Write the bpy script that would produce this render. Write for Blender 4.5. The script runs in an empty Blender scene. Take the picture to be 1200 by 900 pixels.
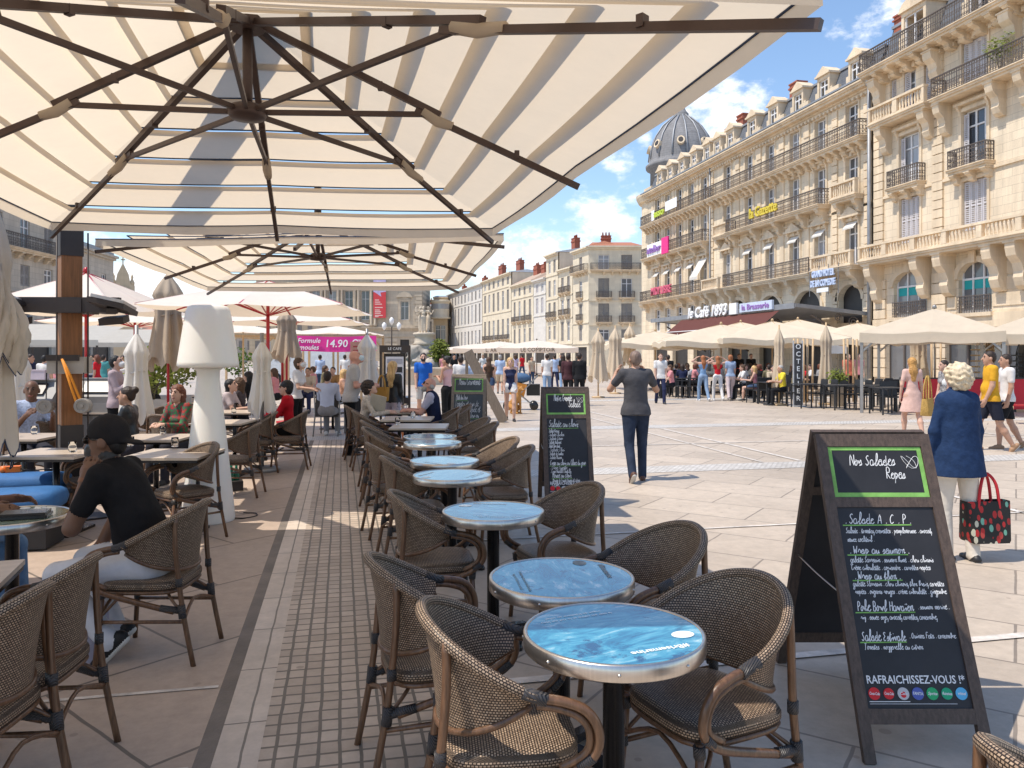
import bpy, bmesh, math, random
import numpy as np
from mathutils import Vector, Matrix, Euler
random.seed(7)
SC = bpy.context.scene
COL = SC.collection
# ------------------------------------------------------------------ camera
FPX, CAMH, VPX, HOR = 920.0, 1.667, 400.0, 415.0      # focal length in photo pixels, eye height, street vanishing point
YAW = math.atan((600 - VPX) / FPX)
FW = (math.sin(YAW), math.cos(YAW)); RT = (math.cos(YAW), -math.sin(YAW))
cam_d = bpy.data.cameras.new('Camera'); cam = bpy.data.objects.new('Camera', cam_d); COL.objects.link(cam)
cam_d.sensor_width = 36.0; cam_d.lens = 36.0 * FPX / 1200.0
cam_d.shift_y = (HOR - 450) / 1200.0
cam_d.clip_end = 3000; cam_d.clip_start = 0.05
cam.location = (0, 0, CAMH); cam.rotation_euler = (math.pi / 2, 0, -YAW)
SC.camera = cam
# ------------------------------------------------------------------ sun and sky
SUN_EL = math.radians(64)
SDX, SDY = -0.985, -0.10                                # horizontal direction towards the sun
ln = math.hypot(SDX, SDY); SDX /= ln; SDY /= ln
sun_d = bpy.data.lights.new('Sun', 'SUN'); sun_d.energy = 3.7; sun_d.angle = math.radians(0.5); sun_d.color = (1.0, 0.92, 0.80)
sun = bpy.data.objects.new('Sun', sun_d); COL.objects.link(sun)
svec = Vector((SDX * math.cos(SUN_EL), SDY * math.cos(SUN_EL), math.sin(SUN_EL)))
sun.rotation_euler = svec.to_track_quat('Z', 'Y').to_euler()
sun.location = (-20, 0, 40)
W = bpy.data.worlds.new('World'); SC.world = W; W.use_nodes = True
wn = W.node_tree; wn.nodes.clear()
def wnode(t, **k):
    n = wn.nodes.new(t)
    for a, b in k.items(): setattr(n, a, b)
    return n
def wl(a, b): wn.links.new(a, b)
w_out = wnode('ShaderNodeOutputWorld'); w_bg = wnode('ShaderNodeBackground'); w_bg.inputs['Strength'].default_value = 0.15
w_sky = wnode('ShaderNodeTexSky', sky_type='NISHITA'); w_sky.sun_disc = False
w_sky.sun_elevation = SUN_EL; w_sky.sun_rotation = math.atan2(SDX, SDY)
w_sky.air_density = 1.1; w_sky.dust_density = 0.35; w_sky.ozone_density = 3.0; w_sky.altitude = 50
w_tc = wnode('ShaderNodeTexCoord')
# cumulus clouds of the sky itself, given by direction (azimuth / elevation) and broken up with noise
def px_dir(px, py):
    lat = (px - 600) / FPX; up = (HOR - py) / FPX
    v = Vector((lat * RT[0] + FW[0], lat * RT[1] + FW[1], up)); return v.normalized()
CLOUDS = [(835, 128, 58, .95), (880, 118, 30, .8), (708, 250, 46, .95), (742, 236, 30, .7), (575, 310, 48, .9), (640, 300, 44, .75), (725, 199, 24, .7),
          (690, 292, 40, .8), (1040, 5, 50, .7), (985, 38, 26, .45), (760, 158, 18, .5), (140, 330, 60, .95), (175, 318, 40, .9), (215, 345, 50, .8), 
          (-260, 150, 260, .8), (1500, 100, 260, .7)]
w_nz = wnode('ShaderNodeTexNoise'); w_nz.inputs['Scale'].default_value = 17; w_nz.inputs['Detail'].default_value = 9; w_nz.inputs['Roughness'].default_value = 0.62
w_map = wnode('ShaderNodeMapping'); w_map.inputs['Scale'].default_value = (1, 1, 1.7)
wl(w_tc.outputs['Generated'], w_map.inputs['Vector']); wl(w_map.outputs['Vector'], w_nz.inputs['Vector'])
prev = None
for (cx, cy, rr, am) in CLOUDS:
    d = px_dir(cx, cy)
    ds = wnode('ShaderNodeVectorMath', operation='DISTANCE'); wl(w_tc.outputs['Generated'], ds.inputs[0]); ds.inputs[1].default_value = d
    mr = wnode('ShaderNodeMapRange'); mr.inputs[1].default_value = 0; mr.inputs[2].default_value = rr / FPX * 1.5; mr.inputs[3].default_value = am; mr.inputs[4].default_value = 0
    wl(ds.outputs['Value'], mr.inputs[0])
    if prev is None: prev = mr.outputs[0]
    else:
        mx = wnode('ShaderNodeMath', operation='MAXIMUM'); wl(prev, mx.inputs[0]); wl(mr.outputs[0], mx.inputs[1]); prev = mx.outputs[0]
w_mul = wnode('ShaderNodeMath', operation='MULTIPLY_ADD'); wl(w_nz.outputs['Fac'], w_mul.inputs[0]); w_mul.inputs[1].default_value = 1.9; w_mul.inputs[2].default_value = -1.02
w_add = wnode('ShaderNodeMath', operation='ADD'); wl(prev, w_add.inputs[0]); wl(w_mul.outputs[0], w_add.inputs[1])
w_rng = wnode('ShaderNodeMapRange', interpolation_type='SMOOTHSTEP'); wl(w_add.outputs[0], w_rng.inputs[0])
w_rng.inputs[1].default_value = 0.30; w_rng.inputs[2].default_value = 0.78
w_mix = wnode('ShaderNodeMixRGB'); wl(w_rng.outputs[0], w_mix.inputs[0]); wl(w_sky.outputs[0], w_mix.inputs[1]); w_mix.inputs[2].default_value = (6.4, 6.5, 6.7, 1)
wl(w_mix.outputs[0], w_bg.inputs['Color']); wl(w_bg.outputs[0], w_out.inputs['Surface'])
SC.view_settings.view_transform = 'Standard'; SC.view_settings.look = 'None'; SC.view_settings.gamma = 1.0
SC.view_settings.use_curve_mapping = False; SC.view_settings.exposure = 0.5
SC.cycles.max_bounces = 8; SC.cycles.transparent_max_bounces = 8
# ------------------------------------------------------------------ where a photographed point stands in the place
def wxy(lat, d): return (lat * RT[0] + d * FW[0], lat * RT[1] + d * FW[1])
def G(px, py, z=0.0):
    d = FPX * (CAMH - z) / (py - HOR); x, y = wxy((px - 600) / FPX * d, d); return Vector((x, y, z))
def AT(px, py, d):
    x, y = wxy((px - 600) / FPX * d, d); return Vector((x, y, CAMH + (HOR - py) * d / FPX))
def GD(px, d, z=0.0):
    x, y = wxy((px - 600) / FPX * d, d); return Vector((x, y, z))
# ------------------------------------------------------------------ mesh collector
class MB:
    def __init__(s): s.v = []; s.f = []; s.m = []; s.s = []; s.uv = []; s.M = Matrix.Identity(4)
    def addv(s, p): s.v.append(tuple(s.M @ Vector(p))); return len(s.v) - 1
    def face(s, idx, mi=0, sm=False, uv=None): s.f.append(tuple(idx)); s.m.append(mi); s.s.append(sm); s.uv.append(uv)
    def poly(s, pts, mi=0, uv=None): s.face([s.addv(p) for p in pts], mi, False, uv)
    def box(s, c, d, mi=0, rz=0.0, R=None):
        hx, hy, hz = d[0] / 2, d[1] / 2, d[2] / 2
        R = R if R is not None else (Matrix.Rotation(rz, 3, 'Z') if rz else Matrix.Identity(3))
        b = [s.addv(Vector(c) + R @ Vector((sx * hx, sy * hy, sz * hz))) for sz in (-1, 1) for sx, sy in ((-1, -1), (1, -1), (1, 1), (-1, 1))]
        for q in ((0, 3, 2, 1), (4, 5, 6, 7), (0, 1, 5, 4), (1, 2, 6, 5), (2, 3, 7, 6), (3, 0, 4, 7)): s.face([b[i] for i in q], mi)
    def bx(s, x0, x1, y0, y1, z0, z1, mi=0): s.box(((x0 + x1) / 2, (y0 + y1) / 2, (z0 + z1) / 2), (x1 - x0, y1 - y0, z1 - z0), mi)
    def beam(s, a, b, w, h, mi=0, up=(0, 0, 1)):
        a, b = Vector(a), Vector(b); t = (b - a).normalized(); u = Vector(up)
        if abs(t.dot(u)) > .98: u = Vector((0, 1, 0))
        x = t.cross(u).normalized(); z = x.cross(t)
        R = Matrix((x, t, z)).transposed(); s.box((a + b) / 2, (w, (b - a).length, h), mi, R=R)
    def tube(s, path, r, n=8, mi=0, closed=False, caps=True, sm=True):
        P = [Vector(p) for p in path]; k = len(P); rr = r if isinstance(r, (list, tuple)) else [r] * k
        T = []
        for i in range(k):
            a = P[(i - 1) % k] if (closed or i > 0) else P[i]; b = P[(i + 1) % k] if (closed or i < k - 1) else P[i]
            t = b - a; T.append(t.normalized() if t.length > 1e-9 else Vector((0, 0, 1)))
        u = T[0].orthogonal().normalized(); rings = []
        L = 0.0
        for i in range(k):
            if i: 
                u = u - T[i] * u.dot(T[i]); L += (P[i] - P[i - 1]).length
                u = u.normalized() if u.length > 1e-6 else T[i].orthogonal().normalized()
            w = T[i].cross(u)
            rings.append(([s.addv(P[i] + (u * math.cos(2 * math.pi * j / n) + w * math.sin(2 * math.pi * j / n)) * rr[i]) for j in range(n)], L))
        for i in range(k if closed else k - 1):
            (A, la), (B, lb) = rings[i], rings[(i + 1) % k]
            if closed and i == k - 1: lb = la + (P[0] - P[-1]).length
            for j in range(n):
                c = 2 * math.pi * rr[i]
                s.face((A[j], A[(j + 1) % n], B[(j + 1) % n], B[j]), mi, sm, ((la, c * j / n), (la, c * (j + 1) / n), (lb, c * (j + 1) / n), (lb, c * j / n)))
        if caps and not closed: s.face(rings[0][0][::-1], mi); s.face(rings[-1][0], mi)
    def lathe(s, prof, n=24, c=(0, 0, 0), mi=0, sm=True, sy=1.0, caps=True):
        rings = []
        for (r, z) in prof: rings.append([s.addv((c[0] + r * math.cos(2 * math.pi * j / n), c[1] + sy * r * math.sin(2 * math.pi * j / n), c[2] + z)) for j in range(n)])
        for A, B in zip(rings, rings[1:]):
            for j in range(n): s.face((A[j], A[(j + 1) % n], B[(j + 1) % n], B[j]), mi, sm)
        if caps:
            s.face(rings[0][::-1], mi); s.face(rings[-1], mi)
    def grid(s, P, mi=0, sm=True, uv=None, flip=False):
        I = [[s.addv(p) for p in row] for row in P]
        for i in range(len(P) - 1):
            for j in range(len(P[0]) - 1):
                q = [(i, j), (i, j + 1), (i + 1, j + 1), (i + 1, j)]
                if flip: q = q[::-1]
                s.face([I[a][b] for a, b in q], mi, sm, None if uv is None else tuple(uv[a][b] for a, b in q))
    def prism(s, poly, z0, z1, mi=0):
        n = len(poly); A = [s.addv((p[0], p[1], z0)) for p in poly]; B = [s.addv((p[0], p[1], z1)) for p in poly]
        s.face(A[::-1], mi); s.face(B, mi)
        for i in range(n): s.face((A[i], A[(i + 1) % n], B[(i + 1) % n], B[i]), mi)
    def extr(s, poly, axis_a, axis_b, axis_t, o, t0, t1, mi=0, sm=False):      # a 2-D outline extruded along axis_t
        a, b, t, o = Vector(axis_a), Vector(axis_b), Vector(axis_t), Vector(o); n = len(poly)
        A = [s.addv(o + a * p[0] + b * p[1] + t * t0) for p in poly]; B = [s.addv(o + a * p[0] + b * p[1] + t * t1) for p in poly]
        s.face(A[::-1], mi); s.face(B, mi)
        for i in range(n): s.face((A[i], A[(i + 1) % n], B[(i + 1) % n], B[i]), mi, sm)
    def ell(s, c, r, nu=12, nv=8, mi=0, R=None):
        P = []
        for i in range(nv + 1):
            th = math.pi * (i / nv * .998 + .001); row = []
            for j in range(nu + 1):
                ph = 2 * math.pi * j / nu; v = Vector((r[0] * math.sin(th) * math.cos(ph), r[1] * math.sin(th) * math.sin(ph), r[2] * math.cos(th)))
                row.append(Vector(c) + (R @ v if R is not None else v))
            P.append(row)
        s.grid(P, mi, True, flip=True)
    def mesh(s, name, mats):
        me = bpy.data.meshes.new(name); me.from_pydata(s.v, [], s.f)
        for m in (mats if isinstance(mats, (list, tuple)) else [mats]): me.materials.append(m)
        me.polygons.foreach_set('material_index', s.m); me.polygons.foreach_set('use_smooth', s.s)
        if any(u is not None for u in s.uv):
            ul = me.uv_layers.new(name='UVMap'); co = []
            for fc, u in zip(s.f, s.uv):
                for k in range(len(fc)): co.extend(u[k] if u is not None else (0.0, 0.0))
            ul.data.foreach_set('uv', co)
        me.update(); return me
    def obj(s, name, mats, parent=None): return link(name, s.mesh(name, mats), parent)
def link(name, me, parent=None, loc=None, rz=None):
    o = bpy.data.objects.new(name, me); COL.objects.link(o)
    if parent is not None: o.parent = parent
    if loc is not None: o.location = loc
    if rz is not None: o.rotation_euler = (0, 0, rz)
    return o
def tag(o, label=None, cat=None, group=None, kind=None):
    if label: o['label'] = label
    if cat: o['category'] = cat
    if group: o['group'] = group
    if kind: o['kind'] = kind
    return o
def thing(name, label, cat, loc=(0, 0, 0), rz=0.0, group=None):
    o = bpy.data.objects.new(name, None); COL.objects.link(o); o.location = loc; o.rotation_euler = (0, 0, rz); o.empty_display_size = .2
    return tag(o, label, cat, group)
KIDS = {}
def copy_tree(o, parent=None, top=True):
    c = o.copy(); COL.objects.link(c)
    if parent is not None: c.parent = parent
    for ch in list(o.children): copy_tree(ch, c, False)
    return c
def dup(o, loc, rz, label, group=None):
    c = copy_tree(o); c.location = loc; c.rotation_euler = (0, 0, rz); c['label'] = label
    if group: c['group'] = group
    return c
# ------------------------------------------------------------------ materials
MATS = {}
def mat(name, col, rough=.6, metal=0.0, var=.12, scale=6.0, bump=0.0, bscale=40.0, spec=.4, stretch=None, rnd=0.0, coat=0.0, detail=5):
    if name in MATS: return MATS[name]
    m = bpy.data.materials.new(name); m.use_nodes = True; nt = m.node_tree; b = nt.nodes['Principled BSDF']
    b.inputs['Roughness'].default_value = rough; b.inputs['Metallic'].default_value = metal; b.inputs['Specular IOR Level'].default_value = spec
    if coat: b.inputs['Coat Weight'].default_value = coat
    tc = nt.nodes.new('ShaderNodeTexCoord'); mp = nt.nodes.new('ShaderNodeMapping'); nt.links.new(tc.outputs['Object'], mp.inputs[0])
    if stretch: mp.inputs['Scale'].default_value = stretch
    nz = nt.nodes.new('ShaderNodeTexNoise'); nz.inputs['Scale'].default_value = scale; nz.inputs['Detail'].default_value = detail; nz.inputs['Roughness'].default_value = .65
    nt.links.new(mp.outputs[0], nz.inputs['Vector'])
    rp = nt.nodes.new('ShaderNodeValToRGB'); rp.color_ramp.elements[0].position = .3; rp.color_ramp.elements[1].position = .7
    c = Vector(col); a, d = c * (1 - var), c * (1 + var)
    rp.color_ramp.elements[0].color = (a[0], a[1], a[2], 1); rp.color_ramp.elements[1].color = (min(1, d[0]), min(1, d[1]), min(1, d[2]), 1)
    nt.links.new(nz.outputs['Fac'], rp.inputs[0]); out = rp.outputs[0]
    if rnd:
        oi = nt.nodes.new('ShaderNodeObjectInfo'); hs = nt.nodes.new('ShaderNodeHueSaturation'); mr = nt.nodes.new('ShaderNodeMapRange')
        mr.inputs[3].default_value = 1 - rnd; mr.inputs[4].default_value = 1 + rnd
        nt.links.new(oi.outputs['Random'], mr.inputs[0]); nt.links.new(mr.outputs[0], hs.inputs['Value']); nt.links.new(out, hs.inputs['Color']); out = hs.outputs[0]
    nt.links.new(out, b.inputs['Base Color'])
    if bump:
        n2 = nt.nodes.new('ShaderNodeTexNoise'); n2.inputs['Scale'].default_value = bscale; n2.inputs['Detail'].default_value = 4; nt.links.new(mp.outputs[0], n2.inputs['Vector'])
        bp = nt.nodes.new('ShaderNodeBump'); bp.inputs['Strength'].default_value = bump; bp.inputs['Distance'].default_value = .02
        nt.links.new(n2.outputs['Fac'], bp.inputs['Height']); nt.links.new(bp.outputs[0], b.inputs['Normal'])
    MATS[name] = m; return m
def nodes(m): return m.node_tree.nodes, m.node_tree.links, m.node_tree.nodes['Principled BSDF']
def cloth_mat(name, col, trans=.45, var=.07, tcol=None):              # thin fabric that lets light through
    if name in MATS: return MATS[name]
    m = mat(name, col, .85, 0, var, 3.0, spec=.15); N, L, b = nodes(m)
    tr = N.new('ShaderNodeBsdfTranslucent'); mx = N.new('ShaderNodeMixShader'); mx.inputs[0].default_value = trans
    tc = tcol or tuple(min(1, c * 1.0) for c in col); tr.inputs['Color'].default_value = (*tc, 1)
    L.new(b.outputs[0], mx.inputs[1]); L.new(tr.outputs[0], mx.inputs[2]); L.new(mx.outputs[0], N['Material Output'].inputs['Surface'])
    return m
# ------------------------------------------------------------------ lettering
FONT_CACHE = {}
def text_mesh(txt, size=.1, depth=.002, shear=0.0, bold=0.0, align='CENTER', spacing=1.0):
    key = (txt, size, depth, shear, bold, align, spacing)
    if key in FONT_CACHE: return FONT_CACHE[key]
    cu = bpy.data.curves.new('lettering', 'FONT'); cu.body = txt; cu.size = size; cu.extrude = depth / 2; cu.shear = shear; cu.offset = bold * size
    cu.align_x = align; cu.align_y = 'CENTER'; cu.space_character = spacing; cu.resolution_u = 2
    o = bpy.data.objects.new('lettering', cu); COL.objects.link(o)
    dg = bpy.context.evaluated_depsgraph_get(); me = bpy.data.meshes.new_from_object(o.evaluated_get(dg)); 
    bpy.data.objects.remove(o); bpy.data.curves.remove(cu); me.name = 'lettering'
    FONT_CACHE[key] = me; return me
def basis(o, x, y, z=None):
    x = Vector(x).normalized(); y = Vector(y).normalized(); z = x.cross(y)
    M = Matrix((x, y, z)).transposed().to_4x4(); M.translation = Vector(o); return M
def text_obj(name, txt, o, x, y, m, parent=None, **k):
    me = text_mesh(txt, **k).copy(); me.materials.clear(); me.materials.append(m)
    ob = link(name, me, parent); ob.matrix_local = basis(o, x, y); return ob
# ------------------------------------------------------------------ the ground
def slab_material(name, c1, c2, bw, bh, ang, mortar, mcol, offset=.5, rough=.45, dirt=.25, stain=(.25, .2, .16)):
    m = bpy.data.materials.new(name); m.use_nodes = True; N, L, b = nodes(m)
    tc = N.new('ShaderNodeTexCoord'); mp = N.new('ShaderNodeMapping'); mp.inputs['Rotation'].default_value = (0, 0, ang); L.new(tc.outputs['Object'], mp.inputs[0])
    nzd = N.new('ShaderNodeTexNoise'); nzd.inputs['Scale'].default_value = 5; L.new(tc.outputs['Object'], nzd.inputs['Vector'])
    vm = N.new('ShaderNodeVectorMath'); vm.operation = 'MULTIPLY_ADD'; vm.inputs[1].default_value = (.012, .012, 0); L.new(nzd.outputs['Color'], vm.inputs[0]); L.new(mp.outputs[0], vm.inputs[2])
    br = N.new('ShaderNodeTexBrick'); L.new(vm.outputs[0], br.inputs['Vector']); br.offset = offset; br.squash = 1.0
    br.inputs['Scale'].default_value = 1; br.inputs['Brick Width'].default_value = bw; br.inputs['Row Height'].default_value = bh
    br.inputs['Mortar Size'].default_value = mortar; br.inputs['Mortar Smooth'].default_value = .2
    br.inputs['Color1'].default_value = (*c1, 1); br.inputs['Color2'].default_value = (*c2, 1); br.inputs['Mortar'].default_value = (*mcol, 1)
    n1 = N.new('ShaderNodeTexNoise'); n1.inputs['Scale'].default_value = .35; n1.inputs['Detail'].default_value = 8; n1.inputs['Roughness'].default_value = .7; L.new(tc.outputs['Object'], n1.inputs['Vector'])
    n2 = N.new('ShaderNodeTexNoise'); n2.inputs['Scale'].default_value = 9; n2.inputs['Detail'].default_value = 8; n2.inputs['Roughness'].default_value = .75; L.new(tc.outputs['Object'], n2.inputs['Vector'])
    r1 = N.new('ShaderNodeMapRange'); r1.inputs[1].default_value = .3; r1.inputs[2].default_value = .7; r1.inputs[3].default_value = 1 - dirt; r1.inputs[4].default_value = 1 + dirt * .6; L.new(n1.outputs['Fac'], r1.inputs[0])
    r2 = N.new('ShaderNodeMapRange'); r2.inputs[1].default_value = .3; r2.inputs[2].default_value = .7; r2.inputs[3].default_value = .84; r2.inputs[4].default_value = 1.12; L.new(n2.outputs['Fac'], r2.inputs[0])
    mm = N.new('ShaderNodeMath'); mm.operation = 'MULTIPLY'; L.new(r1.outputs[0], mm.inputs[0]); L.new(r2.outputs[0], mm.inputs[1])
    mul = N.new('ShaderNodeVectorMath'); mul.operation = 'SCALE'; L.new(br.outputs['Color'], mul.inputs[0]); L.new(mm.outputs[0], mul.inputs['Scale'])
    # small dark stains and chewing-gum spots
    vo = N.new('ShaderNodeTexVoronoi'); vo.inputs['Scale'].default_value = 2.2; L.new(tc.outputs['Object'], vo.inputs['Vector'])
    n3 = N.new('ShaderNodeTexNoise'); n3.inputs['Scale'].default_value = 14; L.new(tc.outputs['Object'], n3.inputs['Vector'])
    ad = N.new('ShaderNodeMath'); ad.operation = 'MULTIPLY_ADD'; L.new(n3.outputs['Fac'], ad.inputs[0]); ad.inputs[1].default_value = .09; L.new(vo.outputs['Distance'], ad.inputs[2])
    r3 = N.new('ShaderNodeMapRange'); r3.inputs[1].default_value = .075; r3.inputs[2].default_value = .10; r3.inputs[3].default_value = .55; r3.inputs[4].default_value = 0; L.new(ad.outputs[0], r3.inputs[0])
    vg = N.new('ShaderNodeTexVoronoi'); vg.inputs['Scale'].default_value = 5.5; L.new(tc.outputs['Object'], vg.inputs['Vector']); gs = N.new('ShaderNodeSeparateColor'); L.new(vg.outputs['Color'], gs.inputs[0])
    ga = N.new('ShaderNodeMath'); ga.operation = 'MULTIPLY'; ga.inputs[1].default_value = .16; L.new(gs.outputs[0], ga.inputs[0]); gl_ = N.new('ShaderNodeMath'); gl_.operation = 'LESS_THAN'; L.new(vg.outputs['Distance'], gl_.inputs[0]); L.new(ga.outputs[0], gl_.inputs[1]); gq = N.new('ShaderNodeMath'); gq.operation = 'GREATER_THAN'; gq.inputs[1].default_value = .62; L.new(gs.outputs[1], gq.inputs[0]); gm = N.new('ShaderNodeMath'); gm.operation = 'MULTIPLY'; L.new(gl_.outputs[0], gm.inputs[0]); L.new(gq.outputs[0], gm.inputs[1]); gk = N.new('ShaderNodeMath'); gk.operation = 'MULTIPLY'; gk.inputs[1].default_value = .55; L.new(gm.outputs[0], gk.inputs[0]); gx = N.new('ShaderNodeMath'); gx.operation = 'MAXIMUM'; L.new(gk.outputs[0], gx.inputs[0]); L.new(r3.outputs[0], gx.inputs[1])
    mx = N.new('ShaderNodeMixRGB'); L.new(gx.outputs[0], mx.inputs[0]); L.new(mul.outputs[0], mx.inputs[1]); mx.inputs[2].default_value = (*stain, 1)
    L.new(mx.outputs[0], b.inputs['Base Color'])
    rr = N.new('ShaderNodeMapRange'); rr.inputs[3].default_value = rough - .1; rr.inputs[4].default_value = rough + .2; L.new(n1.outputs['Fac'], rr.inputs[0]); L.new(rr.outputs[0], b.inputs['Roughness'])
    b.inputs['Specular IOR Level'].default_value = .35
    bp = N.new('ShaderNodeBump'); bp.inputs['Strength'].default_value = .35; bp.inputs['Distance'].default_value = .006
    sb = N.new('ShaderNodeMath'); sb.operation = 'MULTIPLY_ADD'; L.new(br.outputs['Fac'], sb.inputs[0]); sb.inputs[1].default_value = -1.0; L.new(n2.outputs['Fac'], sb.inputs[2])
    L.new(sb.outputs[0], bp.inputs['Height']); L.new(bp.outputs[0], b.inputs['Normal'])
    MATS[name] = m; return m
M_plaza = slab_material('plaza_limestone', (.52, .435, .35), (.445, .37, .298), 1.15, .72, math.radians(45), .009, (.24, .2, .165), dirt=.20)
M_terr = slab_material('terrace_limestone', (.46, .36, .288), (.385, .298, .236), 1.5, 1.05, math.radians(-38), .010, (.17, .14, .115), dirt=.18)
M_grid = slab_material('small_setts', (.56, .46, .372), (.43, .345, .275), .088, .102, 0, .0085, (.17, .145, .12), offset=0.0, dirt=.22)
M_calade = slab_material('pebble_band', (.66, .63, .59), (.52, .49, .45), .085, .06, 0, .008, (.34, .31, .28), dirt=.18)
M_edge = slab_material('edging_stone', (.64, .545, .46), (.57, .48, .40), .2, .62, 0, .006, (.22, .19, .16), offset=0.0, dirt=.2)
M_dark = mat('dark_joint_band', (.19, .16, .135), .8, 0, .2, 4, .3, 60)
M_line = mat('white_inlay', (.58, .525, .47), .6, 0, .35, 7, .2, 60)
def sheet(name, x0, x1, y0, y1, z, m, kind='structure'):
    b = MB(); b.poly([(x0, y0, z), (x1, y0, z), (x1, y1, z), (x0, y1, z)]); o = b.obj(name, m); tag(o, kind=kind); return o
sheet('plaza_ground', -700, 900, -300, 1400, 0.0, M_plaza)
sheet('terrace_paving', -14, -.588, -3, 15.6, .004, M_terr)
sheet('dark_paving_band', -.588, -.514, -3, 15.6, .004, M_dark)
sheet('edging_strip', -.514, -.332, -3, 15.6, .005, M_edge)
sheet('sett_strip', -.332, .46, -3, 15.6, .004, M_grid)
b = MB(); k = 0
for (x0, x1, y0, y1) in [(.46, 40, 10.35, 10.95), (.46, 40, 16.6, 17.3), (-14, .46, 15.62, 16.4), (.46, 40, 26.5, 27.3)]:
    b.poly([(x0, y0, .004), (x1, y0, .004), (x1, y1, .004), (x0, y1, .004)])
o = b.obj('pebble_paving_bands', M_calade); tag(o, kind='structure')
b = MB()
for (x0, x1, y0, y1) in [(.46, 40, 3.86, 3.93), (.46, 40, 6.9, 6.94), (6.95, 7.03, -3, 10.3), (6.95, 7.03, 11, 16.5), (6.3, 6.36, 11, 16.5), (6.95, 7.03, 17.35, 26.4), (13.2, 13.3, -3, 10.3), (13.2, 13.3, 11, 16.5), (-14, -.6, 4.13, 4.16), (-14, -.6, 3.33, 3.36), (.46, 40, 13.5, 13.56), (2.4, 2.45, 11, 16.5), (6.3, 6.36, 17.35, 26.4)]:
    b.poly([(x0, y0, .008), (x1, y0, .008), (x1, y1, .008), (x0, y1, .008)])
o = b.obj('white_paving_lines', M_line); tag(o, kind='structure')
# ------------------------------------------------------------------ buildings
def stone(name, col, blocks=True, dirt=.26, bw=1.1, bh=.42):
    m = bpy.data.materials.new(name); m.use_nodes = True; N, L, b = nodes(m)
    tc = N.new('ShaderNodeTexCoord'); sx = N.new('ShaderNodeSeparateXYZ'); L.new(tc.outputs['Object'], sx.inputs[0])
    cb = N.new('ShaderNodeCombineXYZ'); L.new(sx.outputs[0], cb.inputs[0]); L.new(sx.outputs[2], cb.inputs[1])
    br = N.new('ShaderNodeTexBrick'); L.new(cb.outputs[0], br.inputs['Vector']); br.inputs['Scale'].default_value = 1
    br.inputs['Brick Width'].default_value = bw; br.inputs['Row Height'].default_value = bh; br.inputs['Mortar Size'].default_value = .012 if blocks else 0.0
    c = Vector(col); br.inputs['Color1'].default_value = (*(c * 1.04), 1); br.inputs['Color2'].default_value = (*(c * .93), 1); br.inputs['Mortar'].default_value = (*(c * .72), 1)
    n1 = N.new('ShaderNodeTexNoise'); n1.inputs['Scale'].default_value = .6; n1.inputs['Detail'].default_value = 9; n1.inputs['Roughness'].default_value = .72
    mp = N.new('ShaderNodeMapping'); mp.inputs['Scale'].default_value = (2.2, 2.2, .22); L.new(tc.outputs['Object'], mp.inputs[0]); L.new(mp.outputs[0], n1.inputs['Vector'])
    r1 = N.new('ShaderNodeMapRange'); r1.inputs[1].default_value = .3; r1.inputs[2].default_value = .7; r1.inputs[3].default_value = 1 - dirt; r1.inputs[4].default_value = 1 + dirt * .5; L.new(n1.outputs['Fac'], r1.inputs[0])
    mul = N.new('ShaderNodeVectorMath'); mul.operation = 'SCALE'; L.new(br.outputs['Color'], mul.inputs[0]); L.new(r1.outputs[0], mul.inputs['Scale'])
    L.new(mul.outputs[0], b.inputs['Base Color']); b.inputs['Roughness'].default_value = .85; b.inputs['Specular IOR Level'].default_value = .2
    n2 = N.new('ShaderNodeTexNoise'); n2.inputs['Scale'].default_value = 12; n2.inputs['Detail'].default_value = 6; L.new(tc.outputs['Object'], n2.inputs['Vector'])
    bp = N.new('ShaderNodeBump'); bp.inputs['Strength'].default_value = .4; bp.inputs['Distance'].default_value = .03; L.new(n2.outputs['Fac'], bp.inputs['Height']); L.new(bp.outputs[0], b.inputs['Normal'])
    MATS[name] = m; return m
S_gaz = stone('cream_ashlar', (.76, .635, .47)); S_near = stone('pale_ashlar', (.76, .635, .475)); S_trim = stone('carved_stone', (.73, .59, .425), False, .25)
S_white = stone('white_render', (.66, .62, .57), False, .1); S_cream = stone('cream_render', (.70, .61, .47), False, .15); S_ochre = stone('ochre_render', (.60, .48, .33), False, .15)
S_grey = stone('grey_stone', (.56, .495, .415), True, .25); S_opera = stone('opera_stone', (.56, .47, .36), True, .2, 1.6, .6); S_rubble = stone('rubble_wall', (.30, .25, .21), True, .5, .5, .3)
M_iron = mat('wrought_iron', (.14, .115, .10), .6, .2, .2, 20); M_frame = mat('white_window_paint', (.72, .70, .69), .5, 0, .06, 5)
M_zinc = mat('zinc_roofing', (.28, .29, .31), .5, .3, .15, 2, rnd=.05); M_tile = mat('red_roof_tiles', (.40, .16, .095), .8, 0, .25, 8, .5, 14)
M_tanroof = mat('tan_roof_tiles', (.42, .31, .235), .8, 0, .25, 8, .5, 14)
M_brick = mat('chimney_brick', (.33, .105, .065), .85, 0, .25, 7, .5, 20); M_shut = mat('lilac_grey_shutter', (.56, .53, .54), .6, 0, .08, 4, rnd=.06)
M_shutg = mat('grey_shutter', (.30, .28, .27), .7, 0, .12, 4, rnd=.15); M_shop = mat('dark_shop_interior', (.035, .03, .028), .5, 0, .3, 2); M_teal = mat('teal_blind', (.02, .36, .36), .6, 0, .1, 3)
M_slate = stone('slate_tiles', (.135, .145, .165), True, .25, .32, .2)
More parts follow.
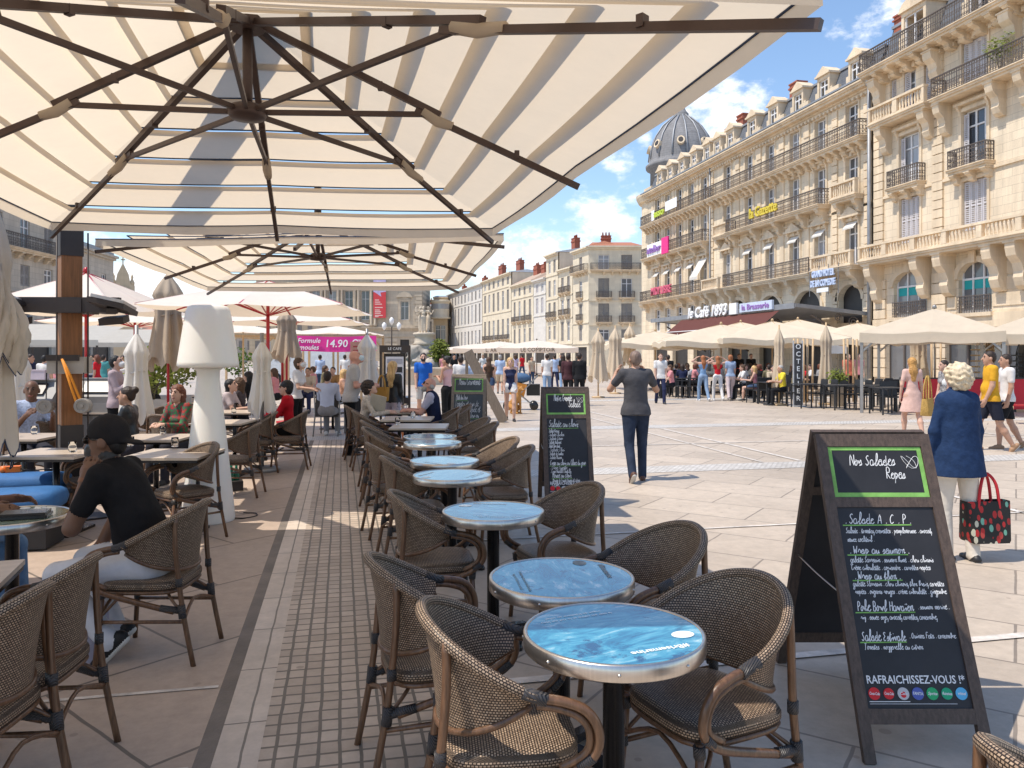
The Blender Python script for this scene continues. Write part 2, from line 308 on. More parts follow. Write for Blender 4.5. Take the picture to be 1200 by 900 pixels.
def glass_mat():
    m = mat('window_glass', (.05, .055, .065), .08, 0, .25, .8, spec=.8); N, L, b = nodes(m)
    oi = N.new('ShaderNodeObjectInfo'); rp = N.new('ShaderNodeValToRGB'); e = rp.color_ramp.elements
    e[0].position = .25; e[0].color = (.06, .066, .078, 1); e[1].position = 1; e[1].color = (.36, .36, .37, 1); L.new(oi.outputs['Random'], rp.inputs[0]); L.new(rp.outputs[0], b.inputs['Base Color'])
    return m
M_glass = glass_mat()
def wall(mb, L, z0, z1, ops, dep=.32, mi=0, mi_rev=0):
    xs = sorted(set([0, L] + [v for o in ops for v in o[:2]])); zs = sorted(set([z0, z1] + [v for o in ops for v in o[2:4]]))
    def isop(x, z): return any(o[0] < x < o[1] and o[2] < z < o[3] for o in ops)
    for a, b in zip(xs, xs[1:]):
        for c, d in zip(zs, zs[1:]):
            if not isop((a + b) / 2, (c + d) / 2): mb.poly([(a, 0, c), (b, 0, c), (b, 0, d), (a, 0, d)][::-1], mi)
    for (a, b, c, d) in ops:
        mb.poly([(a, 0, c), (a, 0, d), (a, -dep, d), (a, -dep, c)][::-1], mi_rev); mb.poly([(b, 0, c), (b, -dep, c), (b, -dep, d), (b, 0, d)][::-1], mi_rev)
        mb.poly([(a, 0, c), (a, -dep, c), (b, -dep, c), (b, 0, c)][::-1], mi_rev); mb.poly([(a, 0, d), (b, 0, d), (b, -dep, d), (a, -dep, d)][::-1], mi_rev)
WC = {}
def window_meshes(w, h, tr=.72):
    k = (round(w, 2), round(h, 2), tr)
    if k not in WC:
        f = MB(); t = .075
        f.bx(-w / 2, -w / 2 + t, -.05, .03, 0, h); f.bx(w / 2 - t, w / 2, -.05, .03, 0, h); f.bx(-w / 2 + t, w / 2 - t, -.05, .03, h - t, h); f.bx(-w / 2 + t, w / 2 - t, -.05, .03, 0, .12)
        f.bx(-.05, .05, -.045, .035, .12, h - t)
        if tr: f.bx(-w / 2 + t, -.05, -.04, .04, h * tr - .04, h * tr + .04); f.bx(.05, w / 2 - t, -.04, .04, h * tr - .04, h * tr + .04)
        g = MB(); g.bx(-w / 2 + .02, w / 2 - .02, -.07, -.02, .02, h - .02)
        WC[k] = (f.mesh('window', M_frame), g.mesh('pane', M_glass))
    return WC[k]
def window(root, x, z, w, h, dep=.3, tr=.72, parent_y=None):
    fm, gm = window_meshes(w, h, tr); o = link('window', fm, root, (x, -dep + .06 if parent_y is None else parent_y, z)); link('pane', gm, o); return o
SHC = {}
def shutter(root, x, z, w, h, m=None, y=.03, leaves=2):
    k = (round(w, 2), round(h, 2), leaves, (m or M_shut).name)
    if k not in SHC:
        b = MB(); lw = w / leaves
        for i in range(leaves):
            x0 = -w / 2 + i * lw + .012; x1 = x0 + lw - .024; zz = .06
            b.bx(x0, x0 + .07, -.02, .02, 0, h); b.bx(x1 - .07, x1, -.02, .02, 0, h); b.bx(x0 + .07, x1 - .07, -.02, .02, 0, .09); b.bx(x0 + .07, x1 - .07, -.02, .02, h - .09, h); b.bx(x0 + .07, x1 - .07, -.02, .02, h * .5 - .05, h * .5 + .05)
            n = int(h / .11)
            for j in range(n):
                zc = .1 + (h - .2) * (j + .5) / n
                if abs(zc - h * .5) > .07: b.bx(x0 + .07, x1 - .07, -.012, .012, zc - .032, zc + .025)
        SHC[k] = b.mesh('shutter', m or M_shut)
    return link('shutter', SHC[k], root, (x, y, z))
def ring(mb, c, r, t, n=8, ax=(1, 0, 0), az=(0, 0, 1), ay=(0, .018, 0)):
    ax, az, ay, c = Vector(ax), Vector(az), Vector(ay), Vector(c)
    P = [(math.cos(2 * math.pi * j / n), math.sin(2 * math.pi * j / n)) for j in range(n)]
    I = [[mb.addv(c + (ax * p[0] + az * p[1]) * rr + ay * sgn) for p in P] for rr, sgn in ((r, -.5), (r, .5), (r - t, .5), (r - t, -.5))]
    for q in range(4):
        A, B = I[q], I[(q + 1) % 4]
        for j in range(n): mb.face((A[j], A[(j + 1) % n], B[(j + 1) % n], B[j]))
def rail_run(mb, a, b, z, h=.95, step=.17, fancy=True):
    a, b = Vector(a), Vector(b); L = (b - a).length; t = (b - a) / L; n = max(2, int(L / step)); s = L / n
    up = Vector((0, 0, 1)); nrm = t.cross(up)
    mb.beam(a + up * (z + h), b + up * (z + h), .06, .045); mb.beam(a + up * (z + .08), b + up * (z + .08), .03, .03); mb.beam(a + up * (z + h - .2), b + up * (z + h - .2), .022, .022)
    for i in range(n + 1):
        p = a + t * (s * i); big = i % 6 == 0
        mb.beam(p + up * z, p + up * (z + h), .04 if big else .02, .04 if big else .02)
        if fancy and i < n:
            c = p + t * (s / 2); ring(mb, c + up * (z + h - .11), min(s * .48, .085), .02, 6, t, up, nrm * .02)
            ring(mb, c + up * (z + h * .5), s * .48, .02, 8, t, up * 1.35, nrm * .02); ring(mb, c + up * (z + .22), s * .42, .02, 6, t, up, nrm * .02)
def corbel(mb, x, z, w, d, h, mi=0):                                   # S-scroll console under a slab, top at z, against the wall y = 0
    prof = [(0, 0), (d, 0), (d, -.14 * h), (d * .92, -.3 * h), (d * .62, -.45 * h), (d * .5, -.62 * h), (d * .55, -.75 * h), (d * .42, -.92 * h), (d * .2, -h), (0, -h)]
    mb.extr(prof, (0, 1, 0), (0, 0, 1), (1, 0, 0), (x, 0, z), -w / 2, w / 2, mi)
    mb.bx(x - w * .62, x + w * .62, -.01, d * 1.06, z - .07, z - .002, mi)
def balcony(root, x0, x1, z, d=.85, h=.95, step=.17, corb=None, ch=.6, cw=.3, iron=True, name='balcony', m=None):
    b = MB(); b.bx(x0, x1, 0.002, d, z - .16, z); b.bx(x0 - .05, x1 + .05, .002, d + .07, z - .05, z - .003); b.bx(x0 + .04, x1 - .04, .002, d - .1, z - .28, z - .163)
    for cx in (corb or []): corbel(b, cx, z - .283, cw, d * .85, ch)
    o = b.obj(name, m or S_trim, root)
    if iron:
        r = MB(); e = d - .06; rail_run(r, (x0 + .05, e, 0), (x1 - .05, e, 0), z, h, step); rail_run(r, (x0 + .05, .03, 0), (x0 + .05, e - .04, 0), z, h, step); rail_run(r, (x1 - .05, .03, 0), (x1 - .05, e - .04, 0), z, h, step)
        r.obj('railing', M_iron, o)
    else:
        s = MB(); stone_rail(s, x0, x1, d, z, h); s.obj('balustrade', m or S_trim, o)
    return o
def baluster(mb, x, y, z, h, n=6): mb.lathe([(.05, 0), (.05, .06 * h), (.03, .12 * h), (.065, .4 * h), (.03, .78 * h), (.055, .9 * h), (.055, h)], n, (x, y, z), caps=False)
def stone_rail(mb, x0, x1, d, z, h, pst=2.2):
    L = x1 - x0; n = max(1, round(L / pst)); s = L / n
    mb.bx(x0, x1, d - .24, d, z + .002, z + .12); mb.bx(x0 - .03, x1 + .03, d - .27, d + .03, z + h - .12, z + h)
    for i in range(n + 1):
        px = x0 + s * i; a = max(x0, px - .17); c = min(x1, px + .17); mb.bx(a, c, d - .23, d + .01, z + .12, z + h - .12)
        if i < n:
            k = int((s - .4) / .21)
            for j in range(k): baluster(mb, px + .2 + (s - .4) * (j + .5) / k, d - .12, z + .12, h - .24)
def surround(mb, x, z, w, h, t=.18, d=.07, hood=None, key=True):
    mb.bx(x - w / 2 - t, x - w / 2 - .002, .002, d, z, z + h); mb.bx(x + w / 2 + .002, x + w / 2 + t, .002, d, z, z + h); mb.bx(x - w / 2 - t, x + w / 2 + t, .002, d, z + h + .002, z + h + t)
    if key: mb.bx(x - .13, x + .13, d + .002, d + .09, z + h - .02, z + h + t + .1)
    if hood == 'flat':
        mb.bx(x - w / 2 - t - .12, x + w / 2 + t + .12, .002, .3, z + h + t + .12, z + h + t + .26)
        for sx in (-1, 1): corbel(mb, x + sx * (w / 2 + t * .6), z + h + t + .118, .14, .24, .5)
    if hood == 'ped':
        zz = z + h + t + .16; ww = w / 2 + t + .14; mb.extr([(-ww, 0), (ww, 0), (0, .55)], (1, 0, 0), (0, 0, 1), (0, 1, 0), (x, 0, zz), .002, .28)
        mb.bx(x - ww - .06, x + ww + .06, .003, .34, zz - .12, zz - .002)
        for sx in (-1, 1): corbel(mb, x + sx * (w / 2 + t * .6), zz - .123, .15, .25, .5)
    if hood == 'arch':
        zz = z + h + t + .12; ww = w / 2 + t + .1; P = [(ww * math.cos(a), .5 * math.sin(a)) for a in [math.pi * i / 8 for i in range(9)]]
        mb.extr(P, (1, 0, 0), (0, 0, 1), (0, 1, 0), (x, 0, zz), .002, .26)
def quoin(mb, x0, x1, z0, z1, step=.46, d=.09, alt=.0):
    n = max(1, round((z1 - z0) / step)); s = (z1 - z0) / n
    for i in range(n):
        a = alt if i % 2 else 0; mb.bx(x0 + a, x1 - a, .002, d, z0 + i * s + .025, z0 + (i + 1) * s - .025)
def cornice(mb, x0, x1, z, prof, mi=0, ret=False):
    zz = z
    for (d, h) in prof: mb.bx(x0, x1, .001, d, zz, zz + h - .002, mi); zz += h
def dentils(mb, x0, x1, z, d, w, gap, h):
    n = int((x1 - x0) / (w + gap)); s = (x1 - x0) / n
    for i in range(n): xc = x0 + s * (i + .5); mb.bx(xc - w / 2, xc + w / 2, .002, d, z, z + h)
def arch_fill(mb, x, zs, w, r_h, dep, top):                            # two stone spandrels that round the head of an opening
    for sx in (-1, 1):
        P = [(sx * w / 2, 0)] + [(sx * w / 2 * math.cos(a), r_h * math.sin(a)) for a in [math.pi / 2 * i / 8 for i in range(1, 9)]] + [(0, top), (sx * w / 2, top)]
        mb.extr(P, (1, 0, 0), (0, 0, 1), (0, 1, 0), (x, 0, zs), -dep + .01, -.004)
def archivolt(mb, x, zs, w, rh, t, d, n=12):
    A = [math.pi * i / n for i in range(n + 1)]
    for a, b in zip(A, A[1:]):
        q = [(w / 2 * math.cos(a), rh * math.sin(a)), ((w / 2 + t) * math.cos(a), (rh + t) * math.sin(a)), ((w / 2 + t) * math.cos(b), (rh + t) * math.sin(b)), (w / 2 * math.cos(b), rh * math.sin(b))]
        mb.extr(q, (1, 0, 0), (0, 0, 1), (0, 1, 0), (x, 0, zs), .003, d)
def chimney(root, x, y, z, w, d, h, pots=0):
    b = MB(); b.bx(x - w / 2, x + w / 2, y - d / 2, y + d / 2, z, z + h); b.bx(x - w / 2 - .08, x + w / 2 + .08, y - d / 2 - .08, y + d / 2 + .08, z + h * .78, z + h * .86); b.bx(x - w / 2 - .06, x + w / 2 + .06, y - d / 2 - .06, y + d / 2 + .06, z + h, z + h + .1)
    for i in range(pots): xx = x - w / 2 + w * (i + .5) / pots; b.lathe([(.13, 0), (.1, .45), (.13, .5)], 8, (xx, y, z + h + .1))
    return b.obj('chimney', M_brick, root)
def dormer(root, x, z, w, h, y=-.35, hood='ped', dep=1.5):
    b = MB(); t = .2
    for sx in (-1, 1): b.bx(min(x + sx * (w / 2), x + sx * (w / 2 + t)), max(x + sx * (w / 2), x + sx * (w / 2 + t)), y - dep, y, z, z + h)
    b.bx(x - w / 2 - t, x + w / 2 + t, y - dep, y + .001, z + h + .002, z + h + .25); b.bx(x - w / 2 - t - .12, x + w / 2 + t + .12, y - dep, y + .14, z + h + .252, z + h + .38)
    ww = w / 2 + t + .1
    P = [(-ww, 0), (ww, 0), (0, .5)] if hood == 'ped' else [(ww * math.cos(a), .55 * math.sin(a)) for a in [math.pi * i / 10 for i in range(11)]]
    b.extr(P, (1, 0, 0), (0, 0, 1), (0, 1, 0), (x, 0, z + h + .382), y - dep, y + .08)
    for sx in (-1, 1): b.bx(x + sx * (w / 2 + t + .14) - .12, x + sx * (w / 2 + t + .14) + .12, y - .3, y - .02, z, z + h * .55)
    o = b.obj('dormer', S_trim, root); fm, gm = window_meshes(w, h, .72); q = link('window', fm, o, (x, y - .14, z)); return o
# ---- the long hotel-like block on the square
def rot_root(name, label, cat, loc, rz): return thing(name, label, cat, loc, rz)
FX = 31.0
A = thing('apartment_building', 'long cream stone building with iron balconies, grey slate mansard and a domed corner', 'building', (FX, 41.34, 0), math.pi / 2)
c1 = [1.8, 5.1, 8.1, 11.3, 14.4, 17.9]; c2 = [22.1, 24.7, 27.3, 30.0, 32.5]; LA = 35.4
ops = []
for x in c1 + c2:
    w = 1.2
    ops += [(x - w / 2, x + w / 2, 14.85, 17.2), (x - w / 2, x + w / 2, 11.45, 13.95), (x - w / 2, x + w / 2, 7.15, 9.95)]
for x in c2: ops.append((x - .65, x + .65, 3.9, 6.15))
arch = [(2.0, 2.3), (6.6, 3.2), (11.3, 3.2), (16.2, 3.2)]
for x, w in arch: ops.append((x - w / 2, x + w / 2, .3, 6.0))
for x in (22.6, 27.2, 31.8): ops.append((x - 1.7, x + 1.7, .2, 3.1))
mb = MB(); wall(mb, LA, 0, 18.1, ops, .34)
for x, w in arch: arch_fill(mb, x, 6.0 - w * .42, w, w * .42 - .004, .33, w * .42)
mb.bx(0, LA, -8, -.36, 0, 18.0, 0)
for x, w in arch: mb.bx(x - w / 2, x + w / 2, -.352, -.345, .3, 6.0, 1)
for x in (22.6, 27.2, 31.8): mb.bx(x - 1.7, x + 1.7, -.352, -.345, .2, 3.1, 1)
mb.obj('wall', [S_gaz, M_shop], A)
tr = MB()
for x in c1 + c2:
    surround(tr, x, 14.85, 1.2, 2.35, .16, .06, None, False); surround(tr, x, 11.45, 1.2, 2.5, .18, .07, 'flat' if x in c1 else None, True); surround(tr, x, 7.15, 1.2, 2.8, .18, .07, 'ped' if x in c1 else 'flat', True)
for x, w in arch: archivolt(tr, x, 6.0 - w * .42, w, w * .42, .28, .1)
for x in (.35, 3.5, 20.6): quoin(tr, x - .28, x + .28, .4, 17.2, .5, .1)
for x in (6.6, 9.7, 12.85, 16.15): tr.bx(x - .26, x + .26, .002, .07, 7.2, 17.3); tr.bx(x - .32, x + .32, .002, .12, 16.4, 17.25); tr.bx(x - .3, x + .3, .072, .11, 10.2, 11.0)
for x in (23.4, 26.0, 28.65, 31.25, 33.8): tr.bx(x - .2, x + .2, .002, .06, 7.2, 17.3)
cornice(tr, 0, LA, 17.45, [(.12, .14), (.2, .14), (.5, .16), (.62, .12), (.7, .1)]); dentils(tr, 0, LA, 17.3, .24, .2, .22, .14)
cornice(tr, 0, LA, 6.45, [(.1, .12), (.2, .12), (.34, .1)]); tr.bx(0, LA, .002, .1, 10.62, 10.76) ; tr.bx(0, LA, .002, .08, 3.4, 3.62)
cornice(tr, 0, LA, 14.2, [(.12, .12), (.22, .14)])
tr.obj('stone_trim', S_trim, A)
for x in c1 + c2:
    window(A, x, 14.85, 1.16, 2.33); window(A, x, 11.45, 1.16, 2.48); window(A, x, 7.15, 1.16, 2.78)
for x in c2: window(A, x, 3.92, 1.26, 2.2)
allc = [i * .82 + .5 for i in range(int(LA / .82))]
balcony(A, .1, 20.5, 14.8, .8, .98, .17, [v for v in allc if v < 20.3], .5, .28); balcony(A, 20.75, LA - .1, 14.8, .8, .98, .17, [v for v in allc if 20.9 < v < LA - .3], .5, .28)
balcony(A, 4.0, 16.6, 11.4, .95, 1.0, .17, [4.4, 6.6, 9.7, 12.85, 16.15], .9, .34); balcony(A, 20.9, 34.9, 11.4, .85, 1.0, .17, [21.2, 23.4, 26, 28.65, 31.25, 34.5], .8, .3)
for x in (1.8, 17.9): balcony(A, x - 1.25, x + 1.25, 11.4, .75, .95, corb=[x - .9, x + .9], ch=.8, iron=False)
balcony(A, 5.0, 17.0, 7.05, 1.0, 1.0, .17, [5.3, 8.0, 9.9, 12.8, 14.6, 16.7], 1.0, .36); balcony(A, 21.0, 35.2, 7.05, .9, 1.0, .17, [21.4, 23.4, 26, 28.65, 31.25, 34.8], .8, .3)
balcony(A, .25, 4.4, 7.05, 1.25, .9, corb=[.8, 3.9], ch=1.1, cw=.45, iron=False); balcony(A, 17.4, 20.4, 7.05, 1.15, .9, corb=[17.8, 20.0], ch=1.1, cw=.45, iron=False)
# mansard, dormers, chimneys
rf = MB(); rf.poly([(0, -.25, 18.3), (LA, -.25, 18.3), (LA, -1.0, 20.2), (0, -1.0, 20.2)][::-1]); rf.poly([(0, -1.0, 20.2), (LA, -1.0, 20.2), (LA, -5, 20.8), (0, -5, 20.8)][::-1], 1)
rf.bx(0, LA, -1.15, -.88, 20.15, 20.3, 1); rf.bx(0, LA, -.2, .72, 18.16, 18.27, 1); rf.poly([(0, -.25, 18.3), (0, -1.0, 20.2), (0, -5, 20.8), (0, -8, 18.3)]); rf.poly([(LA, -.25, 18.3), (LA, -8, 18.3), (LA, -5, 20.8), (LA, -1.0, 20.2)])
roof = rf.obj('mansard_roof', [M_slate, M_zinc], A)
for x in c1: dormer(roof, x, 18.35, .95, 1.5, -.2, dep=1.0)
for x in c2 + [20.2]: dormer(roof, x, 18.35, .9, 1.4, -.2, dep=1.0)
for x0, x1 in zip([0] + [v + .95 for v in c1 + [20.2] + c2], [v - .95 for v in c1 + [20.2] + c2] + [LA]):
    if x1 - x0 > .2: pr = MB(); pr.bx(x0, x1, .1, .3, 18.3, 18.75); pr.obj('parapet', S_trim, A)
for (x, w, h) in ((11.2, 1.0, 1.5), (19.2, 1.0, 1.5), (21.4, .7, 1.0)): chimney(roof, x, -2.2, 20.25, w, .8, h)
# downpipes
dp = MB(); dp.tube([(20.75, .16, .2), (20.75, .16, 17.6)], .075, 8); dp.tube([(-.12, .25, .2), (-.12, .25, 18.0)], .11, 8); dp.bx(-.3, .06, .1, .4, 17.7, 18.1); dp.obj('downpipe', M_zinc, A)
# small window blinds
for x in c1[:-1] + c2:
    q = MB(); q.poly([(-.55, .02, 0), (.55, .02, 0), (.55, .42, -.42), (-.55, .42, -.42)]); q.poly([(-.55, .42, -.42), (.55, .42, -.42), (.55, .42, -.52), (-.55, .42, -.52)])
    if x != c2[0]: q.M = Matrix.Identity(4)
    o = q.obj('window_blind', cloth_mat('white_blind', (.8, .77, .72), .3), A); o.location = (x, -.1, 9.93)
# corner drum and dome
DX, DY, DR = 36.6, -4.4, 3.35
dm = MB(); n = 28
dm.lathe([(DR, 0), (DR, 6.6), (DR + .25, 6.7), (DR + .35, 6.95), (DR, 7.0), (DR, 17.4), (DR + .3, 17.5), (DR + .55, 18.0), (DR + .6, 18.25), (DR, 18.3)], n, (DX - .8, DY + 1.2, 0), 0, sm=False, caps=False)
dm.obj('corner_tower', S_gaz, A)
d2 = MB(); d2.lathe([(DR - .05, 18.3), (DR - .1, 21.2), (DR + .35, 21.4), (DR + .42, 21.7), (DR + .1, 21.95), (DR + .05, 22.3), (DR - .08, 23.4), (DR - .55, 24.7), (DR - 1.3, 25.8), (DR - 2.2, 26.6), (.75, 26.95), (.8, 27.2), (.55, 27.5), (.35, 27.9), (.42, 28.05), (.15, 28.3), (.1, 29.4), (.02, 29.9)], n, (DX, DY, 0), 0)
dome = d2.obj('dome', stone('dome_slate', (.25, .245, .25), True, .3, .4, .25), A)
rbm = MB()
for k in range(14):
    a = 2 * math.pi * k / 14 + .2; rbm.tube([(DX + r_ * math.cos(a), DY + r_ * math.sin(a), z_) for r_, z_ in ((DR + .1, 22.3), (DR - .03, 23.4), (DR - .5, 24.73), (DR - 1.25, 25.85), (DR - 2.15, 26.65), (.75, 27.0))], .09, 5)
rbm.obj('dome_ribs', M_zinc, dome)
for k in range(8):
    a = math.radians(20 + 45 * k); cx, cy = DX + (DR - .02) * math.cos(a), DY + (DR - .02) * math.sin(a); dirv = Vector((math.cos(a), math.sin(a), .35)).normalized(); side = Vector((-math.sin(a), math.cos(a), 0)); up = dirv.cross(side).normalized() * -1
    q = MB(); P = [(math.cos(2 * math.pi * j / 14), math.sin(2 * math.pi * j / 14) * 1.15) for j in range(14)]
    q.extr([(p[0] * .4, p[1] * .4) for p in P], side, up, dirv, (cx, cy, 23.6), -.15, .18); q.extr([(p[0] * .26, p[1] * .26) for p in P], side, up, dirv, (cx, cy, 23.6), .182, .2, 1); q.obj('oculus', [S_trim, M_shop], dome)
# tall signs fixed to the balconies
def sign_letters(name, label, txt, y_far, y_near, z, size, m, group=None, back=None, depth=.12, x=None, bold=.01, shear=0, fit=True):
    X = FX - 1.02 if x is None else x; yc = (y_far + y_near) / 2
    r = thing(name, label, 'sign', (X, yc, z))
    o = text_obj('letters', txt, (0, 0, 0), (0, -1, 0), (0, 0, 1), m, r, size=size, depth=depth, bold=bold, shear=shear)
    if fit: o.scale.x = (y_far - y_near) / max(.1, o.dimensions.x if o.dimensions.x > .1 else max(abs(v.co.x) for v in o.data.vertices) * 2)
    if back is not None:
        b = MB(); b.bx(.06, .1, -(y_far - y_near) / 2 - .15, (y_far - y_near) / 2 + .15, -size * .62, size * .62); b.obj('sign_board', back, r)
    return r
M_yel = mat('yellow_letters', (.66, .52, .06), .5, 0, .04); M_pink = mat('pink_letters', (.62, .12, .2), .5, 0, .04); M_wht = mat('white_letters', (.82, .82, .82), .5, 0, .03); M_lblue = mat('pale_blue_letters', (.52, .60, .78), .5, 0, .05)
M_lime = mat('lime_sign', (.50, .62, .06), .5, 0, .05); M_mag = mat('magenta_panel', (.75, .02, .22), .5, 0, .04); M_viol = mat('violet_letters', (.30, .16, .45), .5, 0, .04)
sign_letters('facade_sign', 'yellow newspaper lettering reading la Gazette on a second-floor iron balcony', 'la Gazette', 53.9, 50.1, 12.15, 1.05, M_yel, bold=.015)
sign_letters('facade_sign', 'pink lettering on the first-floor iron balcony near the domed corner', 'MIDI LIBRE', 73.2, 68.4, 7.8, 1.05, M_pink, x=FX - .95, bold=.01)
s_ = sign_letters('facade_sign', 'small lime green sign on the top iron balcony near the domed corner', 'asso', 72.6, 70.2, 15.4, 1.0, M_lime, x=FX - .9, bold=.02)
b = MB(); b.bx(.05, .09, -4.0, -1.4, -.15, .75); b.bx(.05, .09, 1.3, 2.0, -.5, .5); b.obj('white_panel', M_wht, s_)
s_ = sign_letters('facade_sign', 'white banner with violet letters ending in a magenta square on an iron balcony', 'atelier', 74.3, 70.9, 12.0, 1.0, M_viol, x=FX - .95, back=M_wht)
b = MB(); b.bx(-.02, .09, -3.5, -1.95, -.75, .8); b.obj('magenta_square', M_mag, s_)
r = thing('facade_sign', 'pale blue two-line hotel lettering hung on wires above the cafe marquee', 'sign', (FX - 1.35, 44.2, 6.3))
for i, (t, zz, ww, sz) in enumerate((('GRAND HOTEL', .45, 2.3, .44), ('DE LA COMEDIE', -.15, 2.6, .44))):
    o = text_obj('letters', t, (0, 0, zz), (0, -1, 0), (0, 0, 1), M_lblue, r, size=sz * 1.3, depth=.1, bold=.03); o.scale.x = ww / (max(abs(v.co.x) for v in o.data.vertices) * 2)
b = MB(); b.bx(-.03, .03, -.6, .6, -.72, -.46); b.obj('sign_board', M_wht, r)
b = MB()
for y in (-1.5, -.5, .5, 1.5): b.beam((.06, y, -.9), (.06, y, 1.0), .03, .03); b.beam((.06, y, .9), (1.3, y, .95), .03, .03)
b.obj('sign_frame', M_zinc, r)
# sloping sun blind of the second-floor window
b = MB(); b.poly([(0, .05, 9.9), (1.5, .05, 9.9), (1.5, 1.0, 8.3), (0, 1.0, 8.3)]); b.poly([(0, 1.0, 8.3), (1.5, 1.0, 8.3), (1.5, 1.0, 8.05), (0, 1.0, 8.05)])
o = b.obj('sun_blind', cloth_mat('white_blind', (.8, .77, .72), .3), A); o.location = (21.4, .05, .1)
# ---- the near building
B0 = 23.0; B = thing('apartment_building', 'tall pale stone building with white shutters, balustrades and scrolled consoles at the right edge', 'building', (FX, B0, 0), math.pi / 2)
LB = 41.34 - B0 - .28; cA, cB, cC = 15.1, 10.5, 5.6
ops = []
for x, w in ((cA, 2.6), (cB, 2.1), (cC, 2.1)): ops.append((x - w / 2, x + w / 2, 3.75, 6.3))
for x in (cA, cB, cC):
    w = 1.6; ops += [(x - w / 2, x + w / 2, 7.9, 10.45), (x - w / 2, x + w / 2, 11.2, 14.0), ]
for x, w in ((cA, .95), (cA - 1.35, .55), (cA + 1.35, .55), (cB, 1.6), (cC, 1.6)): ops.append((x - w / 2, x + w / 2, 15.1, 17.5))
for x0, x1 in ((1.5, 5.0), (6.2, 12.4), (13.4, 17.0)): ops.append((x0, x1, .15, 2.85))
mb = MB(); wall(mb, LB, 0, 18.1, ops, .36)
for x, w in ((cA, 2.6), (cB, 2.1), (cC, 2.1)): arch_fill(mb, x, 5.5, w, .796, .35, .8)
mb.bx(0, LB, -8, -.38, 0, 18.0)
mb.obj('wall', [S_near, M_shop], B)
tr = MB()
for x0, x1 in ((12.55, 13.3), (17.2, 18.0)): quoin(tr, x0, x1, 7.9, 17.6, .48, .12); quoin(tr, x0 - .2, x1 + .02, .3, 6.0, .55, .12)
for z in (3.2, 4.0, 4.75, 5.5): 
    for x0, x1 in ((11.7, 12.3), (6.75, 9.35), (0, 4.4)): tr.bx(x0, x1, .002, .05, z, z + .62)
tr.bx(0, LB, .002, .145, 3.0, 3.7)
for x, w in ((cA, 2.6), (cB, 2.1), (cC, 2.1)): archivolt(tr, x, 5.5, w, .8, .3, .12); tr.bx(x - .2, x + .2, .1, .22, 6.25, 6.85); tr.bx(x - w / 2 - .2, x + w / 2 + .2, .002, .26, 3.55, 3.74)
for x in (cA, cB, cC):
    surround(tr, x, 7.9, 1.6, 2.55, .16, .06, None, False); surround(tr, x, 11.2, 1.6, 2.8, .18, .08, 'flat', False)
for x, w in ((cB, 1.6), (cC, 1.6)): surround(tr, x, 15.1, w, 2.4, .16, .06, None, True)
dentils(tr, 0, LB, 17.5, .3, .22, .25, .2); cornice(tr, 0, LB, 17.72, [(.2, .12), (.5, .16)])
tr.bx(0, LB, .002, .1, 10.7, 10.85)
tr.obj('stone_trim', S_trim, B)
def sub_arch_win(root, x, z, w, h, dep):
    f = MB(); t = .08
    f.bx(-w / 2, w / 2, -.05, .03, 0, .12); f.bx(-w / 2, w / 2, -.05, .03, h * .68 - .05, h * .68 + .05)
    for xx in (-w / 2 + t / 2, -w / 6, w / 6, w / 2 - t / 2): f.bx(xx - t / 2, xx + t / 2, -.045, .025, .12, h)
    o = f.obj('arched_window', M_frame, root); o.location = (x, -dep + .1, z)
    g = MB(); g.bx(-w / 2, w / 2, -.08, -.05, 0, h); g.obj('pane', M_glass, o)
    k = MB(); k.bx(-w / 2 + .1, w / 2 - .1, -.048, -.03, h * .48, h * .66); k.obj('blind', M_teal, o)
    return o
for x, w in ((cA, 2.6), (cB, 2.1), (cC, 2.1)):
    o = sub_arch_win(B, x, 3.76, w - .02, 2.52, .34); r = MB(); rail_run(r, (x - w / 2, .1, 0), (x + w / 2, .1, 0), 3.75, .85, .16); r.obj('railing', M_iron, B)
for x in (cA, cB, cC):
    shutter(B, x, 7.95, 1.56, 2.45, y=-.12, leaves=4); window(B, x + .12, 11.2, 1.2, 2.78); shutter(B, x + .62, 11.25, .34, 2.6, y=-.1, leaves=1); shutter(B, x - .68, 11.25, .2, 2.6, y=-.1, leaves=1)
    balcony(B, x - 1.25, x + 1.25, 11.1, .6, .95, .15, [x - 1.0, x, x + 1.0], .5, .3)
window(B, cA - .2, 15.1, .9, 2.38); shutter(B, cA + .22, 15.1, .5, 2.35, y=-.08, leaves=1)
for s in (-1.35, 1.35): shutter(B, cA + s, 15.1, .52, 2.35, y=-.15, leaves=1)
for x in (cB, cC): shutter(B, x, 15.1, 1.56, 2.36, y=-.1, leaves=4)
balcony(B, cA - 2.2, cA + 2.3, 15.0, .95, .95, corb=[cA - 1.7, cA + 1.7], ch=1.5, cw=.5, iron=False)
balcony(B, 0, 12.45, 14.95, 1.0, 1.05, .16, [cC - 1.6, cC + 1.6, cB - 1.7, cB + 1.7], 1.6, .45)
balcony(B, -.0, LB - .02, 18.2, 1.15, 1.1, .16, [i * 1.02 + .6 for i in range(17)], .55, .35)
for x in (8.0, 12.9, 17.4, 3.2): cb = MB(); corbel(cb, x, 17.7, .6, .8, 1.5); cb.obj('console', S_trim, B)
bl = balcony(B, .0, LB - .02, 7.15, 1.15, .85, corb=[], iron=False)
for x in (17.5, 13.7, 12.0, 8.8, 7.4, 3.6): cb = MB(); corbel(cb, x, 6.87, .55, 1.0, 2.2); cb.obj('console', S_trim, B)
